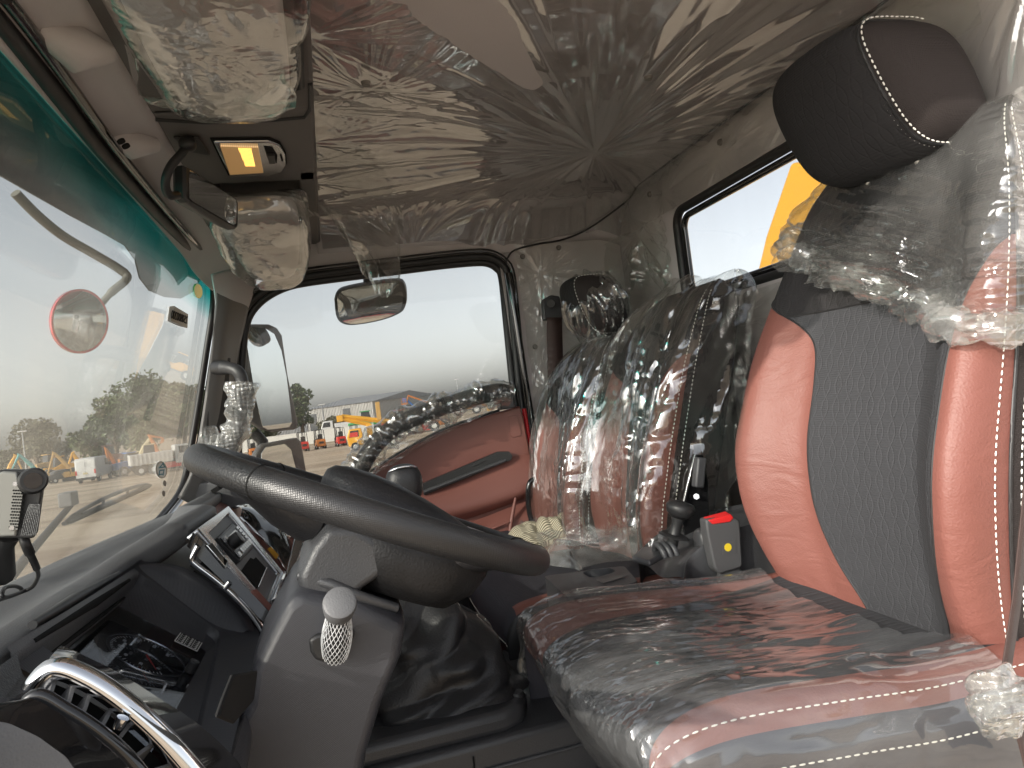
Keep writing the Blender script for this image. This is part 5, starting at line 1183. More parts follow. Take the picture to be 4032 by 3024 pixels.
# spokes
for a, wdt in ((R(-28), .05), (R(28), .05), (R(152), .045), (R(-152), .045)):
    d = wu*math.cos(a)+wv*math.sin(a); tt = wu*-math.sin(a)+wv*math.cos(a); Ls = []
    for r_, w_, h0, h1 in ((.085, wdt, -.055, .006), (.12, wdt*.85, -.045, .004), (.16, wdt*.62, -.026, .003), (.19, wdt*.55, -.014, .004), (.215, wdt*.62, -.010, .006)):
        lp_ = []
        for k in range(16):
            th = 2*math.pi*k/16; lp_.append(wc+d*r_+tt*w_*math.cos(th)+wn*((h0+h1)/2+(h1-h0)/2*math.sin(th)))
        Ls.append(lp_)
    sp_ = stackloops('spoke', Ls, M['black_leather'], swr)
    if a in (R(28), R(-28)):
        V = []
        mb = MB(); mb.prism([wc+d*.10+tt*-.028+wn*.008, wc+d*.10+tt*.028+wn*.008, wc+d*.175+tt*.016+wn*.0065, wc+d*.182+wn*.006, wc+d*.175-tt*.016+wn*.0065], wn*.004); mb.build('spoke_trim', M['silver_paint'], sp_, 30, .003)
# dark blue grey steering badge bar
# ------------------------------------------------------------------ gear lever with gaiter
gr = thing('gear_lever', (.10, 1.22, -.52), 'gear lever knob with chrome arc above a creased black leather gaiter', 'gear lever')
kp = PY(1592, 1905, 1.30)
pillow('knob', kp, (.033, .028, .036), M['black_leather'], gr, 2.5, 10)
cbow = [kp+Vector((-.026+.052*t, -.012-.010*math.sin(math.pi*t), .0265+.006*math.sin(math.pi*t))) for t in np.linspace(0, 1, 12)]
MB().tube(cbow, [.0008]+[.0024]*10+[.0008], 8).build('chrome_arc', M['chrome'], gr, 60)
MB().tube([kp-Vector((0, 0, .03)), Vector((.10, 1.24, -.30))], .008, 10).build('lever_shaft', M['black_rubber'], gr, 60)
# gaiter: folds of leather
U, V = np.meshgrid(np.linspace(0, 2*math.pi, 160), np.linspace(0, 1, 90), indexing='ij')
top_c, bot_c = np.array([.10, 1.22, -.295]), np.array([.125, 1.20, -.475])
rr_ = .030+.085*V**.9
sw = .012*np.abs(vnoise(U*0+np.cos(U)*2.2+3, V*3+np.sin(U)*2.2, 77))*V+.014*np.abs(vnoise(np.cos(U)*1.3+V*5, np.sin(U)*1.3-V*4, 78))+.010*np.sin(V*9+3*np.cos(U*2))*V*(1-V)*3
q_ = (np.abs(np.cos(U))**3+np.abs(np.sin(U))**3)**(-1/3)
P = np.stack([top_c[0]*(1-V)+bot_c[0]*V+np.cos(U)*(rr_*q_*1.1+sw*1.4), top_c[1]*(1-V)+bot_c[1]*V+np.sin(U)*(rr_*q_*.9+sw*1.4), top_c[2]*(1-V)+bot_c[2]*V+.006*vnoise(U*2, V*6, 79)], -1)
P[-1] = P[0]
grid('gaiter', P, M['black_leather'], gr, 180)
# engine cover: long box with raised rim under the gaiter
ec = thing('engine_cover', (.1, 1.2, -.95), 'long dark engine cover box between the footwell and the middle seat', 'engine cover')
rimp = [PY(1010, 2890, 1.06), PY(1120, 2790, 1.06), PY(1500, 2680, 1.06), PY(1800, 2600, 1.09), PY(1960, 2560, 1.14), PY(1995, 2590, 1.14), PY(1990, 2640, 1.12), PY(1900, 2680, 1.09), PY(1500, 2790, 1.06), PY(1150, 2890, 1.06)]
z1 = -.49
mb = MB(); mb.prism([(-.20, 1.06, -.475), (.20, 1.06, -.475), (.235, 1.075, -.475), (.25, 1.11, -.475), (.25, 1.40, -.475), (-.20, 1.40, -.475)], (0, 0, -.035)); mb.build('gaiter_plinth', M['dash_dark'], ec, 30, .012)
mb = MB(); mb.prism([(-.20, 1.045, -.505), (.34, 1.045, -.505), (.34, 1.40, -.505), (-.20, 1.40, -.505)], (0, 0, -.46)); mb.build('cover_body', M['dash_dark'], ec, 30, .010)
MB().tube([(-.20, 1.042, -.545), (.33, 1.042, -.545)], .003, 6).build('cover_rib', M['dash_dark'], ec, 60)
MB().tube([(.145, 1.0415, -.52), (.135, 1.0415, -.80)], .0012, 6).build('cover_gap', M['dark_print_hollow'], ec, 60)
MB().cyl((.235, 1.11, -.478), (.235, 1.11, -.471), .014, 16, .010).build('plug', M['black_rubber'], ec, 40)
# pale strip of insulation seen behind the gaiter
o = MB().tube([PY(1600, 2520, 1.38), PY(1620, 2600, 1.36), PY(1590, 2660, 1.34)], [.006, .010, .008], 8).build('foam_strip', M['white_plastic'], ec, 60)

# ------------------------------------------------------------------ tray and parking brake between the seats
tr = thing('storage_tray', (.5, 1.25, -.6), 'dark grey storage tray with cup recess between driver and middle seats', 'tray')
t0 = [PY(2130, 2262, 1.30), PY(2130, 2322, 1.20), PY(2235, 2356, 1.16), PY(2500, 2285, 1.16), PY(2480, 2262, 1.20), PY(2390, 2205, 1.31)]
ztop = -.358
def onz(px, py, z): return PZ(px, py, z)
tp = [onz(2135, 2268, ztop), onz(2232, 2352, ztop), onz(2510, 2282, ztop), onz(2400, 2200, ztop)]
def flat_hole(name, outer, holes, mat, parent, depth):
    pass
cx0, cy0, cx1, cy1 = .345, 1.10, .555, 1.335
# top plate with a real recess: ring + sunken floor
rc = [onz(2330, 2278, ztop), onz(2432, 2250, ztop), onz(2395, 2232, ztop), onz(2285, 2252, ztop)]
oc = [onz(2234, 2352, ztop), onz(2513, 2290, ztop), onz(2457, 2228, ztop), onz(2141, 2268, ztop)]
ro, ri = loop_round(oc, .012), loop_round(rc, .02)
A = np.array([[tuple(p-Vector((0, 0, .16))) for p in ro]+[tuple(ro[0]-Vector((0, 0, .16)))], [tuple(p) for p in ro]+[tuple(ro[0])], [tuple(p) for p in ri]+[tuple(ri[0])], [tuple(p-Vector((0, 0, .035))) for p in ri]+[tuple(ri[0]-Vector((0, 0, .035)))], [tuple(sum(ri, Vector())/len(ri)-Vector((0, 0, .036)))]*(len(ri)+1)])
tb = grid('tray_body', A, M['dash_dark'], tr, 30); bevel(tb, .004, 3, 40)
mb = MB(); mb.prism([onz(2352, 2288, ztop+.001), onz(2440, 2264, ztop+.001), onz(2464, 2272, ztop+.001), onz(2376, 2298, ztop+.001)], (0, 0, .0015)); mb.build('tray_lug', M['console_plastic'], tr, 30, .001)
# rising rear part with curved shoulders
rl = []
for x, zt, yw in ((.565, -.362, .10), (.60, -.350, .09), (.64, -.330, .085), (.70, -.315, .085), (.80, -.308, .085), (.90, -.308, .085)):
    yq = 1.235 if x < .58 else 1.275; rl.append([(x, yq-yw, -.55), (x, yq-yw, zt-.012), (x, yq-yw+.012, zt), (x, yq-yw+.035, zt-.002), (x, yq, zt-.016), (x, yq+yw-.035, zt-.002), (x, yq+yw-.01, zt), (x, yq+yw, zt-.012), (x, yq+yw, -.55)])
loft('tray_rear', rl, 60, M['dash_dark'], tr, 60, m=40)
pb = thing('parking_brake', (.62, 1.235, -.36), 'black gear selector style lever with knob and disc collar behind the tray', 'lever')
mb = MB(); mb.prism([onz(2490, 2215, -.345), onz(2530, 2175, -.345), onz(2610, 2170, -.345), onz(2630, 2195, -.345), onz(2560, 2235, -.345)], (0, 0, .012)); mb.build('base_plate', M['dash_dark'], pb, 30, .005)
b0, b1_ = PY(2640, 2170, 1.235), PY(2672, 2030, 1.225)
for k in range(3):
    MB().torus(b0+Vector((-.022+.012*k, 0, -.004)), (1, 0, .15), .020, .006, 24, 8, 0, math.pi, (0, 1, 0)).build('slide_rib', M['dash_dark'], pb, 60)
MB().tube([b0, lerp(b0, b1_, .35), lerp(b0, b1_, .42), lerp(b0, b1_, .45), lerp(b0, b1_, .5), lerp(b0, b1_, .8), b1_], [.011, .011, .013, .012, .0105, .0105, .014], 18).build('lever', M['black_rubber'], pb, 60)
MB().tube([lerp(b0, b1_, .42), lerp(b0, b1_, .48)], [.030, .024], 24).build('collar', M['black_rubber'], pb, 40, .001)
kk_ = (b1_-b0).normalized(); MB().tube([b1_-kk_*.004, b1_+kk_*.004, b1_+kk_*.016, b1_+kk_*.024, b1_+kk_*.027], [.014, .024, .028, .024, .010], 24).build('knob', M['black_rubber'], pb, 60)
# recliner bracket of the middle seat
rb = thing('seat_recliner', PY(2740, 1950, 1.30), 'black metal recliner bracket with bolts beside the middle seat', 'bracket')
mb = MB(); mb.prism([PY(2728, 1790, 1.31), PY(2770, 1790, 1.31), PY(2790, 1900, 1.31), PY(2795, 2100, 1.31), PY(2700, 2120, 1.31), PY(2680, 2030, 1.31)], (0, .006, 0)); mb.build('plate', M['black_gloss'], rb, 30, .002)
MB().tube([PY(2738, 1790, 1.30), PY(2718, 1870, 1.30), PY(2690, 1990, 1.30), PY(2672, 2060, 1.30)], .004, 8).build('edge_rod', M['satin_metal'] if False else M['black_gloss'], rb, 60)
mb = MB(); mb.box(PY(2752, 1860, 1.285), (.010, .010, .030), Matrix.Rotation(R(14), 3, 'Y')); mb.build('release_handle', M['dash_dark'], rb, 30, .004)
for (px, py) in ((2742, 1818), (2742, 1955)): MB().cyl(PY(px, py, 1.31), PY(px, py, 1.298), .006, 6).build('bolt', M['satin_metal'], rb, 30)
# seat belt buckle
bu = thing('seat_belt_buckle', PY(2850, 2290, 1.16), 'grey seat belt buckle with red button and round yellow sticker beside the driver seat', 'buckle')
bo = [PY(px, py, 1.165) for px, py in ((2780, 2046), (2880, 2026), (2915, 2050), (2926, 2225), (2915, 2238), (2835, 2262), (2815, 2240), (2785, 2100))]
mb = MB(); mb.prism(bo, (0, .026, 0)); mb.build('housing', M['buckle_grey'], bu, 30, .006)
mb = MB(); mb.prism([PY(2790, 2050, 1.163), PY(2880, 2026, 1.163), PY(2890, 2040, 1.163), PY(2876, 2056, 1.163), PY(2808, 2066, 1.163)], (0, .02, .004)); mb.build('release_button', M['buckle_red'], bu, 30, .002)
c_y = PY(2866, 2155, 1.163)
mb = MB(); mb.prism([PY(2842, 2135, 1.1645), PY(2895, 2125, 1.1645), PY(2898, 2175, 1.1645), PY(2845, 2185, 1.1645)], (0, -.001, 0)); mb.build('label_plate', M['buckle_grey'], bu, 30)
MB().disc(c_y, (0, -1, 0), .0072, 28, .0008).build('yellow_sticker', M['yellow_sticker'], bu, 30)
st0 = MB()
for k in range(6):
    y_ = 2258+k*12; st0.tube([PY(2830, y_+8, 1.175), PY(2918, y_-6, 1.175)], .0035, 8)
stt = st0.build('ribbed_stalk', M['buckle_grey'], bu, 60)
mb = MB(); mb.prism([PY(2832, 2250, 1.172), PY(2918, 2235, 1.172), PY(2926, 2420, 1.172), PY(2845, 2420, 1.172)], (0, .012, 0)); mb.build('stalk', M['buckle_grey'], bu, 30, .004)
pillow('cup', PY(2775, 2140, 1.22), (.018, .02, .03), M['dash_dark'], tr, 3, 6)

# ------------------------------------------------------------------ seat belts
sb = thing('seat_belt', PY(2160, 1200, 2.10), 'brown seat belt webbing hanging from its anchor beside the window seat', 'seat belt')
A0, A1 = [PY(2152, 1250, 2.10), PY(2158, 1600, 2.08), PY(2165, 2000, 2.05)], [PY(2212, 1250, 2.10), PY(2222, 1600, 2.08), PY(2240, 2000, 2.05)]
o = loft('webbing', [A0, A1], 30, M['belt_web'], sb, 180); solid(o, .0015)
mb = MB(); mb.prism([PY(2135, 1180, 2.10), PY(2170, 1160, 2.10), PY(2205, 1165, 2.10), PY(2222, 1255, 2.10), PY(2140, 1262, 2.10)], (0, .02, 0)); mb.build('anchor_cover', M['dash_dark'], sb, 30, .006)
MB().cyl(PY(2170, 1195, 2.10), PY(2170, 1195, 2.085), .014, 18).build('anchor_bolt', M['black_rubber'], sb, 40, .002)
# near belt coming down past the driver seat into a wad of bubble wrap
nbt = thing('seat_belt', PY(4000, 2900, .57), 'dark brown seat belt crossing the right edge of the picture by the driver seat', 'seat belt')
A0 = [PY(4030, 1900, .58), PY(3985, 2350, .58), PY(3940, 2640, .58), PY(3925, 2720, .58)]; A1 = [PY(4060, 1950, .60), PY(4018, 2360, .60), PY(3975, 2650, .60), PY(3955, 2725, .60)]
o = loft('webbing', [A0, A1], 30, M['belt_web'], nbt, 180); solid(o, .0014)
A0 = [PY(3975, 2780, .57), PY(4000, 2900, .57), PY(4040, 3050, .57)]; A1 = [PY(4010, 2770, .59), PY(4035, 2880, .59), PY(4070, 3020, .59)]
o = loft('webbing', [A0, A1], 20, M['belt_web'], nbt, 180); solid(o, .0014)
o = tuft('bubble_wrap', PY(3945, 2760, .56), .030, 'bubble_film', 9, 60, .55, (1.1, .8, 1.2), None, 30, 1.9); tag(o, 'small grey wad of bubble wrap on the near seat belt beside the cushion', 'bubble wrap')
# black tube handle low at the door edge
o = MB().tube([Vector(p) for p in cr([PY(2140, 1885, 2.05), PY(2095, 1890, 2.05), PY(2080, 1925, 2.05), PY(2082, 2000, 2.05), PY(2092, 2050, 2.05)], 24)], .008, 10).build('seat_loop_handle', M['black_gloss'], None, 60); tag(o, 'bent black tube handle at the foot of the window seat by the door', 'handle')

# ------------------------------------------------------------------ dashcam on the dash with its cable
dc_ = thing('dash_camera', PY(50, 2230, .80), 'small grey and black camera box with a round lens at the left edge', 'camera')
bx = [PY(px, py, .78) for px, py in ((-60, 1870), (5, 1850), (155, 1852), (170, 1865), (172, 1890), (140, 2110), (128, 2120), (-10, 2118), (-70, 2100))]
mb = MB(); mb.prism(bx, (-.01, .035, 0)); mb.build('body', M['black_rubber'], dc_, 30, .006)
mb = MB(); mb.prism([PY(px, py, .777) for px, py in ((-50, 1875), (10, 1856), (66, 1858), (74, 1890), (60, 1990), (78, 1990), (62, 2112), (0, 2114), (-50, 2100))][:], (0, .004, 0)); gp_ = mb.build('grey_shell', M['camera_grey'], dc_, 30, .003)
c_l = PY(128, 1895, .775); MB().tube([c_l, c_l+Vector((.004, -.008, .001)), c_l+Vector((.005, -.012, .001))], [.0125, .0120, .0105], 28).build('lens_barrel', M['black_rubber'], dc_, 40)
MB().disc(c_l+Vector((.005, -.0125, .001)), (.3, -.9, 0), .0075, 24, .0006).build('lens', M['lens_dark'], dc_, 40)
mb = MB(); up2, ri2 = (PY(45, 1925, .7755)-PY(32, 2085, .7755)), (PY(92, 1990, .7755)-PY(45, 1985, .7755))
q0 = PY(32, 2080, .7755)
mb.prism([PY(50, 1905, .7762), PY(68, 1912, .7762), PY(90, 1945, .7762), PY(70, 2085, .7762), PY(28, 2090, .7762)], (0, -.0008, 0)); gr_ = mb.build('speaker_grille', M['camera_grey'], dc_, 30)
mb = MB()
for j in range(13):
    for i in range(5):
        p = PY(38+j*1.3+ i*9.5+(4 if j % 2 else 0), 2075-j*12.0+i*.3, .7752); mb.disc(p, (0, -1, 0), .00085, 6, .0004)
mb.build('grille_holes', M['dark_print_hollow'], gr_, 30)
mb = MB()
for k in range(9):
    mb.tube([PY(84+k*7, 2108, .7768), PY(98+k*7, 2040, .7768), PY(118+k*5, 1985, .7768)], .0006, 5)
mb.build('side_ribs', M['dash_dark'], dc_, 60)
for q_ in (PY(62, 1905, .7752), PY(48, 2078, .7752)): MB().disc(q_, (0, -1, 0), .0022, 14, .001).build('screw', M['satin_metal'], dc_, 30)
MB().tube([PY(30, 2100, .80), PY(10, 2150, .81), PY(0, 2260, .85)], [.012, .010, .014], 12).build('mount', M['black_rubber'], dc_, 60)
cbp = [PY(92, 2112, .80), PY(105, 2150, .80), PY(128, 2200, .82), PY(145, 2240, .85), PY(150, 2270, .88), PY(128, 2310, .90), PY(90, 2330, .90), PY(30, 2350, .86), PY(8, 2345, .84), PY(20, 2315, .86), PY(60, 2308, .90), PY(85, 2322, .92), PY(60, 2342, .92), PY(0, 2362, .86), PY(-60, 2400, .80)]
o = MB().tube([Vector(p) for p in cr(cbp, 120)], [.0048]*14+[.0036]*12+[.0021]*94, 10).build('camera_cable', M['black_rubber'], None, 60); tag(o, 'black cable looping from the small camera onto the dash top', 'cable')

# ------------------------------------------------------------------ overhead console, lamp, mirror
oc_ = thing('overhead_console', (-.08, 1.3, .50), 'dark brown-grey overhead console with open bins above the windshield', 'console')
mb = MB()
ZC = .505
mb.box((-.085, 1.368, ZC+.045), (.125, .188, .045)); body = mb.build('console_body', M['console_plastic'], oc_, 30, .008)
# long rear rail and front rail
mb = MB(); mb.box((.020, .85, ZC+.045), (.020, .34, .045)); mb.box((.020, 1.82, ZC+.045), (.020, .32, .045)); mb.build('rear_rail', M['console_plastic'], oc_, 30, .006)
mb = MB(); mb.box((-.192, .86, ZC+.040), (.020, .34, .040)); mb.build('front_rail', M['console_plastic'], oc_, 30, .006)
mb = MB(); mb.box((-.200, 1.74, ZC+.025), (.018, .24, .045), Matrix.Rotation(R(6), 3, 'Y')); mb.build('front_rail', M['console_plastic'], oc_, 30, .006)
mb = MB(); mb.box((-.08, .85, ZC+.078), (.115, .36, .006)); mb.box((-.08, 1.82, ZC+.078), (.115, .32, .006)); mb.build('bin_floor', M['console_plastic'], oc_, 30)
mb = MB(); mb.tube([PZ(1172, 0, ZC-.004), PZ(1186, 340, ZC-.004), PZ(1150, 352, ZC-.004), PZ(1105, 350, ZC-.004)], .005, 8); mb.build('rail_groove', M['black_rubber'], oc_, 60)
MB().tube([PZ(612, 470, ZC-.001), PZ(800, 482, ZC-.001), PZ(1000, 478, ZC-.001), PZ(1200, 462, ZC-.001), PZ(1222, 430, ZC-.001), PZ(1222, 330, ZC-.001)], .0035, 8).build('console_seam', M['black_rubber'], body, 60)
MB().tube([PZ(1090, 752, ZC-.0), PZ(1190, 748, ZC-.0), PZ(1210, 780, ZC-.0)], .003, 8).build('console_seam', M['black_rubber'], body, 60)
# lids under the bins (grey panels seen through the film)
def lid(q): return q
l1 = pillow('bin_lid', (-.080, .86, .510), (.088, .33, .030), M['headliner'], oc_, 5, 12)
l2 = pillow('bin_lid', (-.092, 1.765, .455), (.078, .215, .055), M['headliner'], oc_, 4, 12, lambda q: Vector((q.x*(1-.15*q.y/.2), q.y, q.z*(1.0+.35*(q.y/.2))-.12*max(0, q.y))))
def bag(name, c, h, label, skirt, seed, p=4, amp=.010, deform=None):
    def df(q):
        q = deform(q) if deform else q
        k = Vector((q.x*60, q.y*26, q.z*60)); d = amp*(1.6*float(crumple(q.x*16+q.z*9, q.y*11+q.z*7, seed, 7))+.25*abs(mnoise.noise(k*.3)))
        s_ = q.normalized(); low = max(0, -q.z/h[2])
        return q+Vector((s_.x*d, s_.y*d, s_.z*d-.012*low*abs(mnoise.noise(k*.16+Vector((0, seed, 0))))))
    o = pillow(name, c, h, M['bag_film'], None, p, 44, df, 25); tag(o, label, 'plastic film')
    for s in skirt: sheet('film_skirt', *s[:2], M['bag_film'], parent=o, amp=.012, seed=seed+1, nrm=s[2], n=90, m=22, sx=9, sy=2)
    return o
bag('bin_film', (-.080, .84, .500), (.098, .335, .030), 'big loose clear bag hanging from the near overhead bin lid', [([PZ(490, 180, .475), PZ(560, 360, .475), PZ(800, 420, .47), PZ(1000, 400, .47), PZ(1110, 250, .475)], [PZ(545, 230, .455), PZ(575, 380, .45), PZ(900, 468, .45), PZ(1155, 412, .45), PZ(1122, 300, .46)], (0, 0, -1))], 3, amp=.016)
bag('bin_film', (-.092, 1.765, .452), (.090, .230, .062), 'puffed clear bag over the far bin lid, near the door window', [([PZ(880, 760, .50), PZ(1000, 755, .50), PZ(1190, 750, .50), PZ(1215, 800, .50)], [PZ(900, 850, .48), PZ(1000, 800, .48), PZ(1180, 800, .48), PZ(1232, 850, .48)], (0, 0, -1))], 8, amp=.014, deform=lambda q: Vector((q.x*(1-.15*q.y/.2), q.y, q.z*(1.0+.35*(q.y/.2))-.12*max(0, q.y))))
# torn film hanging from the ceiling over the door window
o = sheet('torn_film', [PZ(1250, 800, .50), PZ(1330, 830, .53), PZ(1430, 850, .55), PZ(1590, 840, .565)], [PY(1420, 1010, 1.85), PY(1465, 1110, 1.85), PY(1520, 1175, 1.85), PY(1570, 1075, 1.88)], M['bag_film'], amp=.05, seed=15, n=120, m=80, sx=7, sy=3, nrm=(.3, -1, 0)); tag(o, 'torn strip of clear film hanging down in front of the door window', 'plastic film')
o = sheet('torn_film', [PZ(1160, 760, .50), PZ(1200, 800, .50), PZ(1240, 830, .50)], [PZ(1175, 850, .46), PZ(1230, 850, .45), PZ(1290, 880, .46)], M['bag_film'], amp=.02, seed=17, n=60, m=30, sx=5); tag(o, 'small loose corner of film poking out at the end of the console', 'plastic film')

# dome lamp
sleeve('film_roll', [ROLL[0][k] for k in range(0, 26, 1)], .017, M['roll_film'], n=260, m=34, seed=11, amp=1.1, parent=ROLL[1], sx=60)
dl = thing('dome_lamp', PZ(980, 620, ZC), 'lit amber dome lamp with ribbed lens and sliding switch in the overhead console', 'lamp')
ZL = ZC-.002
be = [PZ(px, py, ZL) for px, py in ((838, 548), (1060, 546), (1100, 562), (1122, 600), (1126, 640), (1110, 668), (1060, 682), (905, 686))]
mb = MB(); mb.prism(be, (0, 0, -.006)); bz = mb.build('bezel', M['satin_metal'], dl, 30, .003)
be2 = [p+(p-sum(be, Vector())/8)*.05+Vector((0, 0, .001)) for p in be]; mb = MB(); mb.prism(be2, (0, 0, -.002)); mb.build('bezel_gap', M['dark_print_hollow'], dl, 30)
ln = [PZ(px, py, ZL-.006) for px, py in ((866, 569), (1016, 574), (1036, 672), (904, 680))]
mb = MB(); mb.prism(ln, (0, 0, -.004)); le = mb.build('lens', M['amber_lens'], dl, 30, .0015)
mb = MB()
for k in range(34):
    t_ = (k+.5)/34; mb.tube([lerp(ln[0], ln[1], t_)+Vector((0, 0, -.0042)), lerp(ln[3], ln[2], t_)+Vector((0, 0, -.0042))], .0009, 5)
mb.build('lens_ribs', M['amber_rib'], le, 60)
gw = [PZ(px, py, ZL-.0055) for px, py in ((935, 571), (990, 573), (1004, 645), (965, 645))]
mb = MB(); mb.prism([p-Vector((0, 0, .0006)) for p in gw], (0, 0, -.0048)); mb.build('glowing_bulb', M['lamp_glow'], le, 30, .001)
sw_ = [PZ(px, py, ZL-.006) for px, py in ((1038, 575), (1072, 577), (1092, 610), (1090, 640), (1060, 640))]
mb = MB(); mb.prism(sw_, (0, 0, -.001)); mb.build('switch_recess', M['dark_print_hollow'], dl, 30)
mb = MB(); mb.prism([PZ(px, py, ZL-.007) for px, py in ((1052, 603), (1080, 603), (1085, 636), (1058, 636))], (0, 0, -.005)); mb.build('switch', M['black_rubber'], dl, 30, .0015)
text('switch_label', 'ON  DOOR  OFF', PZ(1108, 622, ZL-.0066), (PZ(1112, 650, ZL)-PZ(1100, 600, ZL)), (PZ(1120, 622, ZL)-PZ(1090, 622, ZL)), .0048, M['dark_print_hollow'], dl)
# mirror mount and mirror
mr_ = thing('rear_view_mirror', PZ(770, 560, ZC), 'black interior mirror on a curved arm under the overhead console', 'mirror')
mb = MB(); mb.prism([PZ(px, py, ZC-.001) for px, py in ((680, 535), (785, 535), (826, 605), (800, 602), (740, 590))], (0, 0, -.004)); mb.build('mount_plate', M['black_rubber'], mr_, 30, .002)
pillow('mount_ball', PZ(738, 566, ZC-.014), (.014, .014, .013), M['black_rubber'], mr_, 2.5, 6)
MB().tube([Vector(p) for p in cr([PZ(742, 565, ZC-.012), PY(715, 605, 1.285), PY(676, 650, 1.28), PY(654, 700, 1.28), PY(654, 745, 1.29), PY(672, 770, 1.30), PY(700, 768, 1.32)], 40)], .0075, 12).build('arm', M['black_rubber'], mr_, 60)
ma = [PY(726, 650, 1.33), PY(738, 655, 1.335), PY(935, 783, 1.49), PY(942, 800, 1.495), PY(941, 893, 1.495), PY(930, 902, 1.49), PY(745, 795, 1.335), PY(728, 778, 1.33)]
mn = (ma[2]-ma[1]).cross(ma[6]-ma[1]).normalized()
if mn.dot(-ma[0]) < 0: mn = -mn
V = []; n = 8; mc = sum(ma, Vector())/8
for k_, off in ((.94, -.0), (1.0, -.004), (1.0, -.018), (.86, -.030)): V += [mc+(p-mc)*k_+mn*off for p in ma]
F = [tuple(range(8)), tuple(range(24, 32))[::-1]]+[(r*8+k, (r+1)*8+k, (r+1)*8+(k+1) % 8, r*8+(k+1) % 8) for r in range(3) for k in range(8)]
raw('housing', V, F, M['black_rubber'], mr_, 35)
mb = MB(); mb.prism([mc+(p-mc)*.87+mn*.0005 for p in ma], mn*.0006); mb.build('mirror_glass', M['mirror'], mr_, 30)
# ------------------------------------------------------------------ outside, seen through the glass
def groundmat(t, b, tc):
    N = lambda k: t.nodes.new(k); L = t.links.new
    mp = N('ShaderNodeMapping'); mp.inputs['Rotation'].default_value = (0, 0, R(20)); mp.inputs['Scale'].default_value = (.12, .9, 1); L(tc.outputs['Object'], mp.inputs['Vector'])
    n1 = N('ShaderNodeTexNoise'); n1.inputs['Scale'].default_value = .35; n1.inputs['Detail'].default_value = 8; n1.inputs['Roughness'].default_value = .6; n1.inputs['Distortion'].default_value = .8; L(mp.outputs[0], n1.inputs['Vector'])
    n2 = N('ShaderNodeTexNoise'); n2.inputs['Scale'].default_value = 6; n2.inputs['Detail'].default_value = 6; L(tc.outputs['Object'], n2.inputs['Vector'])
    rp = N('ShaderNodeValToRGB'); e = rp.color_ramp.elements; e[0].position = .36; e[0].color = (.31, .22, .14, 1); e[1].position = .62; e[1].color = (.54, .43, .30, 1); q = e.new(.5); q.color = (.45, .35, .245, 1)
    L(n1.outputs[0], rp.inputs[0])
    mx = N('ShaderNodeMix'); mx.data_type = 'RGBA'; mx.blend_type = 'MULTIPLY'; mx.inputs[0].default_value = .35; L(rp.outputs[0], mx.inputs[6]); L(n2.outputs[0], mx.inputs[7]); L(mx.outputs[2], b.inputs['Base Color'])
material('ground_mat', (.3, .28, .24), .95, extra=groundmat)
def corr(t, b, tc):
    w_ = t.nodes.new('ShaderNodeTexWave'); w_.inputs['Scale'].default_value = 1.1; w_.bands_direction = 'X'; t.links.new(tc.outputs['Object'], w_.inputs['Vector'])
    rp = t.nodes.new('ShaderNodeBump'); rp.inputs['Strength'].default_value = 1; rp.inputs['Distance'].default_value = .3; t.links.new(w_.outputs['Fac'], rp.inputs['Height']); t.links.new(rp.outputs[0], b.inputs['Normal'])
material('cladding', (.50, .49, .46), .6, extra=corr)
material('cladding_grey', (.30, .31, .32), .6, extra=corr)
material('wall_white', (.48, .47, .43), .8, var=(.5, .12))
material('window_dark', (.03, .035, .04), .2)
material('tyre', (.02, .02, .02), .8)
for nm, c in dict(paint_yellow=(.62, .31, .02), paint_teal=(.05, .34, .33), paint_orange=(.50, .17, .04), paint_red=(.50, .03, .02), paint_white=(.55, .55, .53), paint_blue=(.05, .16, .42), paint_green=(.03, .28, .08), paint_black=(.03, .03, .03), paint_brown=(.14, .07, .05), paint_cream=(.50, .43, .26), paint_ochre=(.42, .25, .07)).items(): material(nm, c, .35, var=(.8, .1))
material('bark', (.12, .09, .06), .9)
material('leaf', (.085, .11, .045), .8, var=(.6, .3)); material('leaf_dry', (.12, .115, .065), .8, var=(.6, .3)); material('leaf_dark', (.055, .07, .06), .8, var=(.6, .3))
material('mirror_arm', (.11, .11, .09), .6)
material('galvanised', (.35, .36, .36), .5, .3)
A = np.array([[(x, y, GZ) for y in (-1500, 1500)] for x in (-1500, 1500)], float)
tag(grid('ground', A, M['ground_mat'], None, 0), kind='structure')

def gp_at(px, py): return PZ(px, py, GZ)
def facing(o, px, ang=0):
    d = ray(px, 1700); o.rotation_euler = (0, 0, math.atan2(d.y, d.x)-math.pi/2+R(ang))
def out_root(name, px, py, label, cat, group=None, ang=0, sc_=1.0):
    o = thing(name, gp_at(px, py), label, cat, group); facing(o, px, ang); o.scale = (sc_,)*3; return o
def lbuild(mb, name, mat, root, bev=None, smooth=35):
    """build in the thing's own coordinates"""
    o = raw(name, mb.V, mb.F, M[mat], None, smooth); o.parent = root
    if bev: bevel(o, bev)
    return o
def wheel(root, x, y, r, w_=.25, name='wheel'):
    o = lbuild(MB().cyl((x, y-w_/2, r), (x, y+w_/2, r), r, 20), name, 'tyre', root, .03)
    h = raw('rim', *(lambda q: (q.V, q.F))(MB().cyl((x, y-w_/2-.01, r), (x, y+w_/2+.01, r), r*.5, 14)), M['paint_white'], None, 35); h.parent = o
    return o
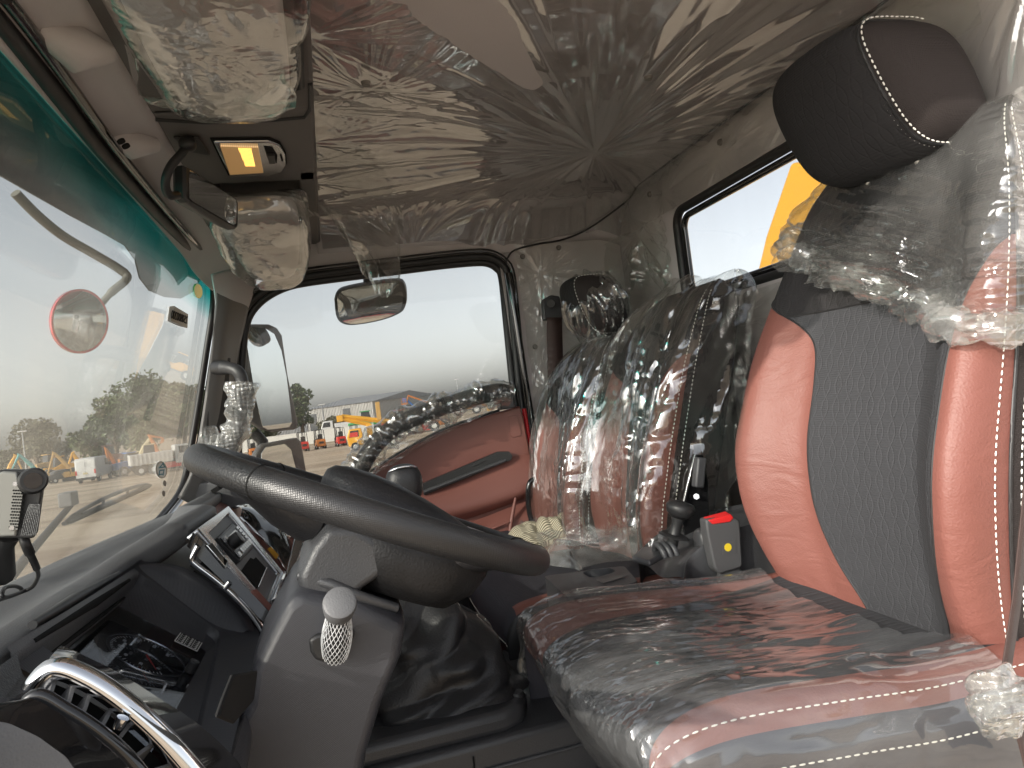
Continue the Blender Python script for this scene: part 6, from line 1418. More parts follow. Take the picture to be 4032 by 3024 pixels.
# objects are built facing +x, seen from -y
def forklift(paint):
    def f(root):
        b = MB(); b.prism([(-1.1, -.5, .35), (-1.15, -.5, 1.0), (-.9, -.5, 1.15), (-.2, -.5, 1.1), (-.1, -.5, .75), (.7, -.5, .7), (.8, -.5, .3), (-1.0, -.5, .3)], (0, 1.0, 0)); lbuild(b, 'body', paint, root, .06)
        b = MB(); b.box((-.35, 0, 1.2), (.3, .28, .1)); b.box((-.62, 0, 1.45), (.07, .26, .28)); lbuild(b, 'seat', 'paint_black', root, .04)
        b = MB()
        for y in (-.45, .45):
            b.tube([(-.85, y, 1.1), (-.7, y, 2.15), (.35, y, 2.2), (.7, y, .8)], .04, 6)
        for k in range(6): b.box((-.6+.18*k, 0, 2.18), (.02, .46, .015))
        lbuild(b, 'overhead_guard', 'paint_black', root)
        b = MB()
        for y in (-.33, -.2, .2, .33): b.box((.95, y, 1.15), (.05, .035, 1.1))
        for z in (.3, 1.1, 2.2): b.box((.95, 0, z), (.04, .36, .05))
        b.box((1.03, 0, .75), (.03, .5, .3)); lbuild(b, 'mast', 'paint_black', root)
        for y in (-.25, .25): lbuild(MB().box((1.55, y, .12), (.55, .06, .025)), 'fork', 'paint_black', root)
        for x, r in ((.55, .33), (-.75, .27)):
            for y in (-.45, .45): wheel(root, x, y, r, .22)
        b = MB(); b.box((-1.16, 0, .75), (.02, .25, .12)); lbuild(b, 'grille', 'paint_black', root)
    return f
def excavator(paint, boom):
    def f(root):
        for y in (-.95, .95):
            b = MB(); b.prism([(-1.6, y-.25, .1), (-1.8, y-.25, .4), (-1.6, y-.25, .75), (1.6, y-.25, .75), (1.8, y-.25, .4), (1.6, y-.25, .1)], (0, .5, 0)); lbuild(b, 'track', 'paint_black', root, .08)
        b = MB(); b.prism([(-2.0, -1.1, .9), (-2.2, -1.1, 1.2), (-2.1, -1.1, 2.0), (-.3, -1.1, 2.05), (-.2, -1.1, 1.5), (1.1, -1.1, 1.4), (1.1, -1.1, .9)], (0, 2.2, 0)); lbuild(b, 'body', paint, root, .08)
        b = MB(); b.prism([(-.1, -1.1, 1.4), (-.1, -1.1, 2.9), (.9, -1.1, 2.85), (1.25, -1.1, 1.9), (1.2, -1.1, 1.4)], (0, .95, 0)); c = lbuild(b, 'cab', paint, root, .06)
        b = MB(); b.prism([(.05, -1.12, 1.8), (.05, -1.12, 2.7), (.8, -1.12, 2.7), (1.1, -1.12, 1.95)], (0, .98, 0)); q = raw('window', b.V, b.F, M['window_dark'], None, 30); q.parent = c
        P = [Vector(p) for p in boom]
        b = MB(); b.tube([P[0], lerp(P[0], P[1], .5)+Vector((0, 0, .15)), P[1]], [.22, .34, .2], 6, flat=1.2); lbuild(b, 'boom', paint, root)
        b = MB(); b.tube([P[1]+Vector((-.3, 0, .3)), P[1], P[2]], [.12, .26, .13], 6); lbuild(b, 'stick', paint, root)
        d = P[2]; b = MB(); b.prism([d+Vector(v) for v in ((-.2, -.5, .1), (.3, -.5, .0), (.35, -.5, -.6), (0, -.5, -1.0), (-.6, -.5, -1.05), (-.2, -.5, -.5))], (0, 1.0, 0)); lbuild(b, 'bucket', paint, root, .03)
        lbuild(MB().tube([P[0]+Vector((.6, .2, -.2)), lerp(P[0], P[1], .6)], .08, 6), 'ram', 'galvanised', root)
    return f
def van(root):
    b = MB(); b.prism([(-2.5, -.98, .45), (-2.55, -.98, 1.3), (-2.4, -.93, 2.35), (-2.2, -.9, 2.5), (1.0, -.9, 2.5), (1.9, -.93, 1.5), (2.6, -.95, 1.2), (2.7, -.98, .5)], (0, 1.92, 0)); lbuild(b, 'body', 'paint_white', root, .12)
    b = MB(); b.prism([(1.05, -.99, 1.55), (.4, -.99, 1.55), (.4, -.99, 2.2), (.95, -.99, 2.2), (1.6, -.99, 1.55)], (0, 1.94, 0)); lbuild(b, 'side_window', 'window_dark', root)
    b = MB(); b.box((-2.56, .02, .98), (.015, .22, .09)); lbuild(b, 'licence_plate', 'paint_cream', root)
    for y in (-.86, .86): lbuild(MB().box((-2.53, y, 1.1), (.05, .07, .22)), 'tail_lamp', 'paint_red', root)
    lbuild(MB().box((-2.58, 0, .45), (.08, .95, .12)), 'bumper', 'paint_black', root, .03)
    lbuild(MB().box((-2.535, 0, 1.45), (.012, .008, .85)), 'door_gap', 'paint_black', root)
    lbuild(MB().box((1.2, -1.12, 1.6), (.08, .12, .16)), 'wing_mirror', 'paint_black', root, .03)
    for x in (-1.6, 1.7):
        for y in (-.85, .85): wheel(root, x, y, .36)
def dump_truck(root):
    b = MB(); b.prism([(-3.2, -1.1, 1.1), (-3.2, -1.1, 2.2), (.8, -1.1, 2.2), (.8, -1.1, 1.1)], (0, 2.2, 0)); lbuild(b, 'bed', 'paint_white', root, .03)
    b = MB()
    for k in range(10): b.box((-3.0+.41*k, -1.12, 1.65), (.05, .04, .5))
    lbuild(b, 'bed_ribs', 'paint_white', root)
    b = MB(); b.prism([(1.0, -1.0, .8), (1.0, -1.0, 2.7), (2.4, -1.0, 2.7), (2.8, -1.0, 1.7), (2.8, -1.0, .7)], (0, 2.0, 0)); lbuild(b, 'cab', 'paint_white', root, .1)
    b = MB(); b.prism([(1.4, -1.02, 1.8), (1.4, -1.02, 2.5), (2.3, -1.02, 2.5), (2.6, -1.02, 1.8)], (0, 2.04, 0)); lbuild(b, 'window', 'window_dark', root)
    lbuild(MB().box((-.2, 0, .8), (3.0, .4, .15)), 'chassis', 'paint_black', root)
    for x in (-2.3, -1.1, 2.0):
        for y in (-.9, .9): wheel(root, x, y, .5, .3)
def wheel_loader(paint):
    def f(root):
        b = MB(); b.prism([(-2.4, -.7, .9), (-2.4, -.7, 1.8), (-.4, -.7, 2.0), (.6, -.7, 1.4), (.8, -.7, .8)], (0, 1.4, 0)); lbuild(b, 'body', paint, root, .08)
        b = MB(); b.prism([(-.8, -.65, 1.8), (-.7, -.65, 3.0), (.3, -.65, 3.0), (.5, -.65, 1.6)], (0, 1.3, 0)); lbuild(b, 'cab', 'window_dark', root, .05)
        lbuild(MB().box((-.2, 0, 3.05), (.65, .75, .06)), 'roof', paint, root)
        b = MB()
        for y in (-.5, .5): b.tube([(.3, y, 1.4), (1.6, y, 1.5), (2.6, y, .6)], .12, 6)
        lbuild(b, 'lift_arm', paint, root)
        b = MB(); b.prism([(2.5, -1.1, .2), (2.4, -1.1, 1.2), (2.7, -1.1, .5), (3.4, -1.1, .2)], (0, 2.2, 0)); lbuild(b, 'bucket', paint, root, .03)
        for x in (-1.6, 1.0):
            for y in (-.95, .95): wheel(root, x, y, .65, .4)
    return f
def small_car(paint):
    def f(root):
        b = MB(); b.prism([(-2.1, -.85, .4), (-2.1, -.85, .9), (-1.5, -.8, 1.0), (-1.0, -.7, 1.45), (.3, -.7, 1.45), (.9, -.8, 1.0), (2.0, -.85, .85), (2.1, -.85, .4)], (0, 1.7, 0)); lbuild(b, 'body', paint, root, .1)
        b = MB(); b.prism([(-1.25, -.86, 1.0), (-.9, -.8, 1.38), (.2, -.8, 1.38), (.65, -.86, 1.0)], (0, 1.72, 0)); lbuild(b, 'window', 'window_dark', root)
        for x in (-1.3, 1.35):
            for y in (-.75, .75): wheel(root, x, y, .32, .2)
    return f
def crane_truck(root):
    b = MB(); b.prism([(-2.9, -.95, .7), (-3.0, -.95, 1.5), (-2.7, -.92, 2.35), (-1.4, -.92, 2.4), (-1.25, -.95, 1.4), (-1.25, -.95, .55), (-2.9, -.95, .5)], (0, 1.9, 0)); c = lbuild(b, 'cab', 'paint_yellow', root, .1)
    b = MB(); b.prism([(-2.75, -.97, 1.5), (-2.55, -.97, 2.2), (-1.7, -.97, 2.2), (-1.7, -.97, 1.5)], (0, 1.94, 0)); q = raw('window', b.V, b.F, M['window_dark'], None, 30); q.parent = c
    b = MB(); b.prism([(-2.7, -.975, 1.52), (-2.6, -.975, 2.0), (-1.8, -.975, 2.0), (-1.8, -.975, 1.52)], (0, .02, 0)); q = raw('red_panel', b.V, b.F, M['paint_red'], None, 30); q.parent = c
    lbuild(MB().box((.9, 0, .85), (2.3, .5, .14)), 'chassis', 'paint_black', root)
    lbuild(MB().box((.9, 0, 1.15), (2.2, 1.0, .12)), 'deck', 'paint_white', root, .03)
    b = MB(); b.box((-.5, 0, 1.9), (.3, .35, .8)); lbuild(b, 'turret', 'paint_yellow', root, .05)
    b = MB(); b.tube([(-.4, 0, 2.6), (-3.3, -.1, 3.6)], [.22, .20], 4); b.tube([(-3.3, 0, 3.9), (3.6, 0, 2.2)], [.24, .30], 4); lbuild(b, 'boom', 'paint_yellow', root)
    b = MB(); b.box((-3.5, 0, 3.7), (.35, .3, .35)); lbuild(b, 'basket', 'paint_yellow', root, .04)
    b = MB(); b.box((.7, 0, 4.0), (.25, .25, 1.0)); lbuild(b, 'pedestal', 'paint_ochre', root, .04)
    for x in (-2.2, 1.9):
        for y in (-.85, .85): wheel(root, x, y, .46, .3)
def boom_lift(root):
    b = MB(); b.box((1.5, 0, 1.2), (1.4, 1.0, .6)); lbuild(b, 'base', 'paint_blue', root, .08)
    for x in (.5, 2.5):
        for y in (-1, 1): wheel(root, x, y, .5, .35)
    lbuild(MB().tube([(2.8, 0, 1.8), (-1.6, 0, 7.0)], .22, 4), 'lower_boom', 'paint_blue', root)
    lbuild(MB().tube([(4.6, 0, 5.4), (-1.4, 0, 8.4)], .22, 4), 'upper_boom', 'paint_orange', root)
    b = MB()
    for z in (6.4, 7.0, 7.6):
        b.tube([(-3.4, -.5, z), (-1.8, -.5, z), (-1.8, .5, z), (-3.4, .5, z), (-3.4, -.5, z)], .05, 5)
    for x in (-3.4, -2.6, -1.8):
        for y in (-.5, .5): b.tube([(x, y, 6.0), (x, y, 7.6)], .05, 5)
    b.box((-2.6, 0, 6.1), (.85, .55, .12)); lbuild(b, 'basket', 'paint_orange', root)
    lbuild(MB().box((-2.5, -.3, 7.2), (.5, .1, .6)), 'control_box', 'paint_blue', root)
    lbuild(MB().tube([(-1.8, 0, 6.3), (-1.3, 0, 8.3)], .16, 4), 'jib', 'paint_orange', root)
spec_ = [  # builder, name, px, base py, ang, scale, label, category
 (van, 'parked_van', 378, 1893, 72, .76, 'plain white panel van seen from behind through the windshield', 'van'),
 (excavator('paint_teal', [(.8, 0, 1.6), (-2.6, 0, 6.4), (-4.2, 0, 3.4)]), 'parked_excavator', 150, 1905, 10, .44, 'teal excavator with raised boom, behind the small camera', 'excavator'),
 (excavator('paint_ochre', [(.4, 0, 1.6), (-2.6, 0, 6.2), (-4.0, 0, 2.2)]), 'parked_excavator', 285, 1893, 0, .42, 'ochre yellow excavator with bent arm, left of the white van', 'excavator'),
 (excavator('paint_yellow', [(.8, 0, 1.6), (2.8, 0, 5.6), (3.6, 0, 2.6)]), 'parked_excavator', 5, 1915, 0, .5, 'yellow excavator cut by the left edge of the picture', 'excavator'),
 (excavator('paint_orange', [(-.4, 0, 1.6), (-1.8, 0, 5.2), (-1.6, 0, 1.4)]), 'parked_excavator', 470, 1868, 20, .46, 'orange excavator with lowered bucket, right of the white van', 'excavator'),
 (small_car('paint_black'), 'parked_car', 262, 1896, 15, .75, 'black car in front of the ochre excavator', 'car'),
 (small_car('paint_red'), 'parked_car', 690, 1852, 10, .75, 'red car at the right end of the windshield row', 'car'),
 (wheel_loader('paint_blue'), 'wheel_loader', 525, 1868, 25, .6, 'blue wheel loader between the orange excavator and the white loader', 'loader'),
 (wheel_loader('paint_cream'), 'wheel_loader', 590, 1858, 180, .75, 'cream wheel loader left of the white dump truck', 'loader'),
 (wheel_loader('paint_yellow'), 'wheel_loader', 232, 1880, 190, .7, 'yellow wheel loader behind the black car', 'loader'),
 (wheel_loader('paint_brown'), 'wheel_loader', 430, 1850, 170, .85, 'brown wheel loader standing behind the orange excavator', 'loader'),
 (dump_truck, 'dump_truck', 650, 1858, 8, .75, 'white tipper truck with ribbed bed below the round green sticker', 'truck'),
 (crane_truck, 'crane_truck', 1482, 1762, 0, .66, 'yellow crane truck parked in the yard, seen through the door window', 'truck'),
 (boom_lift, 'boom_lift', 1640, 1672, 0, .50, 'orange and blue boom lift raised above the warehouses', 'boom lift'),
 (wheel_loader('paint_green'), 'wheel_loader', 1455, 1715, 0, .9, 'green machine behind the yellow crane truck', 'loader'),
 (dump_truck, 'white_truck', 1345, 1722, 180, .8, 'white truck standing behind the red forklift', 'truck'),
 (wheel_loader('paint_ochre'), 'wheel_loader', 205, 1868, 30, .8, 'ochre loader half hidden behind the teal excavator', 'loader'),
 (excavator('paint_cream', [(.4, 0, 1.6), (-1.6, 0, 4.6), (-3.0, 0, 2.4)]), 'parked_excavator', 560, 1846, 170, .6, 'cream excavator behind the blue loader', 'excavator'),
 (excavator('paint_yellow', [(.4, 0, 1.6), (1.6, 0, 4.6), (3.0, 0, 1.4)]), 'parked_excavator', 335, 1872, 180, .5, 'yellow excavator just left of the white van', 'excavator'),
 (excavator('paint_orange', [(.4, 0, 1.6), (-1.0, 0, 6.0), (1.0, 0, 5.4)]), 'parked_excavator', 628, 1840, 0, .50, 'orange excavator with its arm above the tipper truck', 'excavator'),
 (small_car('paint_white'), 'parked_car', 735, 1836, 0, .8, 'white car beside the windshield pillar', 'car'),
 (dump_truck, 'white_truck', 425, 1838, 180, .7, 'white truck behind the brown loader', 'truck'),
 (wheel_loader('paint_red'), 'wheel_loader', 1588, 1712, 0, .8, 'red loader under the middle of the grab bar', 'loader'),
 (wheel_loader('paint_black'), 'wheel_loader', 1680, 1700, 0, .8, 'black machine under the grab bar beside the small forklifts', 'loader'),
 (wheel_loader('paint_yellow'), 'wheel_loader', 1850, 1632, 0, 1.2, 'yellow wheel loader far off above the end of the grab bar', 'loader'),
]
fk = [(1262, 1767, 'paint_orange', 100, 'orange forklift facing away, left of the yellow crane truck'), (1343, 1756, 'paint_red', 100, 'red forklift nearest the yellow crane truck'), (1195, 1778, 'paint_red', 100, 'red forklift with its mast beside the small lower mirror'),
      (1000, 1803, 'paint_orange', 95, 'orange forklift behind the bubble-wrapped handle'), (1745, 1680, 'paint_orange', 0, 'small orange forklift under the grab bar'), (1690, 1690, 'paint_red', 60, 'small red forklift under the grab bar'), (1400, 1745, 'paint_yellow', 90, 'yellow forklift between the red one and the crane truck')]
for f_, nm, px, py, ang, s_, lb, ct in spec_:
    r_ = out_root(nm, px, py, lb, ct, None, ang, s_); f_(r_)
for px, py, pt, ang, lb in fk:
    r_ = out_root('forklift', px, py, lb, 'forklift', 'forklifts parked along the white wall', ang, .74); forklift(pt)(r_)
# white boundary wall behind the forklifts and warehouses
def slab(name, pa, pb, h, th, mat, label, cat, wins=(), roof=None, z0=0):
    a, b = gp_at(*pa), gp_at(*pb); d = (b-a).normalized(); nn = Vector((-d.y, d.x, 0)); 
    if nn.y < 0: nn = -nn
    r_ = thing(name, a, label, cat)
    mb = MB(); mb.prism([a, b, b+Vector((0, 0, h)), a+Vector((0, 0, h))], nn*th); w_ = mb.build('wall', M[mat], r_, 30)
    if roof:
        mb = MB(); c = nn*(th/2)+Vector((0, 0, h+roof)); a2, b2 = a+Vector((0, 0, h))-nn*.3-d*.3, b+Vector((0, 0, h))-nn*.3+d*.3
        mb.add([a2, b2, b2+nn*(th+.6), a2+nn*(th+.6), a+c-d*.3, b+c+d*.3], [(0, 1, 5, 4), (3, 4, 5, 2), (0, 4, 3), (1, 2, 5), (0, 3, 2, 1)]); mb.build('roof', M['cladding_grey'], r_, 30)
    for (t_, wd, z_, hh) in wins:
        p = a+(b-a)*t_-nn*.04+Vector((0, 0, z_)); mb = MB(); mb.prism([p, p+d*wd, p+d*wd+Vector((0, 0, hh)), p+Vector((0, 0, hh))], nn*.06); mb.build('door' if z_ < .2 else 'window', M['window_dark'], r_, 30)
    return r_
slab('boundary_wall', (900, 1790), (1475, 1716), 1.35, .3, 'wall_white', 'long pale boundary wall behind the row of forklifts', 'wall')
slab('warehouse', (1080, 1722), (1215, 1704), 3.9, 30, 'cladding_grey', 'grey warehouse left of the white one, behind the tree', 'warehouse', [(.75, 1.2, 1.4, 1.2)], 1.0)
slab('warehouse', (1216, 1704), (1478, 1672), 4.5, 34, 'cladding', 'large white corrugated warehouse behind the boundary wall', 'warehouse', [(.04, 1.6, .1, 3.4), (.55, 1.6, 2.4, 1.4)], 1.6)
slab('warehouse', (1484, 1668), (1960, 1598), 2.9, 34, 'cladding', 'low white warehouse behind the raised boom lift', 'warehouse', [(.05, 1.5, 1.4, .9), (.25, 1.5, 1.4, .9), (.42, 1.5, 1.4, .9), (.6, 1.5, 1.4, .9)], .5)
for (x0, y0, L_, hh, mt, lb) in ((60, 6, 26, 4.5, 'wall_white', 'pale shed in the yard behind the truck'), (70, 44, 30, 5, 'cladding', 'corrugated shed far behind the truck')):
    r_ = thing('shed', (x0, y0, GZ), lb, 'shed'); MB().box((x0+6, y0+L_/2, GZ+hh/2), (6, L_/2, hh/2)).build('wall', M[mt], r_, 30); mb = MB(); mb.prism([(x0-.4, y0-.4, GZ+hh), (x0+12.4, y0-.4, GZ+hh), (x0+6, y0-.4, GZ+hh+1.4)], (0, L_+.8, 0)); mb.build('roof', M['cladding_grey'], r_, 30)
def pole(px, py, h, label, arm=True, r0=.11):
    a = gp_at(px, py); r_ = thing('light_pole', a, label, 'pole', 'light poles in the yard')
    MB().tube([a, a+Vector((0, 0, h))], [r0, r0*.6], 8).build('mast', M['galvanised'], r_, 60)
    mb = MB(); mb.box(a+Vector((0, 0, h)), (.5, .16, .07)); mb.build('lamp_head', M['paint_white'], r_, 30, .05)
pole(108, 1880, 5.6, 'grey light pole in front of the left tree, right of its twin'); pole(92, 1872, 5.0, 'thinner grey pole just left of the taller light pole', r0=.08)
pole(1282, 1712, 4.6, 'white light pole in front of the white warehouse'); pole(1812, 1612, 8.4, 'thin tall pole far off, above the grab bar'); pole(1486, 1665, 4.9, 'dark pole at the corner of the white warehouse')
# trees: trunk, limbs and a crown of leaf clumps
def tree(px, py, w_, h, leaf, label, seed, n=3600, narrow=1.0, name='tree'):
    a = gp_at(px, py); r = random.Random(seed); root = thing(name, a, label, 'tree', 'trees beyond the yard')
    mb = MB(); mb.tube([a, a+Vector((.1, 0, h*.3)), a+Vector((.0, .2, h*.65))], [.28, .2, .08], 8)
    cl = []
    for k in range(15):
        th = r.uniform(0, 2*math.pi); rr = r.uniform(.1, .85)*w_/2; z = h*r.uniform(.30, .92); rr *= (1-.55*max(0, z/h-.55)/.45)
        c = Vector((math.cos(th)*rr, math.sin(th)*rr, z)); cl.append((c, r.uniform(.13, .26)*w_)); mb.tube([a+Vector((0, 0, h*.28)), a+c*.55+Vector((0, 0, h*.1)), a+c], [.12, .06, .03], 5)
    cl.append((Vector((0, 0, h*.62)), w_*.3))
    mb.build('trunk', M['bark'], root, 60)
    V = []; F = []
    for k in range(n):
        c, s_ = cl[r.randrange(len(cl))]; d = Vector((r.gauss(0, 1), r.gauss(0, 1), r.gauss(0, 1))).normalized()*s_*r.uniform(.45, 1.05)**.7; d.z *= .8
        p = a+c+d; u = Vector((r.gauss(0, 1), r.gauss(0, 1), r.gauss(0, 1))).normalized(); v = u.orthogonal().normalized(); L_ = r.uniform(.12, .30)
        i = len(V); V += [p-u*L_, p+v*L_*.6, p+u*L_, p-v*L_*.6]; F.append((i, i+1, i+2, i+3))
    raw('crown', V, F, M[leaf], root, 0)
tree(150, 1868, 8.0, 7.0, 'leaf_dry', 'broad dusty tree behind the light poles, leftmost in the windshield', 1)
tree(60, 1880, 4.0, 3.8, 'leaf_dry', 'low bushy tree behind the yellow excavator at the left edge', 8, 1500)
tree(262, 1858, 2.0, 4.4, 'leaf_dark', 'small dark conical tree between the two larger trees', 2, 1600)
tree(380, 1846, 5.0, 5.4, 'leaf', 'low bushy tree left of the tallest trees, above the white van', 3, 2200)
tree(465, 1840, 7.4, 8.0, 'leaf', 'medium tree whose crown carries the film reflection, above the orange excavator', 4)
tree(600, 1826, 8.6, 9.6, 'leaf', 'tallest round green tree in the windshield', 5, 5200)
tree(735, 1808, 7.6, 8.8, 'leaf', 'tall green tree beside the windshield pillar', 6, 4200)
tree(1195, 1738, 4.6, 7.4, 'leaf', 'dark pointed tree right of the large outside mirror', 7, 2200)
tree(1070, 1752, 5.5, 4.0, 'leaf', 'bushy tree seen below the large outside mirror', 9, 2000)
tree(1310, 1716, 4.0, 2.4, 'leaf_dry', 'low dry bush in front of the white warehouse', 10, 1200)
# yellow crane arm behind the cab, seen in the rear window
yc = thing('mobile_crane', PX(3000, 1100, 2.2), 'huge yellow crane arm rising behind the rear window', 'crane')
pA = [PX(3110, 640, 2.2), PX(3300, 640, 2.2), PX(3300, 1400, 2.2), PX(2900, 1400, 2.2), PX(2960, 1150, 2.2), PX(3012, 930, 2.2)]
mb = MB(); mb.prism(pA, (.35, 0, 0)); mb.build('arm', M['paint_yellow'], yc, 30, .02)
# outer red skin of the cab door and the roof side, met in the mirrors
mb = MB(); mb.prism([(-.55, YF+.06, -.35), (-.55, YF+.06, -1.2), (.62, YF+.06, -1.2), (.62, YF+.06, -.16), (.2, YF+.06, -.23), (-.2, YF+.06, -.33)], (0, .03, 0)); mb.build('outer_skin', M['red_paint'], dr, 30, .01)

# ------------------------------------------------------------------ outside mirrors, visor, wipers, stickers
def mirror(name, outl, glassl, y, label, depth=.07, yaw=.0):
    n_ = Vector((.50, -.865, .0)).normalized(); c0 = PY(sum(p[0] for p in outl)/len(outl), sum(p[1] for p in outl)/len(outl), y)
    r_ = thing(name, c0, label, 'mirror')
    O = [PP(px, py, c0, n_) for px, py in outl]; ng = Vector((.68, -.73, 0)).normalized(); c1 = c0+n_*.004; G = [PP(px, py, c1, n_) for px, py in glassl]
    c = sum(O, Vector())/len(O); n = len(O); V = []
    for k_, off in ((1, 0), (1.0, .02), (.8, depth)): V += [c+(p-c)*k_-n_*off for p in O]
    F = [tuple(range(n)), tuple(range(2*n, 3*n))[::-1]]+[(r*n+k, (r+1)*n+k, (r+1)*n+(k+1) % n, r*n+(k+1) % n) for r in range(2) for k in range(n)]
    bevel(raw('housing', V, F, M['pillar_plastic'], r_, 35), .006, 3)
    cg = sum(G, Vector())/len(G); G = [PP(*gl_, cg+n_*.012, ng) for gl_ in glassl]
    mb = MB(); mb.prism(G, -ng*.002); mb.build('mirror_glass', M['mirror'], r_, 30); return r_
m1_ = mirror('outside_mirror', [(958, 1275), (1060, 1276), (1092, 1290), (1112, 1320), (1135, 1480), (1176, 1670), (1168, 1690), (1080, 1700), (1030, 1690), (985, 1660), (940, 1500)], [(975, 1287), (1040, 1290), (1080, 1315), (1108, 1380), (1128, 1480), (1143, 1600), (1150, 1665), (1138, 1682), (1055, 1692), (1035, 1680), (1005, 1560), (968, 1330)], 2.46, 'large tall outside mirror beside the door window', yaw=.00025)
MB().tube([PY(1000, 1700, 2.5), PY(1035, 1740, 2.5), PY(1040, 1800, 2.5)], .018, 10).build('bracket', M['black_rubber'], m1_, 60)
MB().tube([PY(960, 1700, 2.5), PY(960, 1360, 2.5), PY(900, 1330, 2.4)], .012, 10).build('stay', M['black_rubber'], m1_, 60)
mirror('outside_mirror', [(1005, 1790), (1030, 1748), (1170, 1722), (1188, 1740), (1212, 1880), (1010, 1900)], [(1030, 1785), (1045, 1762), (1120, 1748), (1146, 1770), (1166, 1850), (1168, 1890), (1030, 1890)], 2.46, 'small square outside mirror below the large one', yaw=.00025)
km = thing('kerb_mirror', PY(1450, 1080, 2.34), 'rounded rectangular mirror hanging at the top of the door window', 'mirror')
ko = [(1318, 1180), (1330, 1150), (1370, 1134), (1470, 1116), (1560, 1108), (1586, 1122), (1595, 1160), (1592, 1205), (1570, 1235), (1500, 1262), (1400, 1280), (1350, 1274), (1326, 1245)]
kn = Vector((-.25, -.8, -.42)).normalized(); kc_ = PY(1456, 1196, 2.34)
Kp = [PP(px, py, kc_, kn) for px, py in ko]; 
Kp = [Vector(p) for p in cr([tuple(p) for p in Kp+Kp[:1]], 60)][:-1]
mb = MB(); mb.prism([kc_+(p-kc_)*1.03-kn*.002 for p in Kp], -kn*.03); mb.build('housing', M['black_rubber'], km, 60, .006)
kg = []; nK = len(Kp)
V = [kc_+kn*.012]; F = []
for s_ in range(1, 7):
    q = s_/6*.93
    for p in Kp: V.append(kc_+(p-kc_)*q+kn*(.012*(1-(q/.93)**2)+.0005))
for k in range(nK): F.append((0, 1+k, 1+(k+1) % nK))
for s_ in range(5):
    for k in range(nK): F.append((1+s_*nK+k, 1+(s_+1)*nK+k, 1+(s_+1)*nK+(k+1) % nK, 1+s_*nK+(k+1) % nK))
raw('mirror_glass', V, F, M['mirror'], km, 180)
MB().tube([PY(1450, 1000, 2.30), PY(1446, 1060, 2.30), PY(1448, 1130, 2.36)], .014, 10).build('bracket', M['black_rubber'], km, 60)
# round front mirror with its arm
rm = thing('round_mirror', PY(318, 1265, 1.9), 'round convex mirror on a bent arm in front of the windshield', 'mirror')
rc_ = PY(318, 1265, 1.85); rn = (Vector((.62, -.62, -.12))).normalized(); ru = Vector((.5, .5, 0)).normalized(); rz = rn.cross(ru)
ru = (PP(425, 1265, rc_, rn)-rc_); rv = (PP(318, 1140, rc_, rn)-rc_)
V = [rc_+rn*.016]; F = []; n = 48
for s_ in range(1, 7):
    q = s_/6
    for k in range(n): th = 2*math.pi*k/n; V.append(rc_+(ru*math.cos(th)+rv*math.sin(th))*q*.95+rn*.016*(1-q*q))
for k in range(n): F.append((0, 1+k, 1+(k+1) % n))
for s_ in range(5):
    for k in range(n): F.append((1+s_*n+k, 1+(s_+1)*n+k, 1+(s_+1)*n+(k+1) % n, 1+s_*n+(k+1) % n))
raw('mirror_glass', V, F, M['mirror'], rm, 180)
Ls = [[rc_+(ru*math.cos(2*math.pi*k/n)+rv*math.sin(2*math.pi*k/n))*q+rn*o_ for k in range(n)] for q, o_ in ((.94, 0), (1.02, .001), (1.02, -.010), (.7, -.035), (.01, -.04))]
stackloops('housing', Ls, M['red_paint'], rm)
MB().tube([Vector(p) for p in cr([PY(395, 1200, 1.90), PY(440, 1150, 1.90), PY(500, 1095, 1.92), PY(470, 1060, 1.92), PY(370, 1000, 1.90), PY(250, 930, 1.86), PY(150, 850, 1.8), PY(60, 760, 1.75)], 60)], [.008]*8+[.010]*14+[.011]*38, 12).build('arm', M['mirror_arm'], rm, 60)
# tinted visor over the windshield
vp = p_ws-n_ws*.16
def WV(px, py): return PP(px, py, vp, n_ws)
vo = [WV(px, py) for px, py in ((-300, 300), (-150, 590), (0, 690), (130, 765), (280, 850), (420, 925), (495, 968), (535, 1025), (552, 1095), (590, 1145), (650, 1170), (712, 1176), (760, 1150), (800, 1085), (800, 1010), (560, 740), (180, 300), (-60, 0))]
ev = MB().prism(vo, -n_ws*.004).build('sun_visor', M['smoked_plastic'], None, 30); tag(ev, 'dark green tinted outside sun visor across the top of the windshield', 'visor')
# wipers on the outside of the glass
def wiper(name, arm, blade, label):
    r_ = thing(name, W(*arm[0], -.04), label, 'wiper')
    MB().tube([W(*p, -.045) for p in arm], [.011, .009, .007], 8, flat=.6).build('arm', M['black_rubber'], r_, 60)
    mb = MB(); a, b = W(*blade[0], -.030), W(*blade[1], -.030); bb = [lerp(a, b, k/14)+n_ws*.0 for k in range(15)]
    mb.tube(bb, [.004]+[.0065]*13+[.003], 6); up_ = (W(blade[0][0], blade[0][1]-60, -.03)-a).normalized()
    mb2 = MB(); mb2.tube([p+up_*.020*math.sin(math.pi*k/14)**.6 for k, p in enumerate(bb)], [.003]+[.0045]*13+[.0025], 6)
    for k in (2, 5, 9, 12): mb2.tube([bb[k], bb[k]+up_*.020*math.sin(math.pi*k/14)**.6], .0035, 5)
    mb.build('wiper_rubber', M['black_rubber'], r_, 60); mb2.build('blade_frame', M['black_rubber'], r_, 60)
    mb = MB(); mb.box(W(382, 1975, -.05) if name == 'wiper' and blade[0][0] > 200 else a, (.012, .02, .014)); mb.build('joint', M['pillar_plastic'], r_, 30, .003)
wiper('wiper', [(150, 2300), (250, 2165), (378, 2000)], [(322, 2068), (642, 1915)], 'dusty windshield wiper standing across the lower windshield')
wiper('wiper', [(-160, 2240), (-90, 2200), (-20, 2170)], [(-200, 2180), (130, 2128)], 'second wiper whose tip shows below the small camera')
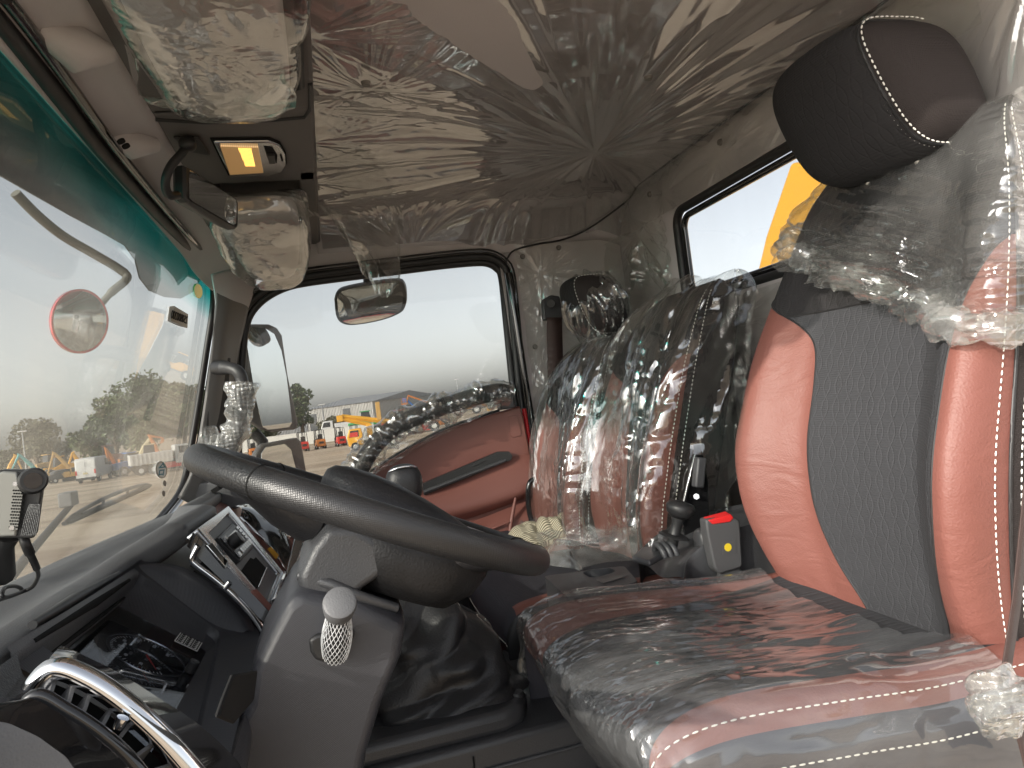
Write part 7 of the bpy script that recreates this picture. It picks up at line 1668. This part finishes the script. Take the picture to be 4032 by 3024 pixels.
# stickers on the glass
tag(MB().tube([W(776, 1148, .001), W(776, 1148, .0022)], .0001, 4).build('tmp', None), None) if False else None
def disc_on(px, py, rx, ry, mat, off=.002, th=.0008, n=32):
    c = W(px, py, off); u = W(px+rx, py-rx*.12, off)-c; v = W(px+ry*.12, py+ry, off)-c; return c, u, v, MB().prism([c+u*math.cos(2*math.pi*k/n)+v*math.sin(2*math.pi*k/n) for k in range(n)], n_ws*th)
c, u, v, mb = disc_on(778, 1146, 15, 28, None); o = mb.build('yellow_sticker', M['yellow_sticker'], None, 30); tag(o, 'small round yellow sticker at the top far corner of the windshield', 'sticker')
c, u, v, mb = disc_on(632, 1850, 22, 34, None); o = mb.build('round_sticker', M['paper'], None, 30); tag(o, 'round white sticker with green character low on the far windshield edge', 'sticker')
MB().add(*ring([c+(u*math.cos(2*math.pi*k/32)+v*math.sin(2*math.pi*k/32))*.92+n_ws*.0016 for k in range(32)], [c+(u*math.cos(2*math.pi*k/32)+v*math.sin(2*math.pi*k/32))*.84+n_ws*.0016 for k in range(32)], .0006)).build('green_ring', M['tan_tag'], o, 30)
text('character', '\u5408', c+n_ws*.0018, -u, -v, .040, M['teal_print'], o, width=u.length*1.25)
for (px, py) in ((645, 1903), (641, 1943)):
    c, u, v, mb = disc_on(px, py, 6, 12, None); tag(mb.build('printed_dot', M['clip_grey'], None, 30), 'small grey dot printed on the glass %s the wiper tip' % ('above' if py < 1920 else 'below'), 'sticker')
tg = [W(663, 1206, .002), W(682, 1204, .002), W(736, 1236, .002), W(733, 1292, .002), W(700, 1284, .002), W(655, 1264, .002)]
o = MB().prism(tg, n_ws*.0006).build('paper_tag', M['paper'], None, 30); tag(o, 'tan paper tag with mirrored number 250800200 stuck on the windshield', 'tag')
tg2 = [W(684, 1207, .003), W(736, 1237, .003), W(733, 1291, .003), W(668, 1262, .003)]
t2 = MB().prism(tg2, n_ws*.0004).build('tag_back', M['tan_tag'], o, 30)
tu = (W(736, 1262, .004)-W(668, 1236, .004)).normalized(); text('tag_number', '250800200', W(701, 1250, .0042), -tu, W(701, 1220, .004)-W(701, 1280, .004), .030, M['dark_print_hollow'], o, width=(W(736, 1262, .004)-W(668, 1236, .004)).length*.92)
sc.cycles.transparent_max_bounces = 32
